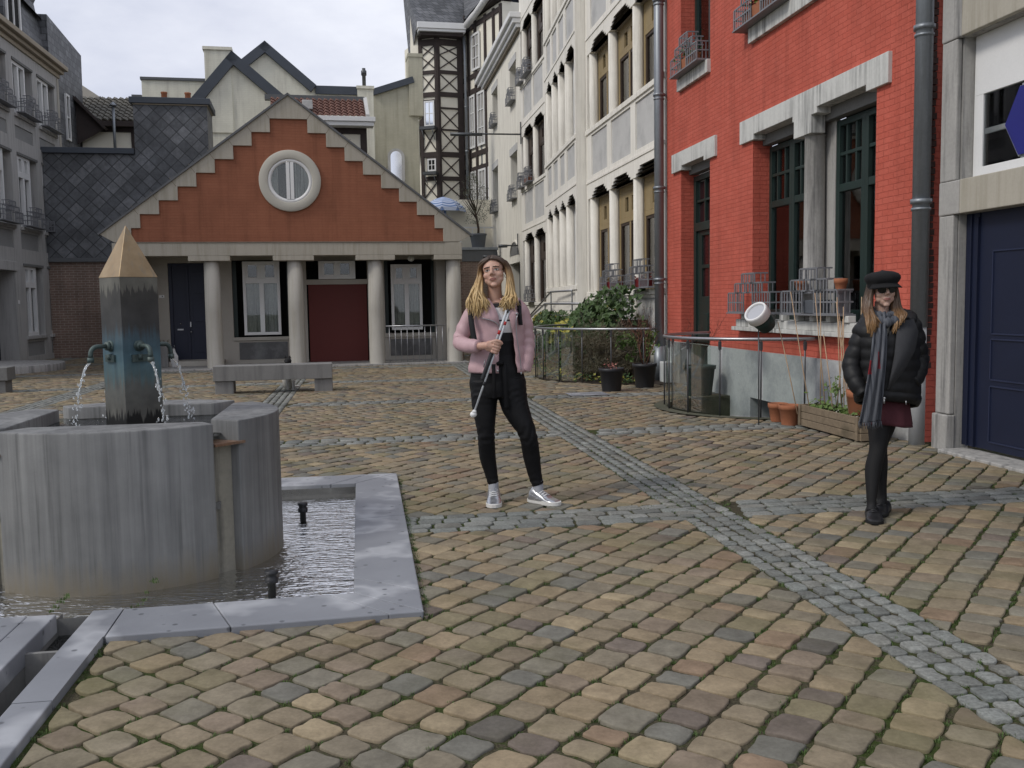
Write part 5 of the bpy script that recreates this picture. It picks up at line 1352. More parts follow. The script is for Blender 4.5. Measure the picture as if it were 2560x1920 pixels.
    p = mk(); p.tube([(10.58,-23.75,14.2),(10.62,-23.8,13.2),(10.64,-23.85,3.2)], .07, 10); p.build('drainpipe', M['zinc'], t)
    for z in (12.9, 10.9, 8.8, 6.7, 4.8):
        k = mk(); k.tube([(10.63,-23.83,z-.05),(10.63,-23.83,z+.05)], .09, 10); k.build('pipe_clamp', M['zinc'], t)
    return t
tower_house()
# tall slate-clad side wall above the plain house roof
t = HO.thing('slate_side_house', 'tall house with blank blue-grey slate side wall rising behind the white cornice', 'house', 11.5)
mk = lambda: MB(HO.sg, 11.5)
w = mk(); w.prism([(11.55,-22.0),(14.5,-22.6),(14.5,-30),(11.55,-30)], 3, 20, 'xy'); w.build('slate_wall', M['bluewall'], t)
k = mk(); k.tube([(11.62,-21.9,10),(11.62,-21.9,16)], .06, 8); k.build('drainpipe', M['zinc'], t)
k = mk(); k.tube([(13.1,-22.15,10),(13.1,-22.15,19)], .1, 8); k.build('drainpipe', M['zinc'], t)

# ------------------------------------------------------------------ terrace on brown brick, with parasol and olive tree
t = HO.thing('terrace_wall', 'brown brick terrace wall with a grey coping, to the right of the gabled house', 'wall', 8.5)
mk = lambda: MB(HO.sg, 8.5); d = -19.2
w = mk(); w.box(6.0, 11.52, d-6, d, -.05, 3.28); w.build('brick_wall', M['brownbrick'], t)
w = mk(); w.box(6.0, 11.52, d-6, d+.06, 3.283, 3.78); w.build('grey_band', M['lead'], t)
w = mk(); w.box(6.0, 11.60, d-6, d+.12, 3.783, 3.9); w.build('coping', M['zinc'], t, bevel=.01)
w = mk(); w.box(9.2, 11.5, d-2.2, d-2.0, 3.9, 6.2); w.build('back_wall', M['infill'], t)
TD = -19.3; TP = HO.p(10.35, TD-.25, 3.9)
t = thing('olive_tree', 'small olive tree in a grey tub on the brick terrace', 'tree', TP)
m = MB(); m.tube([(0,0,.40),(.02,0,.85),(-.06,.02,1.35),(-.16,.0,1.75)], [.06,.05,.045,.03], 8)
r2 = random.Random(11)
for k in range(9):
    a = r2.uniform(0,6.28); m.tube([(-.08,0,1.3+.05*k), (-.1+.35*math.cos(a), .3*math.sin(a), 1.8+.1*k), (-.1+.6*math.cos(a), .5*math.sin(a), 2.1+.12*k)], [.025,.015,.006], 6)
m.build('trunk', M['brownwood'], t)
M['olive'] = pm('olive_leaf', (.085,.095,.06), .6, .35, 8, 30, 0, stain=(.14,.15,.11), st_amt=.6)
M['tubgrey'] = pm('grey_tub', (.10,.11,.125), .55, .15, 3, 40, .03)
m = MB()
for k in range(1900):
    a = r2.uniform(0,6.28); rr_ = r2.random()**.6; z = r2.random(); rad = (.85*math.sin(math.pi*min(1,.12+z*.85))**.7)*rr_
    c = Vector((-.12+rad*math.cos(a), rad*.9*math.sin(a), 1.15+2.1*z + .12*math.sin(a*3))); dr = Vector((r2.gauss(0,1), r2.gauss(0,1), r2.gauss(.5,1))).normalized(); s_ = dr.orthogonal().normalized()*.013
    if noise.noise(c*2.3) < -.12: continue
    m.add([c-dr*.05, c+s_, c+dr*.05, c-s_], [(0,1,2,3)])
m.build('crown', M['olive'], t, recalc=False)
t = thing('olive_tub', 'grey round tub standing on the brick terrace under the olive tree', 'plant pot', TP)
m = MB(); m.lathe([(.28,0),(.36,.52),(.385,.55),(.385,.62),(.35,.62),(.34,.5)], n=22, cap=False); m.lathe([(.001,.52),(.345,.52)], n=22, cap=False); m.build('tub', M['tubgrey'], t)
# parasol
PP = HO.p(9.05, -21.2, 3.9)
def stripem():
    m, t, p = nodes('blue_white_stripes'); c = t.nodes.new('ShaderNodeTexCoord'); s = t.nodes.new('ShaderNodeSeparateXYZ'); t.links.new(c.outputs['Object'], s.inputs[0])
    ln = t.nodes.new('ShaderNodeVectorMath'); ln.operation = 'LENGTH'; mp = t.nodes.new('ShaderNodeMapping'); mp.inputs['Scale'].default_value = (1,1,0); t.links.new(c.outputs['Object'], mp.inputs['Vector']); t.links.new(mp.outputs[0], ln.inputs[0])
    fr = t.nodes.new('ShaderNodeMath'); fr.operation = 'MULTIPLY'; fr.inputs[1].default_value = 7.5; t.links.new(ln.outputs['Value'], fr.inputs[0]); f2 = t.nodes.new('ShaderNodeMath'); f2.operation = 'FRACT'; t.links.new(fr.outputs[0], f2.inputs[0])
    t.links.new(ramp(t, f2.outputs[0], [(.35, (.55,.62,.78)), (.45, (.16,.25,.48)), (.85, (.16,.25,.48)), (.93, (.55,.62,.78))]), p.inputs['Base Color']); p.inputs['Roughness'].default_value = .8; return m
t = thing('parasol', 'open parasol with blue and white stripes on the terrace above the roof edge', 'parasol', PP)
m = MB(); m.tube([(0,0,0),(.0,0,2.3)], .025, 8); m.build('pole', M['white'], t)
m = MB(); n = 8; prof = [(.02,2.42),(.35,2.33),(.7,2.15),(1.0,1.88),(1.03,1.72)]; m.lathe(prof, n=n, smooth=False, cap=False); m.build('canopy', stripem(), t, recalc=False)
m = MB()
for k in range(8): a = 2*math.pi*k/8; m.tube([(.03*math.cos(a),.03*math.sin(a),2.2),(.98*math.cos(a),.98*math.sin(a),1.87)], .008, 5)
m.build('ribs', M['white'], t)
# dark garden furniture and low white railing behind
t = HO.thing('terrace_railing', 'low pale railing on the terrace next to the olive tree', 'railing', 9.0, -20.3, 3.9)
m = MB(HO.sg); m.box(0, 2.4, -.02, .02, .92, .99); m.build('rail', M['white'], t)
for k in range(5): m = MB(HO.sg); m.box(.1+.55*k, .15+.55*k, -.02, .02, 0, .92); m.build('post', M['white'], t)
# ------------------------------------------------------------------ fountain and pool
def copingm():
    m, t, p = nodes('bluestone_coping'); v = vmap(t)
    f = noise_n(t, v, 1.6, 5, .6); f2 = noise_n(t, v, 60, 3); f3 = noise_n(t, vmap(t, (1,1,1)), 2.4, 3, .5)
    c = ramp(t, f, [(.3, (.165,.172,.19)), (.7, (.225,.235,.255))])
    c = mixc(t, ramp(t, f3, [(.50, (0,0,0)), (.60, (.6,.6,.6)), (.70, (.1,.1,.1))]), c, (.46,.47,.49))     # limescale bands
    vo = t.nodes.new('ShaderNodeTexVoronoi'); vo.inputs['Scale'].default_value = 11; t.links.new(v, vo.inputs['Vector'])
    c = mixc(t, ramp(t, vo.outputs['Distance'], [(.10, (.8,.8,.8)), (.17, (0,0,0))]), c, (.075,.08,.09))   # dark spots
    t.links.new(c, p.inputs['Base Color']); p.inputs['Roughness'].default_value = .5; p.inputs['Specular IOR Level'].default_value = .4
    bump(t, p, f2, .15, .003); return m
M['coping'] = copingm()
def basinm():
    m, t, p = nodes('streaked_fountain_concrete'); v = vmap(t); v2 = vmap(t, (11,11,.35)); v3 = vmap(t, (30,30,.8))
    f = noise_n(t, v, 1.6, 5, .6); f2 = noise_n(t, v2, 1.0, 5, .65); f3 = noise_n(t, v3, 1.0, 3, .6); f4 = noise_n(t, v, 70, 3)
    c = ramp(t, f, [(.3, (.130,.132,.131)), (.7, (.218,.219,.214))])
    c = mixc(t, 1.0, c, ramp(t, f2, [(.32, (.62,.62,.63)), (.55, (1.0,1.0,1.0)), (.72, (1.2,1.2,1.19))]), 'MULTIPLY')
    c = mixc(t, 1.0, c, ramp(t, f3, [(.30, (.62,.62,.62)), (.45, (1,1,1)), (.8, (1.12,1.12,1.12))]), 'MULTIPLY')
    s = t.nodes.new('ShaderNodeSeparateXYZ'); cc = t.nodes.new('ShaderNodeTexCoord'); t.links.new(cc.outputs['Object'], s.inputs[0])
    # tan and black water marks low down, with a ragged edge
    ad = t.nodes.new('ShaderNodeMath'); ad.operation = 'MULTIPLY_ADD'; ad.inputs[1].default_value = -.45; t.links.new(f2, ad.inputs[0]); t.links.new(s.outputs['Z'], ad.inputs[2])
    k = ramp(t, ad.outputs[0], [(-.0, (0,0,0)), (.001, (0,0,0))])
    mr = t.nodes.new('ShaderNodeMapRange'); mr.inputs['From Min'].default_value = -.12; mr.inputs['From Max'].default_value = -.30; t.links.new(ad.outputs[0], mr.inputs['Value'])
    c = mixc(t, mr.outputs[0], c, (.16,.14,.105))
    t.links.new(c, p.inputs['Base Color']); p.inputs['Roughness'].default_value = .6; p.inputs['Specular IOR Level'].default_value = .35
    bump(t, p, f4, .25, .004); return m
M['basin'] = basinm()
def pillarm():
    m, t, p = nodes('patinated_bronze'); v2 = vmap(t, (16,16,1.2)); v = vmap(t); f = noise_n(t, v2, 1.0, 5, .65); f1 = noise_n(t, v, 5, 5, .6); f3 = noise_n(t, vmap(t,(45,45,1.5)), 1, 4, .7)
    cc = t.nodes.new('ShaderNodeTexCoord'); s = t.nodes.new('ShaderNodeSeparateXYZ'); t.links.new(cc.outputs['Object'], s.inputs[0])
    def jit(amt, fac):
        a = t.nodes.new('ShaderNodeMath'); a.operation = 'SUBTRACT'; t.links.new(fac, a.inputs[0]); a.inputs[1].default_value = .5
        b = t.nodes.new('ShaderNodeMath'); b.operation = 'MULTIPLY_ADD'; b.inputs[1].default_value = amt; t.links.new(a.outputs[0], b.inputs[0]); t.links.new(s.outputs['Z'], b.inputs[2])
        mr = t.nodes.new('ShaderNodeMapRange'); mr.inputs['From Min'].default_value = .5; mr.inputs['From Max'].default_value = 1.7; t.links.new(b.outputs[0], mr.inputs['Value']); return mr.outputs[0]
    z = lambda q: (q-.5)/1.2
    c = ramp(t, jit(.28, f3), [(z(.80), (.010,.010,.009)), (z(.815), (.115,.112,.098)), (z(.98), (.105,.108,.100)), (z(1.05), (.085,.135,.145)), (z(1.16), (.068,.125,.155)), (z(1.27), (.055,.090,.112)), (z(1.34), (.050,.050,.050)), (z(1.555), (.055,.052,.047)), (z(1.568), (.135,.13,.11)), (z(1.64), (.14,.135,.115))])
    c = mixc(t, 1.0, c, ramp(t, f1, [(.3, (.65,.65,.65)), (.7, (1.3,1.3,1.3))]), 'MULTIPLY')
    t.links.new(c, p.inputs['Base Color']); p.inputs['Roughness'].default_value = .5; p.inputs['Metallic'].default_value = .25; p.inputs['Specular IOR Level'].default_value = .45
    bump(t, p, f1, .15, .004); return m
M['pillar'] = pillarm()
m, t, p = nodes('gilded_bronze'); f = noise_n(t, vmap(t), 6, 5, .6); f2 = noise_n(t, vmap(t,(30,30,3)), 1, 4)
t.links.new(mixc(t, ramp(t, f2, [(.55,(0,0,0)),(.72,(.6,.6,.6))]), ramp(t, f, [(.3, (.26,.185,.105)), (.7, (.40,.30,.185))]), (.22,.2,.16)), p.inputs['Base Color']); p.inputs['Metallic'].default_value = .75; p.inputs['Roughness'].default_value = .38; M['gold'] = m; p.inputs['Roughness'].default_value = .5; p.inputs['Metallic'].default_value = .6
M['tap'] = pm('verdigris_tap', (.075,.105,.10), .55, .3, 9, 40, .2, metal=.4, stain=(.16,.18,.165), st_amt=.6)
def waterm(name, tint, ripple, scale, dist):
    m = bpy.data.materials.new(name); m.use_nodes = True; t = m.node_tree; t.nodes.clear()
    o = t.nodes.new('ShaderNodeOutputMaterial'); tr = t.nodes.new('ShaderNodeBsdfTransparent'); gl = t.nodes.new('ShaderNodeBsdfGlossy'); mxs = t.nodes.new('ShaderNodeMixShader'); fr = t.nodes.new('ShaderNodeFresnel'); fr.inputs['IOR'].default_value = 1.40
    tr.inputs['Color'].default_value = (*tint, 1); gl.inputs['Roughness'].default_value = .03
    v = vmap(t, scale); f = noise_n(t, v, 1.0, 3, .55); f2 = noise_n(t, vmap(t, tuple(x*2.7 for x in scale)), 1.0, 2, .5)
    h = mixc(t, .35, f, f2); b = t.nodes.new('ShaderNodeBump'); b.inputs['Strength'].default_value = ripple; b.inputs['Distance'].default_value = dist
    t.links.new(h, b.inputs['Height'])
    for q in (gl, fr): t.links.new(b.outputs['Normal'], q.inputs['Normal'])
    k = t.nodes.new('ShaderNodeMath'); k.operation = 'MULTIPLY_ADD'; k.inputs[1].default_value = 1.2; k.inputs[2].default_value = .0; k.use_clamp = True
    t.links.new(fr.outputs[0], k.inputs[0]); t.links.new(k.outputs[0], mxs.inputs[0]); t.links.new(tr.outputs[0], mxs.inputs[1]); t.links.new(gl.outputs[0], mxs.inputs[2]); t.links.new(mxs.outputs[0], o.inputs['Surface'])
    return m
M['water'] = waterm('pool_water', (.80,.83,.74), 1.0, (5, 14, 5), .045)
M['basinwater'] = waterm('basin_water', (.45,.48,.45), 1.0, (14, 22, 14), .06)
M['poolfloor'] = pm('algae_pool_floor', (.40,.385,.27), .8, .25, 1.5, 20, .2, stain=(.20,.205,.15), st_amt=.6)

CB = Vector((-2.36, 5.90)); FA = R(8.8)
CB = CB
t = thing('fountain', 'round streaked concrete fountain of four curved walls around a bronze pillar with gilded point', 'fountain', (CB.x, CB.y, 0), FA)
Rb = .89
for k in range(4):
    m = MB(); a = math.pi/2*k
    a1, a0 = math.atan2(-.66, .585), math.atan2(-.69, -.52)
    arc = [(Rb*math.cos(a1+(a0-a1)*i/26), Rb*math.sin(a1+(a0-a1)*i/26)) for i in range(27)]
    poly = [(-.42,-.54),(.52,-.545)] + arc
    rot = lambda q: (q[0]*math.cos(a)-q[1]*math.sin(a), q[0]*math.sin(a)+q[1]*math.cos(a))
    poly = [rot(q) for q in poly]
    n = len(poly); zs = (-.28, .80)
    m.add([(x,y,zs[0]) for x,y in poly]+[(x,y,zs[1]) for x,y in poly], [tuple(range(n-1,-1,-1)), tuple(range(n,2*n))])
    m.add([(x,y,zs[0]) for x,y in poly]+[(x,y,zs[1]) for x,y in poly], [(i,(i+1)%n,n+(i+1)%n,n+i) for i in range(n)], False)
    o = m.build('basin_wall', M['basin'], t, bevel=.008, weld=True)
    for pf in o.data.polygons:
        if abs(pf.normal.z) < .2: pf.use_smooth = True
    # recessed wall in the slot between two curved walls, with a spill lip
    m = MB(); sl = [(.44,-.40),(.44,-.56),(.545,-.615),(.69,-.47),(.64,-.40)]
    m.prism([rot(q) for q in sl], -.28, .665, 'xy'); q = m.build('slot_wall', pm('stained_slot_wall', (.24,.225,.185), .7, .25, 3, 30, .2, stain=(.05,.05,.045), st_amt=.8, streak=True), t)
    m = MB(); m.prism([rot(v) for v in [(.50,-.52),(.60,-.668),(.745,-.52),(.62,-.40)]], .667, .682, 'xy'); m.build('spill_lip', pm('rusty_lip', (.18,.10,.06), .7, .4, 12, 40, .2, stain=(.3,.27,.22), st_amt=.6), q)
PA = R(50.3)                               # bearing of the pillar's right front face
pr = PA - FA
m = MB(); h = .1215
PCX, PCY = .025, .0
rotp = lambda x, y: (PCX + x*math.cos(pr)-y*math.sin(pr), PCY + x*math.sin(pr)+y*math.cos(pr))
c4 = [rotp(x, y) for x, y in ((-h,-h),(h,-h),(h,h),(-h,h))]
nz_ = 24; vs = []
for i in range(nz_+1):
    z = .3 + (1.64-.3)*i/nz_; vs += [(x, y, z) for x, y in c4]
m.add(vs, [(4*i+j, 4*i+(j+1)%4, 4*i+4+(j+1)%4, 4*i+4+j) for i in range(nz_) for j in range(4)])
pil = m.build('pillar', M['pillar'], t)
m = MB(); hc = h+.004; c5 = [rotp(x, y) for x, y in ((-hc,-hc),(hc,-hc),(hc,hc),(-hc,hc))]
m.add([(x,y,1.637) for x,y in c5] + [(PCX,PCY,1.958)], [(0,1,4),(1,2,4),(2,3,4),(3,0,4),(3,2,1,0)]); m.build('gilded_point', M['gold'], pil, bevel=.003)
jets = []
for k in range(4):
    a = pr + math.pi/2*k - math.pi/2       # outward bearing of each face
    d = Vector((math.cos(a), math.sin(a), 0)); s_ = Vector((-d.y, d.x, 0))
    m = MB(); z0 = 1.225
    off = s_*(-.02) + Vector((PCX, PCY, 0))
    P0 = off + d*(h-.01) + Vector((0,0,z0))
    m.tube([P0, P0+d*.02], .034, 12); m.tube([P0+d*.018, P0+d*.04], .027, 12)
    pts = [P0+d*.03]
    for i in range(8):
        b = math.pi/2*i/7; pts.append(P0 + d*(.095+.045*math.sin(b)) + Vector((0,0,-.05*(1-math.cos(b)))))
    pts.append(P0 + d*.141 + Vector((0,0,-.065)))
    m.tube(pts, .0135, 12); e = pts[-1]; m.tube([e+Vector((0,0,.0)), e+Vector((0,0,-.03))], .019, 12)
    m.obox(P0+d*.012+Vector((0,0,-.075)), s_, d, (0,0,1), .05, .012, .022); m.tube([P0+d*.02+Vector((0,0,-.05)), P0+d*.02+Vector((0,0,-.085))], .016, 8)
    m.build('tap', M['tap'], pil)
    jets.append((e + Vector((0,0,-.03)), d))
# water inside the basin
m = MB(); q = .60; n = 30; vs = [(-q+2*q*i/n, -q+2*q*j/n, .722) for j in range(n+1) for i in range(n+1)]
m.add(vs, [(j*(n+1)+i, j*(n+1)+i+1, (j+1)*(n+1)+i+1, (j+1)*(n+1)+i) for j in range(n) for i in range(n)], True)
o = m.build('water', M['basinwater'], None, loc=(CB.x, CB.y, 0), rotz=FA); tag(o, kind='structure')
m = MB(); m.box(-.6,.6,-.6,.6,.30,.34); m.build('basin_floor', M['stone_dark'], t)
# falling water
def jetm():
    m, t, p = nodes('falling_water'); p.inputs['Base Color'].default_value = (.93,.96,.97,1); p.inputs['Roughness'].default_value = .06; p.inputs['Transmission Weight'].default_value = .75; p.inputs['IOR'].default_value = 1.33; p.inputs['Specular IOR Level'].default_value = .9; return m
M['jet'] = jetm(); r2 = random.Random(5)
labs = ['thin broken stream of water falling from the tap at the back right of the pillar', 'thin broken stream of water falling from the hidden rear tap', 'thin broken stream of water falling from the left tap, spraying drops', 'thin broken stream of water falling from the tap on the right front face']
fr_rot = Matrix.Rotation(FA, 4, 'Z')
for k, (e, d) in enumerate(jets):
    ew = Vector((CB.x, CB.y, 0)) + fr_rot @ e; dw = (fr_rot @ d)
    wl = dw.x
    lab = labs[0]
    if dw.x > .3 and dw.y < 0: lab = labs[3]
    elif dw.x < -.3 and dw.y < 0: lab = labs[2]
    elif dw.x < 0: lab = labs[1]
    m = MB(); T = .44; v0 = .13
    pts = []; rr = []; n = 46
    for i in range(n+1):
        u = T*(i/n)**.62; z = -4.9*.62*u*u*1.0; 
        if ew.z + z < .72: break
        p = dw*v0*u*2.6 + Vector((r2.gauss(0,.0012), r2.gauss(0,.0012), z)); pts.append(p); rr.append(max(.0016, (.0088-.005*i/n)*r2.uniform(.45,1.25)))
    # a rope of water that breaks into beads
    cut = int(len(pts)*.62); m.tube(pts[:cut], rr[:cut], 8)
    for i in range(4, len(pts)):
        f = i/len(pts)
        for _ in range(1 + int(2.5*f)):
            j = .004+.014*f; c = pts[i] + Vector((r2.gauss(0,j), r2.gauss(0,j), r2.gauss(0,.014))); s_ = r2.uniform(.003,.0068)
            m.sphere(c, s_, s_, s_*r2.uniform(1.0,2.2), 7, 5)
    o = m.build('water_stream', M['jet'], None, loc=ew); tag(o, lab, 'water stream', 'water streams from the pillar taps')

# pool: floor, walls, coping
pool = thing('fountain_pool', 'square sunken pool with blue grey stone edging around the fountain', 'pool', (POOL_C.x, POOL_C.y, 0))
P2l = lambda v, z: (v.x-POOL_C.x, v.y-POOL_C.y, z)
m = MB(); m.add([P2l(v, -.17) for v in PI_], [(0,1,2,3)]); m.build('pool_floor', M['poolfloor'], pool, recalc=False)
m = MB()
for i in range(4):
    a, b = PI_[i], PI_[(i+1)%4]; m.quad(P2l(a,-.3), P2l(b,-.3), P2l(b,.0), P2l(a,.0))
m.build('pool_wall', M['stone_dark'], pool, recalc=False)
def slab(poly, zt=.030, zb=-.06, bev=.006):
    m = MB(); m.prism([(v.x-POOL_C.x, v.y-POOL_C.y) for v in poly], zb, zt, 'xy'); return m.build('coping_slab', M['coping'], pool, bevel=bev)
def lerp2(a, b, f): return a + (b-a)*f
# right side, three slabs with mitred ends; far side; near side; left side
def side_slabs(o0, o1, i0, i1, cuts):
    for a, b in zip(cuts[:-1], cuts[1:]):
        e = .0012
        slab([lerp2(o0,o1,a+e), lerp2(o0,o1,b-e), lerp2(i0,i1,b-e), lerp2(i0,i1,a+e)])
side_slabs(PO[0], PO[1], PI_[0], PI_[1], [0, .09, .56, 1])
side_slabs(PO[1], PO[2], PI_[1], PI_[2], [0, .08, .5, 1])
side_slabs(PO[2], PO[3], PI_[2], PI_[3], [0, .5, 1])
nr0, nr1 = PO[0], Vector((-1.79, 4.07)); ni0, ni1 = PI_[0], Vector((-1.86, 4.455))
side_slabs(nr0, nr1, ni0, ni1, [0, .115, .62, 1])
slab([Vector((-1.793,4.068)), Vector((-1.863,4.453)), ch(-.02,.084), ch(1.05,.084), ch(1.05,.225), ch(.36,.225)])
for a in range(4): slab([ch(1.053+1.1*a,.084), ch(2.148+1.1*a,.084), ch(2.148+1.1*a,.225), ch(1.053+1.1*a,.225)])
slab([ch(-.0,-.075), ch(.0,-.20), ch(1.2,-.20), ch(1.2,-.075)]); slab([ch(.0,-.203), ch(.0,-.62), ch(1.2,-.62), ch(1.2,-.203)])
for a in range(4): slab([ch(1.203+1.1*a,-.075), ch(1.203+1.1*a,-.62), ch(2.3+1.1*a,-.62), ch(2.3+1.1*a,-.075)])
slab([ch(.0,-.623), ch(.18,-1.7), Vector((-4.0,3.75)), Vector((-3.4,4.2))])
# drain channel: floor, sides, a bar across
m = MB()
for z, a0_, a1_ in ((-.16,-.1,.42),(-.24,.42,5.5)): m.add([P2l(ch(a0_,-.085),z), P2l(ch(a1_,-.085),z), P2l(ch(a1_,.095),z), P2l(ch(a0_,.095),z)], [(0,1,2,3)])
for b in (-.078, .087): m.add([P2l(ch(-.1,b),-.25), P2l(ch(5.5,b),-.25), P2l(ch(5.5,b),-.0), P2l(ch(-.1,b),-.0)], [(0,1,2,3)])
m.build('channel_lining', M['stone_dark'], pool, recalc=False)
m = MB(); c = ch(.42,.004); m.obox(P2l(c,-.09), (*CH_N,0), (*CH_D,0), (0,0,1), .082, .012, .085); m.build('channel_weir', M['granite'], pool)
for nm, z, pts in (('water', -.078, PI_),):
    m = MB(); n = 40
    vs = [];
    for j in range(n+1):
        for i in range(n+1):
            a = lerp2(PI_[0], PI_[3], i/n); b = lerp2(PI_[1], PI_[2], i/n); q = lerp2(a, b, j/n); vs.append((q.x-POOL_C.x, q.y-POOL_C.y, z))
    m.add(vs, [(j*(n+1)+i, j*(n+1)+i+1, (j+1)*(n+1)+i+1, (j+1)*(n+1)+i) for j in range(n) for i in range(n)], True)
    o = m.build('water', M['water'], None, loc=(POOL_C.x, POOL_C.y, 0)); tag(o, kind='structure')
m = MB(); m.add([P2l(ch(-.08,-.077),-.082), P2l(ch(.42,-.077),-.082), P2l(ch(.42,.086),-.082), P2l(ch(-.08,.086),-.082)], [(0,1,2,3)]); m.add([P2l(ch(.42,-.077),-.19), P2l(ch(5.4,-.077),-.2), P2l(ch(5.4,.086),-.2), P2l(ch(.42,.086),-.19)], [(0,1,2,3)])
o = m.build('water', M['basinwater'], None, loc=(POOL_C.x, POOL_C.y, 0), recalc=False); tag(o, kind='structure')
# black spray nozzles standing in the pool
for i, (x, y, lab) in enumerate(((-1.29, 4.98, 'black spray nozzle standing in the pool water near the front edge'), (-1.5, 6.72, 'black spray nozzle standing in the pool water beyond the fountain wall'))):
    t = thing('spray_nozzle', lab, 'nozzle', (x, y, -.19), 0, 'spray nozzles in the pool')
    m = MB(); m.lathe([(.022,0),(.022,.175),(.034,.18),(.036,.205),(.028,.21),(.028,.225),(.036,.23),(.036,.245),(.0,.247)], n=14); m.build('nozzle', M['blackplastic'], t)
# ------------------------------------------------------------------ glass balustrades, pots and plants along the right-hand houses
def balustrade(s_c, rad, a0, a1, zt, label, posts):
    t = RED.thing('glass_balustrade', label, 'balustrade', s_c)
    P = lambda a, r=rad, z=0: (r*math.cos(a), r*math.sin(a), z)
    n = 48
    m = MB(); m.tube([P(a0+(a1-a0)*i/n, rad, zt) for i in range(n+1)], .021, 10); m.build('handrail', M['steel'], t)
    for k in range(posts):
        a = a0+(a1-a0)*(k+.35)/posts; m = MB(); m.tube([P(a, rad, -.02), P(a, rad, zt)], .011, 8); m.box(*[v for c in (P(a)[0],P(a)[1]) for v in (c-.016, c+.016)], zt-.13, zt-.03); m.build('post', M['darksteel'], t)
    for k in range(posts):
        b0 = a0+(a1-a0)*(k+.40)/posts; b1 = min(a1, a0+(a1-a0)*(k+1.30)/posts) if a1 > a0 else max(a1, a0+(a1-a0)*(k+1.30)/posts); m = MB(); q = 8; vs = []
        for i in range(q+1):
            a = b0+(b1-b0)*i/q; vs += [P(a, rad-.022, .03), P(a, rad-.022, zt-.06)]
        m.add(vs, [(2*i, 2*i+2, 2*i+3, 2*i+1) for i in range(q)], True); m.build('glass_panel', M['railglass'], t, recalc=False)
    return t
balustrade(WELL_S, WELL_R+.03, math.pi-.02, .25, .96, 'curved glass balustrade with steel handrail round the basement light well of the red house', 8)
balustrade(9.6, 2.17, math.pi*.93, .04, .96, 'curved glass balustrade with steel handrail round the bushes by the cream house', 11)

def leafm(name, c1, c2, c3=None):
    m, t, p = nodes(name); v = vmap(t); f = noise_n(t, v, 3.5, 3, .6); f2 = noise_n(t, v, 26, 3, .6)
    st_ = [(.3, c1), (.7, c2)] if c3 is None else [(.28, c1), (.5, c2), (.68, c3)]
    t.links.new(mixc(t, .55, ramp(t, f, st_), ramp(t, f2, st_)), p.inputs['Base Color']); p.inputs['Roughness'].default_value = .55; p.inputs['Specular IOR Level'].default_value = .35
    return m
M['ivy'] = leafm('ivy_leaf', (.018,.042,.012), (.045,.085,.022), (.085,.12,.045))
M['yellowleaf'] = leafm('variegated_yellow_leaf', (.30,.27,.05), (.38,.33,.06), (.16,.19,.04))
M['dryleaf'] = leafm('dry_brown_leaf', (.085,.05,.022), (.15,.095,.045))
M['conifer'] = leafm('feathery_conifer', (.022,.040,.012), (.045,.075,.022))
M['conifer_brown'] = leafm('browned_conifer', (.060,.045,.028), (.11,.082,.055), (.07,.075,.03))
M['redtwig'] = pm('reddish_twig', (.155,.075,.05), .8, .3, 8, 40, .1)
M['flowerwhite'] = pm('pale_flower', (.6,.58,.5), .8, .15, 9, 40, 0)
M['flowerpink'] = pm('pink_flower', (.48,.2,.17), .8, .2, 9, 40, 0)
M['flowerred'] = pm('deep_red_flower_pot', (.16,.012,.015), .6, .2, 9, 40, 0)
M['youngleaf'] = leafm('fresh_green_leaf', (.06,.11,.02), (.12,.18,.045))
r3 = random.Random(21)
def leaf(m, c, nrm, size, mi):
    n = Vector(nrm).normalized(); a = n.orthogonal().normalized(); a = Matrix.Rotation(r3.uniform(0,6.28), 3, n) @ a; b = n.cross(a); c = Vector(c); m.m = mi
    s_ = size
    m.add([c-b*s_*.9, c-b*s_*.35+a*s_*.62, c+b*s_*.15+a*s_*.42, c+b*s_-n*s_*.15, c+b*s_*.15-a*s_*.42, c-b*s_*.35-a*s_*.62], [(0,1,2,3),(0,3,4,5)])
# ivy and yellow variegated climber on the stair side wall: height profile along the facade
def hprof(s): return np.interp(s, [8.9,9.3,10.0,10.8,12.0,13.2,14.3,15.2,16.2,17.0], [.9,1.75,1.70,1.45,1.12,.95,.9,1.25,1.1,.3])
t = RED.thing('ivy', 'mass of dark ivy mixed with yellow variegated leaves climbing beside the cream house stairs', 'ivy', 12.5)
m = MB(1, 0)
stems = MB()
for k in range(9000):
    s = r3.uniform(9.0, 17.0); H = hprof(s); z = r3.random()**.75*H; dmax = 1.75 if s > 10.5 else 1.1+ .35*(s-9)
    d = .12 + (dmax-.12)*(r3.random()**.5) * (1 - .45*(z/max(H,.1)))
    if noise.noise(Vector((s*1.6, d*1.8, z*2.2))) < -.30: continue
    y_ = noise.noise(Vector((s*.75+3, d*.9, z*1.3))) + (.22 if 10.6 < s < 13.5 and z > .45*H else -.12) + (.12 if s > 14.5 else 0)
    mi = 1 if (y_ > .20 and r3.random() < .8) else (2 if noise.noise(Vector((s*1.1, z*2.4, 9))) > .18 and s > 11 and r3.random() < .6 else 0)
    leaf(m, (s-12.5, d, z), (r3.gauss(-.35,.5), r3.gauss(.8,.45), r3.gauss(.45,.5)), r3.uniform(.04,.085), mi)
m.build('leaves', [M['ivy'], M['yellowleaf'], M['dryleaf']], t, recalc=False)
for k in range(90):
    s = r3.uniform(9.2,16.8); d = r3.uniform(.15,1.3); h = hprof(s)*r3.uniform(.6,1.0); pts = [(s-12.5, d, 0), (s-12.5+r3.gauss(0,.12), d+r3.gauss(0,.1), h*.5), (s-12.5+r3.gauss(0,.22), d+r3.gauss(0,.12), h)]
    stems.tube(pts, [.010,.007,.003], 5)
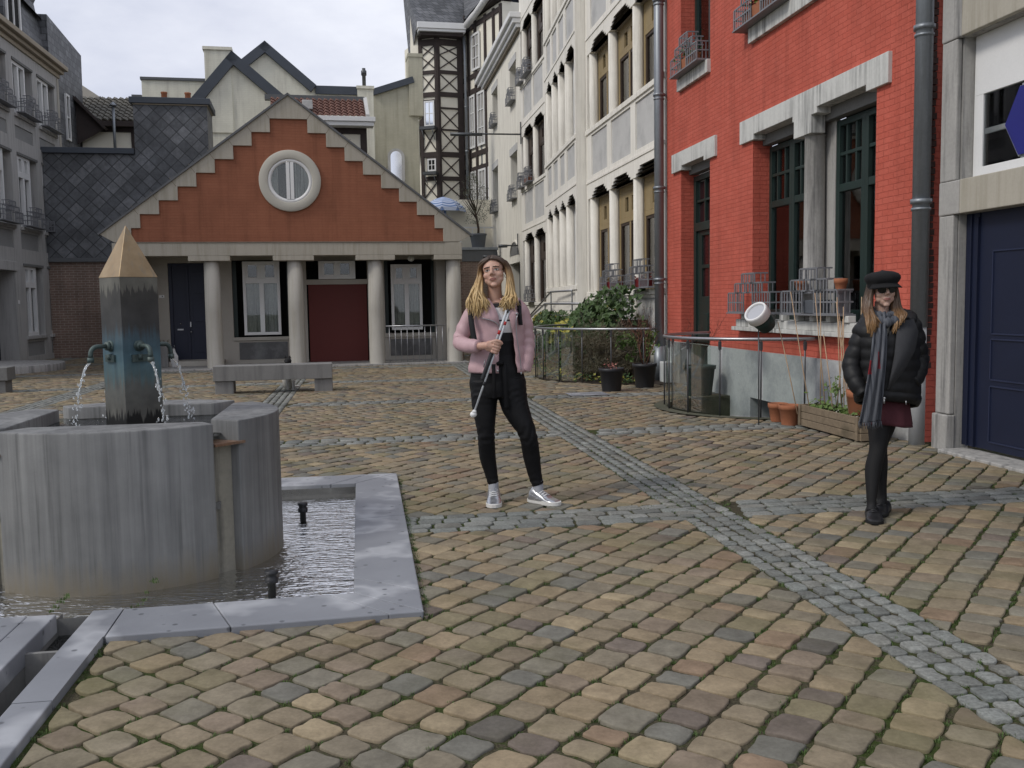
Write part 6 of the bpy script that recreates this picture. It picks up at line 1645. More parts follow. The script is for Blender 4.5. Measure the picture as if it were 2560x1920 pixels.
stems.build('stems', M['brownwood'], t)
# dark core so that the bank is not hollow
m = MB(); pts = [(s_, hprof(s_)*.62) for s_ in np.linspace(9.3, 16.7, 16)]
m.prism([(9.3-12.5,-.05)] + [(a-12.5,b) for a,b in pts] + [(16.7-12.5,-.05)], .05, .55); m.build('bank', M['soil'], t)
# feathery bush, half green half brown
t = RED.thing('conifer_bush', 'feathery evergreen bush, green on the left and browned on the right, behind the curved glass', 'bush', 9.1, 1.0)
m = MB()
for k in range(1100):
    a = r3.uniform(0, 6.28); el = r3.random(); base = Vector((r3.gauss(0,.28), r3.gauss(0,.22), 0)); 
    tip = Vector((1.32*math.cos(a)*(1-.35*el)*r3.uniform(.4,1), .78*math.sin(a)*(1-.3*el)*r3.uniform(.4,1), (.22+.80*el)*r3.uniform(.7,1.06)))
    mid = base.lerp(tip, .55) + Vector((0,0,.16)); 
    for i in range(9):
        f = .25+.75*i/8; p = base.lerp(mid, f) if f < .5 else base.lerp(mid,.5).lerp(tip, (f-.5)*2)
        mi = 1 if (p.x + r3.gauss(0,.22)) < .05 else 0
        dr = (tip-base).normalized()
        for _ in range(4):
            q = (dr*.6 + Vector((r3.gauss(0,.6), r3.gauss(0,.6), r3.gauss(.1,.5)))).normalized()*r3.uniform(.05,.11); w = q.orthogonal().normalized()*.0055; m.m = mi
            m.add([p-w, p+w, p+q+w*.4, p+q-w*.4], [(0,1,2,3)])
m.build('foliage', [M['conifer'], M['conifer_brown']], t, recalc=False)
m = MB()
for k in range(26): a = r3.uniform(0,6.28); m.tube([(r3.gauss(0,.1), r3.gauss(0,.1), -.02), (.4*math.cos(a), .3*math.sin(a), .35), (.85*math.cos(a), .55*math.sin(a), .6)], [.012,.008,.004], 5)
m.build('stems', M['brownwood'], t)
m = MB()
for k in range(900):
    a = r3.uniform(.1, 2.9); rr_ = r3.uniform(1.5,2.1); leaf(m, (rr_*math.cos(a)+.5, rr_*math.sin(a)-1.0, r3.uniform(.0,.16)), (r3.gauss(0,.4), r3.gauss(.4,.4), 1), r3.uniform(.03,.055), r3.choice((0,0,2,1)))
m.build('low_leaves', [M['ivy'], M['yellowleaf'], M['dryleaf']], t, recalc=False)
o = MB(); n = 40; vs = [(0,0,.012)] + [(2.14*math.cos(math.pi*i/n), 2.14*math.sin(math.pi*i/n), .004) for i in range(n+1)]; o.add(vs, [(0,i+1,i+2) for i in range(n)])
o = o.build('planting_bed', M['soil'], None, loc=RED.p(9.6,0,0), rotz=RED.a); tag(o, kind='structure')

def round_pot(label, s, d, r, h, mat, group=None, name='plant_pot', z=0, rim=.035, fr=RED):
    t = fr.thing(name, label, 'plant pot', s, d, z, group)
    m = MB(); m.lathe([(r*.72,0),(r*.74,.012),(r*.93,h-rim*1.6),(r*1.0,h-rim*1.5),(r*1.02,h),(r*.94,h),(r*.90,h-.05)], n=26, cap=False); m.lathe([(.001,.0),(r*.72,0)], n=26, cap=False); m.build('pot', M[mat], t)
    m = MB(); m.lathe([(.001,h-.045),(r*.91,h-.05)], n=20, cap=False); m.build('soil', M['soil'], t)
    return t
GPOT = 'black plastic pots beside the curved glass balustrade'
round_pot('black plastic pot with a low pink-flowered plant, the nearer of the two black pots', 6.53, 1.50, .205, .375, 'blackplastic', GPOT)
round_pot('black plastic pot holding a bare reddish shrub, next to the drainpipe', 7.03, .80, .205, .40, 'blackplastic', GPOT)
def shrub(name, label, cat, loc, h, spread, n, mat, thick=.006, depth=3, leaves=None, fr=RED, seed=1):
    rr = random.Random(seed); t = fr.thing(name, label, cat, *loc); m = MB(); tips = []
    def grow(p, d, ln, r, lv):
        q = p + d*ln*.5 + Vector((rr.gauss(0,.02), rr.gauss(0,.02), 0)); e = q + (d + Vector((rr.gauss(0,.12), rr.gauss(0,.12), .05))).normalized()*ln*.5
        m.tube([p, q, e], [r, r*.8, r*.6], 5); tips.append(e)
        if lv > 0:
            for _ in range(rr.choice((2,2,3))): grow(e if rr.random() < .6 else q, (d + Vector((rr.gauss(0,spread), rr.gauss(0,spread), rr.gauss(.1,.25)))).normalized(), ln*rr.uniform(.6,.85), r*.62, lv-1)
    for k in range(n): a = 6.28*k/n + rr.uniform(0,1); grow(Vector((.03*math.cos(a), .03*math.sin(a), 0)), Vector((.32*math.cos(a), .32*math.sin(a), 1)).normalized(), h*.34, thick, depth)
    m.build('twigs', M[mat], t)
    if leaves:
        m = MB()
        for p in tips:
            for _ in range(leaves[1]): leaf(m, p + Vector((rr.gauss(0,.03), rr.gauss(0,.03), rr.gauss(0,.03))), (rr.gauss(0,1), rr.gauss(0,1), .8), leaves[2]*rr.uniform(.6,1.2), 0)
        m.build('leaves', M[leaves[0]], t, recalc=False)
    return t
shrub('bare_shrub', 'bare reddish twiggy shrub growing in the black pot by the drainpipe', 'shrub', (7.03, .80, .36), 1.15, .34, 6, 'redtwig', .007, 3, ('redtwig', 1, .012), seed=4)
shrub('low_plant', 'low plant with small pink flowers in the nearer black pot', 'plant', (6.53, 1.50, .33), .16, .5, 7, 'brownwood', .004, 2, ('flowerpink', 1, .018), seed=5)
shrub('slender_plant', 'slender green leafed plant between the bushes and the bare shrub', 'plant', (7.75, .75, 0), 1.28, .13, 2, 'brownwood', .006, 3, ('youngleaf', 9, .038), seed=8)
round_pot('dark green tapered pot standing behind the light well glass by the front door', 5.42, .42, .24, .46, 'greenplastic')
shrub('bare_shrub', 'bare grey twig in the dark green pot behind the glass', 'shrub', (5.42, .42, .42), .95, .28, 3, 'brownwood', .006, 3, seed=12)
for k, (x0, x1) in enumerate(((5.30,6.9),(5.50,5.1))): pass
# terracotta pots and the wooden planter with bamboo sticks
GT = 'terracotta pots on the ground by the wooden planter'
round_pot('small pale terracotta pot with moss at its foot, farther from the wooden planter', 2.24, .60, .115, .215, 'terracotta', GT)
round_pot('terracotta pot touching the end of the wooden planter', 1.88, .62, .125, .235, 'terracotta', GT)
round_pot('large terracotta pot on a saucer behind the person in the black coat', .72, .36, .165, .50, 'terracotta', GT, rim=.05)
t = RED.thing('pot_saucer', 'terracotta saucer under the large pot behind the person in the black coat', 'saucer', .72, .36, .0)
m = MB(); m.lathe([(.001,.0),(.165,0),(.185,.03),(.178,.03),(.16,.012),(.001,.010)], n=26, cap=False); m.build('saucer', M['terracotta'], t)
t = RED.thing('wooden_planter', 'weathered wooden trough planter on the cobbles under the red house window sill', 'planter', 1.06, .42, .02)
Lp, Wp, Hp = .66, .16, .235
for k in range(3):
    z0, z1 = k*.08, k*.08+.075
    for sgn in (1, -1):
        m = MB(); m.box(-Lp+.0, Lp, sgn*Wp, sgn*(Wp-.022), z0, z1); m.build('side_plank', M['oldwood'], t, bevel=.005)
        m = MB(); m.box(sgn*(Lp+.001), sgn*(Lp+.022), -Wp+.01, Wp-.01, z0, z1); m.build('end_plank', M['oldwood'], t, bevel=.005)
for sx in (-1, 1):
    for sy in (-1, 1):
        m = MB(); m.box(sx*Lp, sx*(Lp-.05), sy*(Wp+.001), sy*(Wp+.018), .0, Hp+.005); m.build('corner_post', M['oldwood'], t, bevel=.004)
m = MB(); m.box(-Lp+.02, Lp-.02, -Wp+.03, Wp-.03, .02, .19); m.build('soil', M['soil'], t)
t = RED.thing('planter_plants', 'leafy green seedlings with small white flowers growing in the wooden planter', 'plant', 1.06, .42, .21)
m = MB()
for k in range(520):
    x = r3.uniform(-.62,.62); leaf(m, (x, r3.uniform(-.13,.13), .0+abs(r3.gauss(0,.045))), (r3.gauss(0,.6), r3.gauss(.3,.6), 1), r3.uniform(.018,.04), 1 if r3.random() < .09 and x < .0 else 0)
for k in range(7):
    x = r3.uniform(-.3,.3); y = r3.uniform(-.08,.08); h = r3.uniform(.15,.42); m.m = 0; m.tube([(x,y,0),(x+.03,y,h*.6),(x+.05,y+.02,h)], .004, 5)
    for q in range(7): leaf(m, (x+.05+r3.gauss(0,.03), y+r3.gauss(0,.03), h-r3.uniform(0,.12)), (r3.gauss(0,.6), r3.gauss(.5,.5), .7), .03, 0)
m.build('leaves', [M['youngleaf'], M['flowerwhite']], t, recalc=False)
GB = 'bamboo sticks standing in the wooden planter'
sticks = [(.55,.50,1.52,.28,.05),(.42,.45,1.50,-.02,.02),(.30,.44,1.50,.16,.03),(.16,.40,1.22,-.12,.0),(.05,.48,1.05,.20,.04),(-.06,.42,1.35,.0,.02),(-.15,.40,1.28,.14,.05),(-.26,.46,1.40,.22,.02),(-.45,.44,1.45,.02,.0),(.62,.62,1.18,.30,.10),(.10,.36,1.45,.07,.02)]
for k, (ds, d, h, lean, ld) in enumerate(sticks):
    p0 = RED.p(1.06+ds, d, .15); m = MB(); ln = h-.15
    pts = [Vector((0,0,0)), RED.u*lean*.5*ln+RED.n*ld*.5*ln+Vector((0,0,ln*.5))+Vector((r3.gauss(0,.008),r3.gauss(0,.008),0)), RED.u*lean*ln+RED.n*ld*ln+Vector((0,0,ln))]
    m.tube(pts, [.006,.0055,.0045], 7); o = m.build('bamboo_stick', M['cane_stick'], None, loc=p0); tag(o, 'thin pale bamboo stick leaning out of the wooden planter', 'stick', GB)
# tipped bucket upside down on a cane by the glass balustrade
BP = RED.p(1.96, .95, 1.235)
t = thing('tipped_bucket', 'dark green bucket with a white rim tipped on its side above the glass balustrade', 'bucket', BP)
ax = (Vector((-.62, -.42, .62))).normalized(); rm_ = ax.to_track_quat('Z', 'Y').to_matrix().to_4x4()
t.matrix_world = Matrix.Translation(BP) @ rm_
m = MB(); m.lathe([(.001,-.17),(.098,-.17),(.128,.02),(.122,.02),(.10,-.15),(.001,-.155)], n=28, cap=False); m.build('body', M['greenplastic'], t)
m = MB(); m.lathe([(.124,.0),(.140,.01),(.140,.10),(.134,.115),(.118,.115),(.112,.10),(.118,.02)], n=28, cap=False); m.build('white_rim', M['white'], t)
m = MB(); m.lathe([(.001,.085),(.115,.09)], n=24, cap=False); m.build('inner_disc', pm('grey_inner', (.42,.43,.46), .6, .08, 3, 40, 0), t)
t = RED.thing('bucket_cane', 'dark cane holding up the tipped bucket', 'stick', 1.98, .95)
m = MB(); m.tube([(0,0,.0),(0.02,0,1.12)], .008, 7); m.build('cane', M['darksteel'], t)
# clay pots and troughs in the flower boxes
def trough(label, s, d, z, w, mat, fr=RED, plant=None, group=None):
    t = fr.thing('flower_trough', label, 'plant trough', s, d, z, group); m = MB(fr.sg)
    m.add([(x, y, zz) for zz, k in ((0,.86),(.16,1.0)) for x, y in ((-w/2*k,-.075*k),(w/2*k,-.075*k),(w/2*k,.075*k),(-w/2*k,.075*k))], [(0,1,2,3),(4,5,6,7),(0,1,5,4),(1,2,6,5),(2,3,7,6),(3,0,4,7)])
    m.build('trough', M[mat], t, bevel=.006)
    if plant:
        m = MB(fr.sg); mm = [M[p] for p in plant[0]]
        for k in range(plant[1]): leaf(m, (r3.uniform(-w*.45,w*.45), r3.gauss(0,.05), .16+abs(r3.gauss(0,plant[2]))), (r3.gauss(0,.6), r3.gauss(.3,.6), 1), r3.uniform(.018,.035), r3.randrange(len(mm)))
        m.build('plant', mm, t, recalc=False)
    return t
trough('long terracotta trough in the lattice box above the green door, with a grassy plant', 6.85, .10, 5.18, .8, 'terracotta', RED, (['youngleaf'], 150, .12))
trough('terracotta trough with yellow and purple pansies at the top of the red wall', 3.95, .10, 5.18, 1.1, 'terracotta', RED, (['youngleaf','yellowleaf','flowerred'], 200, .08))
trough('grey blue trough in the middle of the right lattice box on the red house sill', 2.3, .10, 1.262, .5, 'tubgrey')
trough('dark red trough in the light lattice box nearest the drainpipe', 9.5, .10, 1.70, 1.1, 'flowerred', RED, (['dryleaf','flowerred'], 60, .05))
trough('dark red trough in the light lattice box above the ivy', 11.7, .10, 1.70, 1.1, 'flowerred', RED, (['dryleaf'], 60, .05))
trough('long terracotta trough in the upper lattice box on the cream house', 25.3, .12, 5.645, 1.0, 'terracotta', R2)
for s, lab in ((2.72, 'small clay pot in the lattice box, left of the grey blue trough'), (1.72, 'small clay pot at the right end of the lattice box on the red house sill')):
    round_pot(lab, s, .10, .075, .13, 'terracotta', 'small clay pots on the red house sill', z=1.53 if s > 2 else 1.53)
t = RED.thing('pot_shelf', 'thin grey shelf behind the lattice box on the red house sill', 'shelf', 1.6, .02, 1.50)
m = MB(); m.box(0, 1.4, 0, .17, 0, .02); m.build('board', M['boxmetal'], t)
for x in (.02, 1.36): m = MB(); m.box(x, x+.02, .02, .15, -.24, -.001); m.build('bracket', M['boxmetal'], t)
# stair rails in front of the cream houses
def stair_rail(label, pts, d, z_foot, name='stair_rail'):
    t = RED.thing(name, label, 'handrail', pts[0][0], d); s0 = pts[0][0]
    m = MB(); m.tube([(s-s0, 0, z) for s, z in pts], .026, 10); m.build('handrail', M['steel'], t)
    L_ = sum(1 for _ in pts); 
    for s, z in pts[:-1]:
        m = MB(); m.tube([(s-s0, 0, z), (s-s0, 0, max(0, z-.95))], .018, 8); m.build('post', M['darksteel'], t)
    for q in (.3,.55,.8):
        m = MB(); m.tube([(s-s0, 0, z-q*.9) for s, z in pts], .005, 5); m.build('wire', M['steel'], t)
stair_rail('grey steel stair rail beside the cream house wall, the upper of two', [(14.9,1.72),(17.6,1.72),(21.2,1.0)], .30, 0)
stair_rail('grey steel stair rail rising out of the ivy, the lower of two', [(11.6,1.40),(15.6,1.40),(18.4,.92)], .85, 0)
# the steps themselves
t = RED.thing('stone_stairs', 'stone stair and landing half hidden behind the ivy by the cream house doors', 'stairs', 14.0)
for k in range(5): m = MB(); m.box(3.6+.32*k, 3.6+.32*(k+1), .02, 1.2, -.05, .80-.16*k); m.build('step', M['creamstone'], t)
m = MB(); m.box(.1, 3.598, .02, 1.2, -.05, .82); m.build('landing', M['creamstone'], t)
# pale paving slab let into the cobbles
m = MB(); p = [(.35,0,.012),(.95,.10,.012),(.88,.62,.012),(.28,.5,.012)]; m.add(p, [(0,1,2,3)]); o = m.build('paving_slab', M['coping'], None, loc=(.55, 14.6, 0)); tag(o, kind='structure')
# small black and white figure behind the bench
CT = Vector((-3.86, 16.62, 0)); t = thing('cat', 'small black and white cat sitting behind the stone bench, only its head and neck showing', 'cat', CT, R(20))
m = MB(); m.tube([(0,.16,.02),(0,.10,.16),(0,.03,.28),(-.01,-.03,.40),(-.015,-.05,.47)], [.085,.115,.10,.075,.05], 12); m.sphere((-.025,-.06,.505), .062, .066, .056)
m.sphere((-.05,-.115,.49), .03, .03, .024); 
for sgn in (-1,1): m.lathe([(.025,0),(.004,.055)], (-.025+sgn*.036,-.05,.545), 6)
for sgn in (-1,1): m.tube([(sgn*.05,-.05,.22),(sgn*.05,-.10,.1),(sgn*.05,-.12,.0)], [.035,.028,.03], 8)
m.tube([(0,.22,.04),(.1,.3,.03),(.2,.26,.03)], [.03,.025,.015], 8)
def catm():
    m, t, p = nodes('black_and_white_fur'); c = t.nodes.new('ShaderNodeTexCoord'); s = t.nodes.new('ShaderNodeSeparateXYZ'); t.links.new(c.outputs['Object'], s.inputs[0])
    f = noise_n(t, c.outputs['Object'], 12, 2); a = t.nodes.new('ShaderNodeMath'); a.operation = 'MULTIPLY_ADD'; a.inputs[1].default_value = .05; t.links.new(f, a.inputs[0]); t.links.new(s.outputs['Z'], a.inputs[2])
    mr = t.nodes.new('ShaderNodeMapRange'); mr.inputs['From Min'].default_value = .475; mr.inputs['From Max'].default_value = .48; t.links.new(a.outputs[0], mr.inputs['Value'])
    t.links.new(mixc(t, mr.outputs[0], (.55,.54,.51), (.008,.008,.008)), p.inputs['Base Color']); p.inputs['Roughness'].default_value = .9; return m
o = m.build('body', catm(), t)
# ------------------------------------------------------------------ people
def crom(P, n):
    """Catmull-Rom resampling of a list of equal-length tuples"""
    P = [np.array(p, float) for p in P]; Q = [2*P[0]-P[1]] + P + [2*P[-1]-P[-2]]; out = []
    for i in range(1, len(Q)-2):
        for k in range(n):
            t = k/n; a, b, c, d = Q[i-1], Q[i], Q[i+1], Q[i+2]
            out.append(.5*((2*b)+(c-a)*t+(2*a-5*b+4*c-d)*t*t+(3*b-3*c+d-a)*t**3))
    out.append(P[-1]); return out
def loft(m, keys, n=20, sub=5, ref=(1,0,0), a0=0, a1=2*math.pi, disp=None, cap=True, power=2.0):
    """keys: (x,y,z,ra,rb). ring axes: a near ref, b perpendicular. open profile when a1-a0 < 2 pi"""
    K = crom(keys, sub); full = abs(a1-a0-2*math.pi) < 1e-6; nn = n if full else n+1; vs = []; ref = Vector(ref)
    for i, k in enumerate(K):
        p = Vector(k[:3]); T = (Vector(K[min(i+1,len(K)-1)][:3]) - Vector(K[max(i-1,0)][:3])).normalized()
        a = (ref - T*ref.dot(T)).normalized(); b = T.cross(a)
        for j in range(nn):
            t = a0+(a1-a0)*j/n; c, s = math.cos(t), math.sin(t)
            if power != 2.0: c = math.copysign(abs(c)**(2/power), c); s = math.copysign(abs(s)**(2/power), s)
            q = a*c*k[3] + b*s*k[4]
            if disp: q *= 1 + disp(p+q, i/(len(K)-1), t)
            vs.append(p+q)
    M_ = len(K); fs = [(i*nn+j, i*nn+(j+1)%nn, (i+1)*nn+(j+1)%nn, (i+1)*nn+j) for i in range(M_-1) for j in range(nn if full else nn-1)]
    if cap and full: fs += [tuple(range(nn-1,-1,-1)), tuple((M_-1)*nn+j for j in range(nn))]
    m.add(vs, fs, True)
def remesh(m, name, mats, parent, voxel=.005, smooth=4, loc=None):
    me = bpy.data.meshes.new('tmp'); me.from_pydata(m.v, [], m.f)
    bm = bmesh.new(); bm.from_mesh(me); bmesh.ops.recalc_face_normals(bm, faces=bm.faces); bm.to_mesh(me); bm.free()
    o = bpy.data.objects.new('tmp', me); COL.objects.link(o)
    r = o.modifiers.new('r', 'REMESH'); r.mode = 'VOXEL'; r.voxel_size = voxel; r.use_smooth_shade = True
    s = o.modifiers.new('s', 'SMOOTH'); s.factor = .5; s.iterations = smooth
    dg = bpy.context.evaluated_depsgraph_get(); me2 = bpy.data.meshes.new_from_object(o.evaluated_get(dg))
    bpy.data.objects.remove(o); bpy.data.meshes.remove(me)
    me2.name = name; me2.materials.clear()
    for q in mats: me2.materials.append(q)
    o2 = bpy.data.objects.new(name, me2); COL.objects.link(o2); o2.parent = parent
    me2.polygons.foreach_set('use_smooth', [True]*len(me2.polygons))
    return o2
def solid(o, th, off=0.0, sub=0):
    """give a shell mesh a real thickness (applied)"""
    s = o.modifiers.new('s', 'SOLIDIFY'); s.thickness = th; s.offset = off; s.use_even_offset = False
    if sub: q = o.modifiers.new('q', 'SUBSURF'); q.levels = sub; q.render_levels = sub
    dg = bpy.context.evaluated_depsgraph_get(); me2 = bpy.data.meshes.new_from_object(o.evaluated_get(dg)); old = o.data; o.modifiers.clear(); o.data = me2; me2.name = old.name; bpy.data.meshes.remove(old)
    me2.polygons.foreach_set('use_smooth', [True]*len(me2.polygons)); return o
def cloth(seed, amp=.03, f=14, g=5):
    """soft folds for clothing"""
    def d(p, t, a): return amp*(noise.noise(Vector((p.x*g+seed, p.y*g, p.z*f))) + .6*noise.noise(Vector((p.x*g*2.3, p.y*g*2.3+seed, p.z*f*2.1))))
    return d
def head(m, c, Rm, k=1.0, open_mouth=False, masc=0.0, wx=1.0):
    T = lambda x, y, z: Vector(c) + Rm @ Vector((x*k*wx, y*k, z*k)); E = lambda p, r, rot=None: m.sphere(T(*p), r[0]*k*wx, r[1]*k, r[2]*k, 18, 12, Rm if rot is None else Rm @ rot)
    E((0,.014,.038),(.070,.090,.080)); E((0,-.018,.030),(.066,.066,.060)); E((0,-.020,-.022),(.060+.003*masc,.064,.080)); E((0,-.036,-.068),(.043+.006*masc,.046,.038)); E((0,-.071,-.093),(.021,.017,.016))
    m.tube([T(0,-.078,.030), T(0,-.089,.012), T(0,-.101,-.010), T(0,-.105,-.020)], [.008*k,.0085*k,.0115*k,.010*k], 10)
    for s in (-1,1):
        E((s*.011,-.090,-.020),(.008,.011,.008)); E((s*.029,-.072,.030),(.024,.014,.010)); E((s*.036,-.050,-.022),(.026,.026,.028)); E((s*.072,.012,.000),(.009,.017,.029)); E((s*.031,-.068,.010),(.016,.012,.011))
        E((s*.036,-.036,-.055),(.024,.030,.026))
    E((0,-.0855,-.047),(.021,.009,.0056)); E((0,-.0845,-.059),(.019,.009,.0066)); E((0,-.078,-.053),(.026,.012,.012))
def paint_head(o, c, Rm, k, mats):
    """face slots: 0 skin 1 lips 2 brow 3 eye white 4 iris 5 lash"""
    Ri = Rm.transposed(); c = Vector(c)
    for pf in o.data.polygons:
        q = Ri @ (pf.center - c) / k; x, y, z = q.x, q.y, q.z
        if y > -.035 or abs(z) > .1: continue
        ax = abs(x)
        if (ax/.0235)**2 + ((z+.053)/.0085)**2 < 1 and y < -.07: pf.material_index = 1
        elif .010 < ax < .050 and abs(z - (.030 - .16*max(0, ax-.032) + .05*min(0, ax-.032))) < .0036: pf.material_index = 2
        else:
            u, v = (ax-.031)/.0145, (z-.0085)/.0062
            if u*u+v*v < 1:
                pf.material_index = 4 if ((ax-.031)/.0058)**2 + ((z-.009)/.006)**2 < 1 else 3
                if v > .45: pf.material_index = 5
            elif u*u*.8+v*v*.55 < 1 and v > 0: pf.material_index = 5
def skinm(name, c):
    m, t, p = nodes(name); v = vmap(t); f = noise_n(t, v, 14, 4); f2 = noise_n(t, v, 90, 3)
    t.links.new(mixc(t, .5, ramp(t, f, [(.3, mul(c,.86)), (.7, mul(c,1.08))]), ramp(t, f2, [(.3, mul(c,.93)), (.7, mul(c,1.06))])), p.inputs['Base Color']); p.inputs['Roughness'].default_value = .5
    p.inputs['Subsurface Weight'].default_value = .12; p.inputs['Subsurface Radius'].default_value = (.012,.004,.002); return m
def hairm(name, stops, z0, z1):
    m, t, p = nodes(name); c = t.nodes.new('ShaderNodeTexCoord'); s = t.nodes.new('ShaderNodeSeparateXYZ'); t.links.new(c.outputs['Object'], s.inputs[0])
    mr = t.nodes.new('ShaderNodeMapRange'); mr.inputs['From Min'].default_value = z0; mr.inputs['From Max'].default_value = z1; t.links.new(s.outputs['Z'], mr.inputs['Value'])
    f = noise_n(t, vmap(t, (60,60,5)), 1.6, 4, .6); a = t.nodes.new('ShaderNodeMath'); a.operation = 'MULTIPLY_ADD'; a.inputs[1].default_value = .16; t.links.new(f, a.inputs[0]); t.links.new(mr.outputs[0], a.inputs[2])
    col = mixc(t, 1.0, ramp(t, a.outputs[0], stops), ramp(t, f, [(.3,(.55,.55,.55)),(.5,(.95,.95,.95)),(.7,(1.3,1.3,1.3))]), 'MULTIPLY')
    t.links.new(col, p.inputs['Base Color']); p.inputs['Roughness'].default_value = .42; p.inputs['Specular IOR Level'].default_value = .45; return m
def shoe(parent, name, heel, toe, w, mats, hgt=.085, sole=.026, ankle=.12, laces=True):
    """a laced shoe from heel to toe (ground points)"""
    h, t_ = Vector((heel[0], heel[1], 0)), Vector((toe[0], toe[1], 0)); d = (t_-h); L_ = d.length; d.normalize(); sd_ = Vector((-d.y, d.x, 0)); up = Vector((0,0,1))
    prof = [(0,.60),(.08,.80),(.25,.82),(.45,.84),(.62,.98),(.76,1.0),(.88,.86),(.96,.58),(1.0,.25)]
    P = crom([(a*L_, b*w/2) for a, b in prof], 4)
    outl = [h + d*a + sd_*b for a, b in P] + [h + d*a - sd_*b for a, b in reversed(P)]
    m = MB(); n = len(outl); c = (h+t_)/2
    rings = [(.97,.003),(1.02,.008),(1.02,sole-.003),(1.0,sole)]
    vs = [c + (q-c)*k + up*z for k, z in rings for q in outl]
    m.add(vs, [(i*n+j, i*n+(j+1)%n, (i+1)*n+(j+1)%n, (i+1)*n+j) for i in range(3) for j in range(n)] + [tuple(range(n-1,-1,-1)), tuple(3*n+j for j in range(n))], False)
    so = m.build('sole', mats[1], None)
    m = MB(); keys = [(.02,.035,.045),(.10,.044,ankle*.92),(.24,.044,ankle*.95),(.36,.045,ankle*.80),(.52,.046,hgt*.85),(.68,.049,hgt*.62),(.82,.046,hgt*.52),(.93,.034,hgt*.44),(.985,.016,hgt*.30)]
    K = crom(keys, 4); vs = []; n = 18
    for a, hw, zt in K:
        hw = hw*w/.10
        for j in range(n):
            t = math.pi*j/(n-1); x = math.copysign(abs(math.cos(t))**.75, math.cos(t)); z = math.sin(t)**.8
            vs.append(h + d*a*L_ + sd_*hw*x + up*(sole-.004 + (zt-sole)*z))
    mm = len(K); m.add(vs, [(i*n+j, i*n+j+1, (i+1)*n+j+1, (i+1)*n+j) for i in range(mm-1) for j in range(n-1)] + [tuple(range(n-1,-1,-1)), tuple((mm-1)*n+j for j in range(n))], True)
    up_ = m.build(name, mats[0], parent); so.parent = up_
    if laces:
        m = MB()
        for q in range(4):
            a = .34+.075*q; zt = np.interp(a, [k[0] for k in keys], [k[2] for k in keys]); hw = .030*w/.10
            m.tube([h+d*a*L_+sd_*hw+up*(sole-.004+(zt-sole)*.86), h+d*(a+.02)*L_+up*(zt+.002), h+d*a*L_-sd_*hw+up*(sole-.004+(zt-sole)*.86)], .0035, 6)
        a = .33; m.tube([h+d*a*L_+sd_*.03+up*(ankle*.8), h+d*(a+.03)*L_+sd_*.012+up*(ankle*.9), h+d*(a+.02)*L_+up*(ankle*.86), h+d*(a+.03)*L_-sd_*.012+up*(ankle*.9), h+d*a*L_-sd_*.03+up*(ankle*.8)], .0035, 6)
        l = m.build('laces', mats[2], None); l.parent = up_
    return up_
def lock(m, pts, r, wave, seed, n=6, flat=.55):
    """one lock of hair: a flattened tapering tube with a soft wave"""
    K = crom(pts, 6); rr = random.Random(seed); ph = rr.uniform(0,6.28); P = []
    for i, p in enumerate(K):
        f = i/(len(K)-1); w = wave*f*math.sin(f*9+ph); P.append(Vector(p) + Vector((w, w*.6*math.cos(ph), 0)))
    R_ = [r*(.75+.5*math.sin(math.pi*min(1,.15+f*.9)))*(1 if f < .85 else max(.30, (1-f)/.15)) for f in [i/(len(K)-1) for i in range(len(K))]]
    m.tube(P, R_, n)

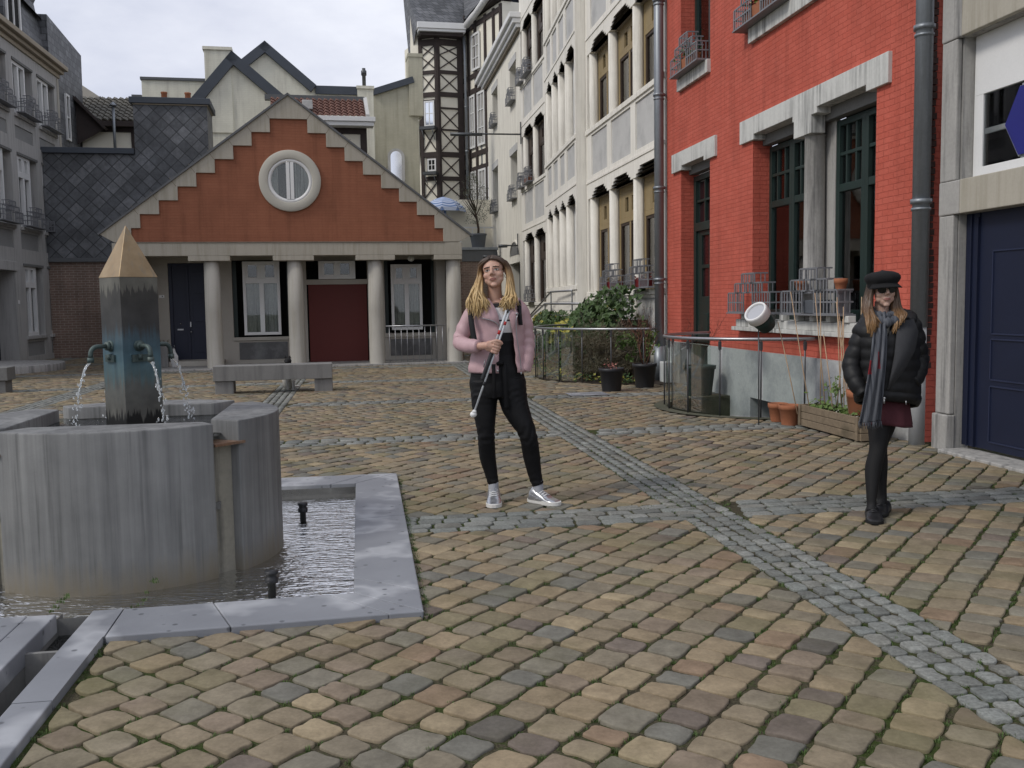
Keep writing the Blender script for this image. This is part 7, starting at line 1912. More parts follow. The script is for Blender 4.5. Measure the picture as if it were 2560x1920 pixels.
# ---- person with the pink jacket -------------------------------------------------
def person_pink():
    O = Vector((0, 6.85, 0)); t = thing('person', 'person with long blonde hair in pink jacket and black trousers, holding a white cane', 'person', O)
    skin = skinm('fair_skin', (.50,.30,.225)); lips = pm('lips', (.27,.115,.095), .4, .1, 20, 60, .05); brow = pm('brow', (.04,.025,.016), .8, .2, 30, 60, 0); eyew = pm('eye_white', (.42,.40,.38), .3, .05, 9, 30, 0); iris = pm('iris', (.025,.022,.02), .2, .1, 9, 30, 0); lash = pm('lash', (.05,.028,.022), .7, .1, 9, 30, 0)
    m = MB()
    loft(m, [(-.103,.02,.80,.165,.115),(-.103,.02,.93,.16,.11),(-.095,.02,1.10,.125,.088),(-.095,.02,1.28,.155,.10),(-.105,.03,1.40,.165,.085),(-.108,.03,1.465,.09,.065),(-.110,.02,1.49,.055,.055)], 22, 4)
    loft(m, [(-.110,.03,1.44,.057,.056),(-.112,.018,1.52,.050,.052),(-.114,.010,1.60,.050,.054)], 18, 4)
    loft(m, [(-.25,.03,1.415,.052,.052),(-.325,.03,1.31,.046,.046),(-.372,.0,1.175,.039,.04),(-.30,-.10,1.150,.037,.037),(-.225,-.172,1.150,.027,.024)], 14, 5, (0,0,1))
    loft(m, [(.05,.03,1.43,.052,.052),(.10,.04,1.30,.045,.045),(.125,.04,1.17,.039,.039),(.108,.01,1.07,.034,.034),(.075,.0,.985,.027,.024),(.045,.0,.92,.026,.02)], 14, 5)
    loft(m, [(-.19,.02,.86,.095,.10),(-.193,.0,.70,.080,.085),(-.19,-.02,.525,.054,.058),(-.186,.02,.36,.052,.055),(-.155,.035,.20,.038,.042),(-.143,.035,.09,.030,.036),(-.143,.02,.05,.024,.030)], 16, 5)
    loft(m, [(-.02,.02,.86,.095,.10),(.03,-.02,.70,.085,.085),(.10,-.06,.52,.055,.058),(.132,-.02,.36,.053,.056),(.155,.0,.21,.038,.042),(.176,.0,.10,.030,.036),(.182,-.005,.05,.024,.030)], 16, 5)
    # gripping hand: palm, four curled fingers, thumb along the cane
    cd = Vector((.343,0,.939)); G0 = Vector((-.118,-.205,1.140)); cr_ = Vector((.939,0,-.343))
    pc = G0 - cr_*.034 + Vector((0,-.012,0)); m.sphere(pc, .036, .019, .040, 14, 10, Matrix.Rotation(R(20), 3, 'Y')); m.tube([(-.225,-.172,1.150), pc - cr_*.012, pc + cr_*.018], [.026,.028,.024], 12)
    for i in range(4):
        o_ = cd*(.031-.0205*i); L_ = (1.0, 1.06, 1.0, .86)[i]
        k0 = G0 + o_ - cr_*.014 + Vector((0,-.026,0)); k1 = G0 + o_*1.02 + cr_*.020*L_ + Vector((0,-.024,0)); k2 = G0 + o_*1.04 + cr_*.034*L_ + Vector((0,-.002,0)); k3 = G0 + o_*1.0 + cr_*.022*L_ + Vector((0,.019,0)); k4 = G0 + o_ + cr_*.000 + Vector((0,.022,0))
        m.tube(crom([tuple(k) for k in (k0,k1,k2,k3,k4)], 4), [.0098,.0098,.0096,.0094,.0096,.0096,.0094,.0092,.0092,.0092,.0090,.0088,.0088,.0086,.0084,.0080,.0070], 10)
    th = [pc + cd*.020 - cr_*.008, G0 + cd*.050 - cr_*.004 + Vector((0,-.026,0)), G0 + cd*.052 + cr_*.026 + Vector((0,-.026,0)), G0 + cd*.040 + cr_*.046 + Vector((0,-.020,0))]
    m.tube(crom([tuple(k) for k in th], 4), [.013,.0128,.0125,.012,.0118,.0115,.0112,.011,.0108,.0105,.010,.0095,.0078], 10)
    Rm = Matrix.Rotation(R(-9), 3, 'Z') @ Matrix.Rotation(R(-8), 3, 'Y') @ Matrix.Rotation(R(-4), 3, 'X'); hc = Vector((-.115,-.008,1.663))
    head(m, hc, Rm, 1.02, masc=1, wx=1.10)
    b = remesh(m, 'body', [skin, lips, brow, eyew, iris, lash], t, .0040, 4); paint_head(b, hc, Rm, 1.04, None)
    # earring
    e = MB(); e.tube([hc + Rm @ Vector((.080+.008*math.cos(a), .0, -.036+.012*math.sin(a))) for a in np.linspace(0, 6.28, 14)], .0022, 6); e.build('earring', M['steel'], t)
    # shirt: black neckband, white stripes
    sm, tt, pp = nodes('striped_shirt'); cc = tt.nodes.new('ShaderNodeTexCoord'); s_ = tt.nodes.new('ShaderNodeSeparateXYZ'); tt.links.new(cc.outputs['Object'], s_.inputs[0])
    mr = tt.nodes.new('ShaderNodeMapRange'); mr.inputs['From Min'].default_value = 1.2; mr.inputs['From Max'].default_value = 1.5; tt.links.new(s_.outputs['Z'], mr.inputs['Value'])
    zz = lambda q: (q-1.2)/.3; rp = ramp(tt, mr.outputs[0], [(0,(.012,.012,.014)),(zz(1.238),(.6,.59,.6)),(zz(1.318),(.012,.012,.014)),(zz(1.330),(.6,.59,.6)),(zz(1.414),(.012,.012,.014))])
    for nd in tt.nodes:
        if nd.type == 'VALTORGB': nd.color_ramp.interpolation = 'CONSTANT'
    tt.links.new(rp, pp.inputs['Base Color']); pp.inputs['Roughness'].default_value = .85
    m = MB(); loft(m, [(-.095,.018,1.16,.138,.098),(-.093,.016,1.28,.165,.112),(-.103,.026,1.39,.172,.095),(-.108,.03,1.45,.105,.074),(-.110,.022,1.475,.068,.066)], 30, 5, disp=cloth(3,.012)); m.build('shirt', sm, t)
    # trousers
    trm = pm('black_trousers', (.0065,.0065,.0075), .6, .3, 6, 60, .15, spec=.2)
    m = MB(); wr = cloth(8, .034, 20, 6)
    def leg_w(p, tt_, a):
        k = math.exp(-((p.z-.50)/.07)**2)+.8*math.exp(-((p.z-.16)/.05)**2)+.5*math.exp(-((p.z-.80)/.06)**2); return wr(p,tt_,a) + +.060*k*math.sin(p.z*150+3*math.sin(a*2+p.x*8))
    loft(m, [(-.100,.02,.78,.185,.125),(-.104,.02,.86,.200,.132),(-.102,.02,.96,.188,.124),(-.096,.02,1.08,.148,.102),(-.094,.02,1.24,.147,.104)], 30, 5, disp=wr)
    loft(m, [(-.195,.02,.88,.105,.118),(-.20,.0,.72,.091,.098),(-.192,-.02,.53,.064,.068),(-.186,.02,.36,.060,.063),(-.160,.035,.21,.046,.05),(-.146,.036,.145,.040,.046)], 24, 8, disp=leg_w)
    loft(m, [(-.01,.02,.88,.110,.118),(.018,-.02,.71,.097,.098),(.102,-.06,.525,.066,.068),(.130,-.02,.36,.062,.064),(.155,.0,.21,.050,.053),(.176,.0,.135,.042,.047)], 24, 8, disp=leg_w)
    tr_ = remesh(m, 'trousers', [trm], t, .005, 1)
    m = MB()
    for x0, x1, za, zb, w_ in ((-.128,-.126,1.02,.775,.013),(-.050,-.038,1.02,.70,.017)):
        K = crom([(x0,-.125,za),(x0+.002,-.138,(za+zb)/2+.05),((x0+x1)/2,-.135,(za+zb)/2-.05),(x1,-.118,zb)], 6); vs = []
        for q in K: vs += [(q[0]-w_, q[1], q[2]), (q[0]+w_, q[1]-.003, q[2])]
        m.add(vs, [(2*i,2*i+1,2*i+3,2*i+2) for i in range(len(K)-1)], True)
    m.tube([(-.10,-.118,1.02),(-.08,-.126,1.03),(-.06,-.118,1.02)], .014, 8)
    bl = m.build('belt_ties', trm, t, recalc=False); solid(bl, .004)
    # jacket
    jm = pm('pink_leather', (.47,.31,.325), .5, .10, 6, 55, .25, spec=.4)
    wr2 = cloth(4, .060, 12, 8)
    keys = [(-.098,.02,.955,.205,.140),(-.098,.02,1.02,.203,.138),(-.092,.02,1.13,.186,.128),(-.088,.02,1.24,.184,.128),(-.092,.022,1.34,.196,.128),(-.100,.028,1.41,.203,.112),(-.106,.032,1.452,.150,.092),(-.108,.034,1.478,.098,.076)]
    el = [.00,.00,-.004,.010,.022,.004,-.035,-.045]; er = [.140,.132,.115,.100,.088,.080,.062,.055]      # x of the front edges
    K = crom([k + (a, b) for k, a, b in zip(keys, [-.092,-.090,-.086,-.080,-.085,-.110,-.135,-.150], [.042,.034,.024,.012,.002,-.030,-.060,-.075])], 5)
    m = MB(); n = 44; vs = []
    for i, k in enumerate(K):
        x, y, z, a, b, xl, xr = k; f = i/(len(K)-1)
        tr = math.asin(max(-.95, min(.95, (xr-x)/a))); tl = math.asin(max(-.95, min(.95, (xl-x)/a)))
        for j in range(n+1):
            th = tr + (2*math.pi + tl - tr)*j/n; q = Vector((a*math.sin(th), -b*math.cos(th)*1.0, 0)); p = Vector((x,y,z))+q
            q *= 1 + wr2(p, f, th)*(1 if .04 < j/n < .96 else .4) + .020*math.sin(z*62+2.5*math.sin(th*2)+th)*(1 if z < 1.2 else .4)
            vs.append(Vector((x,y,z))+q)
    m.add(vs, [(i*(n+1)+j, i*(n+1)+j+1, (i+1)*(n+1)+j+1, (i+1)*(n+1)+j) for i in range(len(K)-1) for j in range(n)], True)
    jk = m.build('jacket', jm, t, recalc=False); solid(jk, .008)
    m = MB()
    def slw(p, t_, a):
        k = math.exp(-((t_-.50)/.16)**2); return wr2(p,t_,a)*.9 + .085*k*math.sin(t_*58+1.8*math.sin(a)) + .02*math.sin(t_*40+a)
    loft(m, [(-.205,.03,1.425,.062,.070),(-.270,.032,1.375,.062,.070),(-.330,.025,1.275,.056,.060),(-.362,.0,1.180,.055,.058),(-.322,-.075,1.155,.052,.054),(-.262,-.140,1.150,.050,.050),(-.228,-.168,1.150,.044,.046)], 26, 8, (0,0,1), disp=slw)
    sl1 = m.build('sleeve', jm, t)
    m = MB(); loft(m, [(.015,.03,1.442,.060,.068),(.066,.035,1.385,.060,.068),(.100,.04,1.29,.054,.060),(.114,.04,1.18,.052,.056),(.114,.012,1.085,.051,.053),(.104,-.005,1.02,.049,.050),(.088,-.01,.965,.046,.047)], 26, 8, disp=slw); m.build('sleeve', jm, t)
    # lapels, cuffs, zip, studs
    def flap(pts, th=.006, name='lapel'):
        m = MB(); P = [Vector(p) for p in pts]; c = sum(P, Vector())/len(P)
        m.add([c+Vector((0,-.006,0))] + P, [(0,i+1,(i+1)%len(P)+1) for i in range(len(P))], True); o = m.build(name, jm, t, recalc=False); solid(o, th, 0); return o
    flap([(-.165,-.048,1.478),(-.215,-.098,1.400),(-.200,-.122,1.345),(-.150,-.132,1.335),(-.078,-.132,1.285),(-.098,-.118,1.35),(-.128,-.088,1.42),(-.145,-.062,1.462)])
    flap([(-.058,-.048,1.482),(.010,-.092,1.425),(.052,-.116,1.375),(.040,-.128,1.33),(.012,-.132,1.235),(-.005,-.122,1.32),(-.028,-.096,1.40),(-.05,-.066,1.45)])
    m = MB(); m.tube(crom([(-.205,-.126,1.345),(-.12,-.139,1.32),(-.080,-.138,1.283)], 5), .0032, 6); m.build('zip', M['steel'], jk); m = MB(); m.tube(crom([(.050,-.122,1.372),(.036,-.136,1.32),(.040,-.138,1.20),(.060,-.136,1.06),(.066,-.136,.975)], 5), .003, 6); m.build('zip', M['steel'], jk); m = MB(); m.tube([(-.185,-.150,1.055),(-.196,-.148,1.0)], .004, 6); m.build('zip', M['steel'], jk)
    for q in ((.066,-.146,.955),(-.098,-.140,.972),(.040,-.130,1.370),(.004,-.112,1.42)): m = MB(); m.sphere(q, .007, .005, .009); m.build('stud', M['steel'], jk)
    sh = pm('silver_shoe', (.50,.51,.53), .28, .12, 8, 60, .06, metal=.85); so = pm('white_sole', (.62,.61,.58), .7, .06, 8, 50, .05)
    shoe(t, 'shoe', (-.146,.10), (-.140,-.185), .112, (sh, so, M['white']), hgt=.095, sole=.034, ankle=.125); shoe(t, 'shoe', (.122,.050), (.322,-.135), .112, (sh, so, M['white']), hgt=.095, sole=.034, ankle=.125)
    m = MB(); loft(m, [(-.145,.03,.05,.036,.044),(-.146,.034,.10,.037,.045),(-.147,.037,.17,.037,.044)], 14, 2); m.build('sock', pm('grey_sock', (.34,.35,.38), .9, .1, 8, 60, .1), t)
    m = MB(); loft(m, [(.181,-.004,.05,.036,.044),(.178,.0,.10,.037,.045),(.176,.002,.17,.038,.044)], 14, 2); m.build('sock', bpy.data.materials['grey_sock'], t)
    # hair
    hm = hairm('blonde_hair', [(.0,(.56,.40,.19)),(.45,(.52,.36,.165)),(.72,(.36,.225,.10)),(.86,(.12,.068,.035)),(.97,(.055,.034,.022))], 1.36, 1.80)
    m = MB(); rr = random.Random(2)
    T = lambda x, y, z: hc + Rm @ Vector((x,y,z))
    # cap of hair over the skull, open at the face
    vs = []; nu, nv = 36, 14; keep = []
    for j in range(nv+1):
        ph = .02 + 1.9*j/nv
        for i in range(nu):
            th = 2*math.pi*i/nu; p = Vector((.080*math.sin(ph)*math.sin(th), .014 - .100*math.sin(ph)*math.cos(th), .034+.090*math.cos(ph))); vs.append(T(*p)); keep.append(not (p.y < -.035 and p.z < .092 - .02*(abs(p.x) > .05)))
    m.add(vs, [(j*nu+i, j*nu+(i+1)%nu, (j+1)*nu+(i+1)%nu, (j+1)*nu+i) for j in range(nv) for i in range(nu) if all(keep[q] for q in (j*nu+i, j*nu+(i+1)%nu, (j+1)*nu+(i+1)%nu, (j+1)*nu+i))], True)
    for k in range(430):
        side = -1 if k % 2 else 1; f = rr.random(); back = rr.random()
        root = T(side*.006 + rr.gauss(0,.004), -.072+.16*back, .118 - .05*(back-.35)**2*4)
        s1 = T(side*(.070+.012*rr.random()), -.060+.13*back, .078 - .025*rr.random())
        s2 = T(side*(.094+.018*rr.random()), -.036+.11*back + .01, -.01)
        if side < 0:
            e3 = Vector((-.205-.075*f, -.055+.16*back - .045*(1-back), 1.53-.02*rr.random())); ex = -.150-.16*f; ez = 1.345+.10*abs(f-.55)+.04*rr.random()
        else:
            e3 = Vector((-.025+.045*f, -.055+.16*back - .04*(1-back), 1.53-.02*rr.random())); ex = -.070+.115*f; ez = 1.375+.09*abs(f-.4)+.04*rr.random()
        ey = -.135 + .05*rr.random() if back < .55 else .07+.05*back
        if back >= .55: ez -= .02
        e4 = Vector(((e3.x*.45+ex*.55), (e3.y+ey)/2 - (.02 if back < .55 else -.03), (e3.z+ez)/2))
        lock(m, [tuple(root), tuple(s1), tuple(s2), tuple(e3), tuple(e4), (ex + rr.gauss(0,.01), ey, ez - .03*rr.random()**3)], rr.uniform(.0036,.0078), rr.uniform(.008,.022), k)
    m.build('hair', hm, t)
    return t
person_pink()
# white cane, folded once, held in the hand
t = thing('white_cane', 'folded white cane with red bands, black grip and round white tip, held in one hand', 'cane', (0, 6.85, 0))
wc = pm('cane_white', (.52,.54,.56), .4, .06, 5, 40, .02); rc = pm('cane_red', (.40,.03,.03), .45, .1, 5, 40, .02)
A0, A1 = Vector((-.020,-.205,1.392)), Vector((-.2835,-.205,.672)); ca = (A1-A0).normalized(); cs = Vector((ca.z, 0, -ca.x))*-1
cs = Vector((.939,0,-.343))
at_ = lambda f, o=0.0: A0 + ca*f + cs*o
m = MB(); m.tube([at_(.0,.009), at_(.745,.009)], .0068, 10); m.build('shaft', wc, t)
m = MB(); m.tube([at_(.0,-.009), at_(.27,-.009)], .0085, 10); m.build('folded_shaft', wc, t)
for a, b, o in ((.075,.10,.009),(.145,.175,-.009)): m = MB(); m.tube([at_(a,o), at_(b,o)], .0094, 10); m.build('red_band', rc, t)
m = MB(); m.tube([at_(.255,-.010), at_(.27,-.010), at_(.50,-.012), at_(.515,-.012)], [.010,.0145,.0145,.010], 12); m.build('grip', M['blackplastic'], t)
m = MB(); m.tube([at_(.515,.009), at_(.545,.009)], .0085, 10); m.tube([at_(-.012,.0), at_(.012,.0)], .011, 10); m.build('joint', M['blackplastic'], t)
m = MB(); e = at_(.758,.009); m.sphere(e, .024, .024, .022, 16, 10); m.tube([at_(.725,.009), at_(.745,.009)], [.010,.020], 12); m.build('ball_tip', M['white'], t)
# backpack
t = thing('backpack', 'black backpack worn over the pink jacket, only its straps showing in front', 'backpack', (-.10, 6.85, 1.2))
m = MB(); loft(m, [(-.0,.20,-.16,.13,.06),(-.0,.215,-.02,.14,.075),(0,.205,.16,.12,.06),(0,.19,.21,.09,.04)], 20, 4, power=3.2); m.build('bag', M['blackplastic'], t)
def strap(pts, w):
    m = MB(); K = crom(pts, 6); vs = []
    for q in K: vs += [(q[0]-w, q[1]+.004, q[2]), (q[0]+w, q[1]-.002, q[2])]
    m.add(vs, [(2*i,2*i+1,2*i+3,2*i+2) for i in range(len(K)-1)], True); o = m.build('strap', pm('black_webbing', (.012,.012,.014), .75, .2, 20, 80, .2), t, recalc=False); solid(o, .008)
strap([(-.150,.16,.19),(-.175,.05,.268),(-.185,-.045,.225),(-.178,-.105,.12),(-.160,-.120,.0),(-.142,-.118,-.05),(-.16,-.06,-.09)], .019)
strap([(.135,.16,.20),(.150,.05,.275),(.160,-.045,.235),(.162,-.092,.165),(.168,-.09,.09)], .014)

# ---- person with the black coat ---------------------------------------------------
def person_black():
    O = Vector((2.42, 6.30, 0)); t = thing('person', 'person in black peaked cap, sunglasses, padded coat, grey scarf and burgundy skirt', 'person', O)
    skin = skinm('pale_skin', (.46,.30,.235)); lips = pm('lips_soft', (.34,.15,.13), .45, .1, 20, 60, .05); brow = pm('brow_brown', (.09,.055,.035), .8, .2, 30, 60, 0)
    X = lambda *k: tuple([k[0]-2.42] + list(k[1:]))
    m = MB()
    loft(m, [X(2.47,.03,.78,.135,.10),X(2.475,.03,.95,.115,.085),X(2.47,.03,1.12,.135,.09),X(2.455,.03,1.25,.12,.075),X(2.44,.02,1.32,.05,.05)], 20, 4)
    loft(m, [X(2.44,.025,1.29,.048,.048),X(2.432,.01,1.42,.045,.047)], 16, 4)
    loft(m, [X(2.36,.03,1.25,.045,.045),X(2.30,.03,1.14,.042,.042),X(2.255,.03,1.01,.036,.036),X(2.28,-.04,.90,.032,.032),X(2.34,-.10,.82,.028,.022)], 14, 5)
    loft(m, [X(2.59,.03,1.26,.045,.045),X(2.645,.04,1.14,.042,.042),X(2.68,.05,1.02,.036,.036),X(2.64,-.03,.93,.032,.032),X(2.58,-.09,.87,.028,.022)], 14, 5)
    legs = MB()
    tl = [X(2.43,.02,.80,.080,.085),X(2.415,-.02,.60,.070,.074),X(2.396,-.05,.45,.052,.056),X(2.370,-.05,.32,.051,.058),X(2.350,-.085,.17,.035,.040),X(2.344,-.10,.09,.030,.036),X(2.335,-.125,.05,.034,.04)]
    tr = [X(2.52,.03,.80,.080,.085),X(2.475,.04,.60,.070,.074),X(2.447,.05,.46,.052,.056),X(2.461,.08,.33,.052,.060),X(2.474,.08,.18,.036,.042),X(2.478,.07,.09,.031,.036),X(2.465,.05,.05,.034,.04)]
    loft(m, [k[:3]+(k[3]*.96,k[4]*.96) for k in tl], 16, 5); loft(m, [k[:3]+(k[3]*.96,k[4]*.96) for k in tr], 16, 5)
    Rm = Matrix.Rotation(R(-3), 3, 'Z') @ Matrix.Rotation(R(-2), 3, 'Y') @ Matrix.Rotation(R(3), 3, 'X'); hc = Vector(X(2.432,-.005,1.490)); kk = .97
    head(m, hc, Rm, kk)
    # hands inside the pockets still have fingers
    for sx, w, hd in ((1, X(2.335,-.07,.85), Vector((.45,.1,-.6))), (-1, X(2.58,-.09,.89), Vector((-.65,.1,-.5)))):
        w = Vector(w); hd.normalize(); s_ = hd.cross(Vector((0,-1,0))).normalized(); m.sphere(w+hd*.045, .030,.018,.042,12,8)
        for i in range(4): m.tube([w+hd*.07+s_*(.024-.016*i), w+hd*.105+s_*(.026-.0175*i), w+hd*(.13-.008*abs(i-1.3))+s_*(.024-.016*i)+Vector((0,-.01,0))], [.0085,.008,.0065], 8)
        m.tube([w+hd*.03-s_*.024*sx, w+hd*.06-s_*.042*sx, w+hd*.085-s_*.045*sx], [.010,.0095,.0075], 8)
    b = remesh(m, 'body', [skin, lips, brow, skin, skin, skin], t, .0042, 3); paint_head(b, hc, Rm, kk, None)
    tm = pm('black_tights', (.007,.007,.0075), .7, .25, 5, 80, .05)
    m = MB(); loft(m, tl, 20, 6); m.build('tights', tm, t); m = MB(); loft(m, tr, 20, 6); m.build('tights', tm, t)
    sk = pm('burgundy_skirt', (.060,.014,.020), .85, .2, 5, 60, .15)
    m = MB(); n = 40; vs = []; K = crom([X(2.475,.02,.86,.135,.105),X(2.485,.02,.74,.142,.115),X(2.492,.01,.605,.150,.128)], 6)
    for i, k in enumerate(K):
        f = i/(len(K)-1)
        for j in range(n): a = 2*math.pi*j/n; w = 1+.05*f*math.sin(a*9+1)+.03*f*math.sin(a*4); vs.append((k[0]+k[3]*math.cos(a)*w, k[1]+k[4]*math.sin(a)*w, k[2]+.012*f*math.sin(a*2)))
    m.add(vs, [(i*n+j, i*n+(j+1)%n, (i+1)*n+(j+1)%n, (i+1)*n+j) for i in range(len(K)-1) for j in range(n)], True); q = m.build('skirt', sk, t, recalc=False); solid(q, .005)
    sw = pm('cream_jumper', (.56,.53,.46), .9, .08, 8, 60, .1)
    m = MB(); loft(m, [X(2.47,.02,.86,.125,.098),X(2.47,.015,1.05,.135,.10),X(2.46,.01,1.20,.135,.095),X(2.445,.01,1.30,.085,.075)], 24, 4); m.build('jumper', sw, t)
    # padded coat: quilted shell, open at the front left
    cm = pm('black_padded_nylon', (.008,.0082,.009), .55, .25, 7, 60, .2, spec=.3); lin = pm('dark_grey_lining', (.035,.036,.040), .8, .2, 6, 60, .15)
    keys = [X(2.480,.02,.745,.185,.150),X(2.482,.02,.80,.190,.155),X(2.482,.02,.92,.182,.150),X(2.480,.02,1.04,.180,.146),X(2.475,.022,1.16,.184,.138),X(2.462,.03,1.235,.182,.118),X(2.450,.034,1.285,.135,.098),X(2.442,.036,1.318,.098,.085)]
    K = crom([k + (a, b) for k, a, b in zip(keys, [-.070,-.07,-.07,-.065,-.06,-.050,-.035,-.025], [-.060,-.055,-.045,-.030,-.010,.025,.045,.045])], 7)
    m = MB(); n = 60; vs = []
    for i, k in enumerate(K):
        x, y, z, a, b_, xl, xr = k
        trn = math.asin(max(-.97,min(.97,(xr-x)/a))); tln = math.asin(max(-.97,min(.97,(xl-x)/a)))
        for j in range(n+1):
            th = trn+(2*math.pi+tln-trn)*j/n; puff = .055*abs(math.sin((z-.745)/.074*math.pi*1.0))**.6 + .030*noise.noise(Vector((th*5, z*26, 2))) + .02*noise.noise(Vector((th*11, z*50, 7)))
            zz_ = z + (.035*math.cos(th)*(1.0-min(1,(z-.745)/.12)) if z < .865 else 0) - .02*math.sin(th)*(z < .85)
            vs.append((x+a*math.sin(th)*(1+puff), y-b_*math.cos(th)*(1+puff), zz_))
    m.add(vs, [(i*(n+1)+j, i*(n+1)+j+1, (i+1)*(n+1)+j+1, (i+1)*(n+1)+j) for i in range(len(K)-1) for j in range(n)], True); ck = m.build('coat', cm, t, recalc=False); solid(ck, .016, 1)
    def pf(p, t_, a): return .12*abs(math.sin(t_*math.pi*7.5))**.6 + .06*noise.noise(Vector((p.x*18, p.y*18, p.z*30))) + .03*noise.noise(Vector((p.x*40, p.y*40, p.z*60)))
    m = MB(); loft(m, [X(2.385,.03,1.265,.068,.070),X(2.335,.03,1.215,.068,.070),X(2.285,.035,1.11,.060,.064),X(2.248,.03,1.00,.056,.060),X(2.252,-.03,.90,.053,.056),X(2.290,-.085,.815,.045,.046)], 26, 10, disp=pf); m.build('sleeve', cm, t)
    m = MB(); loft(m, [X(2.575,.03,1.290,.072,.074),X(2.625,.035,1.24,.074,.076),X(2.668,.045,1.13,.066,.070),X(2.690,.05,1.03,.062,.066),X(2.655,-.02,.945,.058,.060),X(2.592,-.085,.885,.048,.048)], 26, 10, disp=pf); m.build('sleeve', cm, t)
    # hood roll and wide turned-back lapel
    m = MB(); K = crom([X(2.33,-.02,1.265),X(2.36,.075,1.315),X(2.45,.125,1.335),X(2.56,.105,1.325),X(2.625,.03,1.315),X(2.600,-.055,1.285)], 8); rr_ = [.030+.020*math.sin(math.pi*i/(len(K)-1))*(1+.18*math.sin(i*2.1)) for i in range(len(K))]; m.tube([Vector(k) for k in K], rr_, 14); m.build('hood', cm, t)
    m = MB(); P = [X(2.60,-.070,1.30),X(2.622,-.095,1.22),X(2.585,-.135,1.10),X(2.50,-.165,.965),X(2.40,-.172,.85),X(2.425,-.168,.96),X(2.448,-.158,1.08),X(2.468,-.132,1.20),X(2.490,-.095,1.29)]; P = [(p[0], p[1]-.016, p[2]) for p in P]; c = sum((Vector(p) for p in P), Vector())/len(P); m.add([c+Vector((0,-.022,0))]+[Vector(p) for p in P], [(0,i+1,(i+1)%len(P)+1) for i in range(len(P))], True); q = m.build('lapel', lin, t, recalc=False); solid(q, .012)
    m = MB(); m.tube([X(2.385,-.178,.80),X(2.384,-.180,.765)], .006, 6); m.sphere(X(2.385,-.181,.80), .009); m.build('zip_pull', M['steel'], ck); m = MB(); m.tube([X(2.53,-.165,.78),X(2.53,-.167,.755)], .004, 6); m.build('zip_pull', M['steel'], ck)
    # scarf: loops round the neck and hangs down in front
    scm, tt, pp = nodes('checked_grey_scarf'); v = vmap(tt, (1,1,1)); f = noise_n(tt, vmap(tt,(75,8,2.0)), 1, 3, .6); cc = tt.nodes.new('ShaderNodeTexCoord')
    col = ramp(tt, f, [(.30,(.022,.026,.036)),(.45,(.070,.076,.090)),(.62,(.115,.122,.138)),(.7,(.055,.060,.072))])
    s_ = tt.nodes.new('ShaderNodeSeparateXYZ'); tt.links.new(cc.outputs['Object'], s_.inputs[0])
    def band(out, a, b):
        g1 = tt.nodes.new('ShaderNodeMath'); g1.operation = 'GREATER_THAN'; g1.inputs[1].default_value = a; tt.links.new(out, g1.inputs[0]); g2 = tt.nodes.new('ShaderNodeMath'); g2.operation = 'LESS_THAN'; g2.inputs[1].default_value = b; tt.links.new(out, g2.inputs[0]); g3 = tt.nodes.new('ShaderNodeMath'); g3.operation = 'MULTIPLY'; tt.links.new(g1.outputs[0], g3.inputs[0]); tt.links.new(g2.outputs[0], g3.inputs[1]); return g3.outputs[0]
    def both(a, b): g = tt.nodes.new('ShaderNodeMath'); g.operation = 'MULTIPLY'; tt.links.new(a, g.inputs[0]); tt.links.new(b, g.inputs[1]); return g.outputs[0]
    col = mixc(tt, both(band(s_.outputs['X'], -.150, -.118), band(s_.outputs['Z'], .955, 1.045)), col, (.20,.012,.018))
    col = mixc(tt, both(band(s_.outputs['X'], -.085, -.068), band(s_.outputs['Z'], .99, 1.10)), col, (.16,.02,.03))
    tt.links.new(col, pp.inputs['Base Color']); pp.inputs['Roughness'].default_value = .95
    m = MB(); rr = random.Random(9); K = crom([X(2.395,-.075,1.345),X(2.378,-.120,1.27),X(2.358,-.165,1.15),X(2.338,-.185,1.0),X(2.322,-.185,.85),X(2.312,-.170,.72),X(2.306,-.160,.645)], 7); n = 22; vs = []
    for i, k in enumerate(K):
        f = i/(len(K)-1); w = .040+.030*f
        for j in range(n+1):
            u = j/n*2-1; vs.append((k[0]+u*w, k[1]+.014*math.sin(u*9+f*2)+.02*u*u, k[2]+.008*u))
    m.add(vs, [(i*(n+1)+j, i*(n+1)+j+1, (i+1)*(n+1)+j+1, (i+1)*(n+1)+j) for i in range(len(K)-1) for j in range(n)], True); q = m.build('scarf', scm, t, recalc=False); solid(q, .007)
    m = MB(); k = K[-1]
    for j in range(34): u = j/33*2-1; p = Vector((k[0]+u*.070, k[1]+.014*math.sin(u*9+2)+.02*u*u, k[2]+.006)); m.tube([p, p+Vector((rr.gauss(0,.003), -.003, -.025)), p+Vector((rr.gauss(0,.006), 0, -.05+rr.gauss(0,.004)))], [.0028,.0024,.0012], 5)
    m.build('fringe', scm, t)
    m = MB(); K2 = crom([X(2.36,-.03,1.300),X(2.385,-.095,1.290),X(2.435,-.108,1.284),X(2.49,-.085,1.298),X(2.51,-.01,1.32),X(2.47,.06,1.335),X(2.40,.055,1.33),X(2.36,-.03,1.315)], 6); m.tube([Vector(k) for k in K2], [.030+.008*math.sin(i*1.3) for i in range(len(K2))], 12); K2 = crom([X(2.380,-.015,1.335),X(2.40,-.060,1.330),X(2.445,-.068,1.326),X(2.480,-.05,1.335),X(2.485,.01,1.36),X(2.44,.06,1.365),X(2.388,.04,1.355),X(2.380,-.015,1.335)], 6); m.tube([Vector(k) for k in K2], [.022+.006*math.sin(i*1.7) for i in range(len(K2))], 12); m.build('scarf_loop', scm, t)
    # cap
    cp = pm('black_wool', (.009,.009,.010), .95, .3, 10, 90, .3)
    T = lambda x, y, z: hc + Rm @ Vector((x*kk, y*kk, z*kk))
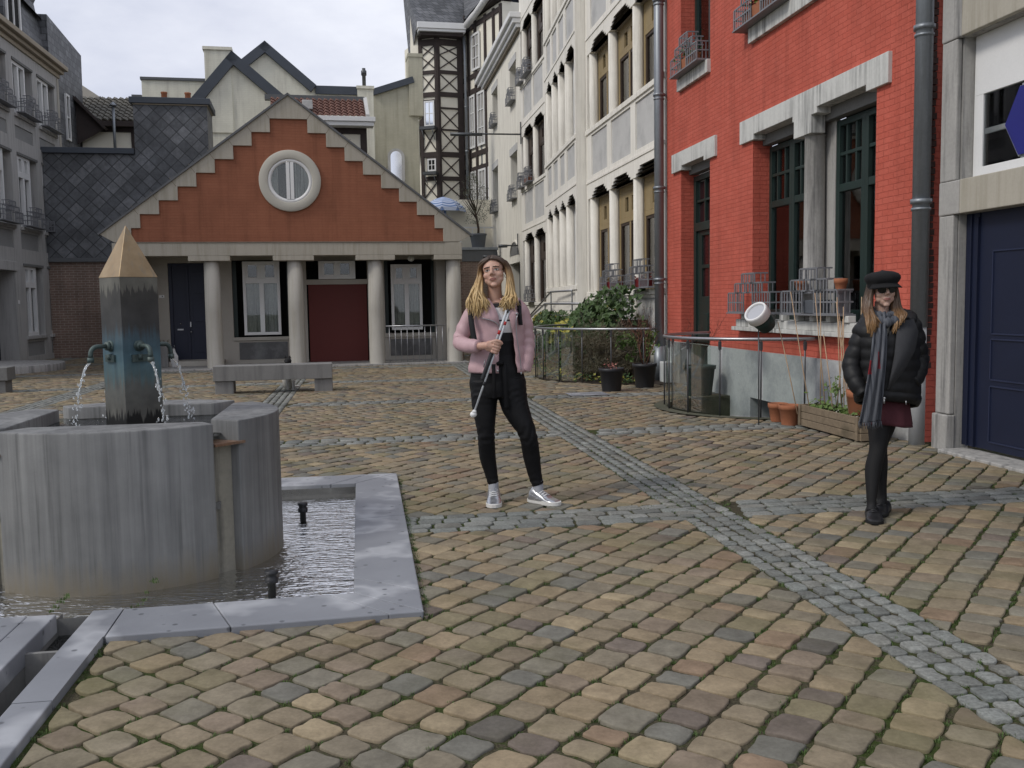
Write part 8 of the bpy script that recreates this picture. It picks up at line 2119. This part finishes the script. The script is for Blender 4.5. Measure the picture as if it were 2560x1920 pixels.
    m = MB(); n = 40; rings = [(.100,.022),(.102,.046),(.112,.058),(.121,.076),(.119,.094),(.104,.110),(.072,.122),(.030,.127),(.004,.128)]; vs = []
    for r_, z in rings:
        for j in range(n): a = 2*math.pi*j/n; rr2 = r_*(1+.02*math.sin(a*8)*(z > .05)) ; vs.append(T(rr2*math.sin(a)*.95, .012-rr2*math.cos(a)*1.04, z + .006*math.cos(a)))
    m.add(vs, [(i*n+j, i*n+(j+1)%n, (i+1)*n+(j+1)%n, (i+1)*n+j) for i in range(len(rings)-1) for j in range(n)] + [tuple((len(rings)-1)*n+j for j in range(n))], True); cap_ = m.build('cap', cp, t)
    m = MB(); vs = []; na = 22
    for i in range(5):
        f = i/4
        for j in range(na+1): a = -1.05+2.1*j/na; r_ = .096+.046*f*(1-.35*(a/1.05)**2); vs.append(T(r_*math.sin(a)*.98, .012-r_*math.cos(a)*1.04, .052-.022*f-.006*f*f+.010*(a/1.05)**2*(-1)))
    m.add(vs, [(i*(na+1)+j, i*(na+1)+j+1, (i+1)*(na+1)+j+1, (i+1)*(na+1)+j) for i in range(4) for j in range(na)], True); q = m.build('peak', cp, None, recalc=False); q.parent = cap_; solid(q, .006)
    m = MB(); m.sphere(T(0,.012,.130), .010*kk, .010*kk, .005*kk); q = m.build('button', cp, None); q.parent = cap_
    # sunglasses
    gm = pm('dark_lens', (.010,.008,.009), .12, .1, 5, 40, 0, spec=.6)
    m = MB()
    for s_ in (-1,1):
        pts = [(s_*.033+.026*math.cos(a), .0065+.0215*math.sin(a)) for a in np.linspace(0, 2*math.pi, 22, endpoint=False)]
        m.add([T(x, -.090+abs(x)*.30, z) for x, z in pts] + [T(x, -.094+abs(x)*.30, z) for x, z in pts], [tuple(range(22)), tuple(range(43,21,-1))] + [(i,(i+1)%22,22+(i+1)%22,22+i) for i in range(22)])
        m.tube([T(s_*.058,-.075,.014), T(s_*.074,-.03,.012), T(s_*.075,.015,.006)], .0028, 6)
    m.tube([T(-.008,-.093,.012), T(0,-.097,.014), T(.008,-.093,.012)], .0028, 6); m.build('sunglasses', gm, t)
    # hair
    hm = hairm('brown_to_honey_hair', [(.0,(.27,.155,.060)),(.3,(.235,.13,.052)),(.62,(.115,.065,.034)),(1.0,(.058,.036,.023))], 1.20, 1.52)
    m = MB(); rr = random.Random(6)
    for k in range(190):
        s_ = -1 if k % 2 else 1; f = rr.random(); bk_ = rr.random()
        r0 = T(s_*(.066+.010*rr.random()), -.038+.125*bk_, .040); s1 = T(s_*(.078+.012*rr.random()), -.030+.115*bk_, -.02)
        if s_ < 0: e3 = Vector(X(2.315+.03*f, -.055+.10*bk_, 1.375)); ex, ey, ez = 2.292+.075*f, -.150+.03*rr.random(), 1.185+.10*abs(f-.3)+.03*rr.random()
        else: e3 = Vector(X(2.535-.05*f, -.050+.10*bk_, 1.375)); ex, ey, ez = 2.525-.075*f, -.148+.03*rr.random(), 1.20+.09*(1-f)+.03*rr.random()
        if bk_ > .62: ey = .03; ez = 1.30; ex = 2.52 if s_ > 0 else 2.34
        e4 = Vector(X(*( (e3.x+2.42+ex)/2 + s_*.008, (e3.y+ey)/2-.03, (e3.z+ez)/2)))
        lock(m, [tuple(r0), tuple(s1), tuple(e3), tuple(e4), X(ex, ey, ez)], rr.uniform(.0055,.0095), rr.uniform(.004,.010), k+900)
    m.build('hair', hm, t)
    bs = pm('black_leather', (.012,.012,.013), .42, .2, 8, 60, .1, spec=.45); bso = pm('black_sole', (.010,.010,.010), .8, .2, 8, 60, .1)
    shoe(t, 'shoe', X(2.368,-.045,0)[:2], X(2.295,-.305,0)[:2], .108, (bs, bso, bs), ankle=.09); shoe(t, 'shoe', X(2.520,.125,0)[:2], X(2.390,-.090,0)[:2], .108, (bs, bso, bs), ankle=.09)
    return t
person_black()
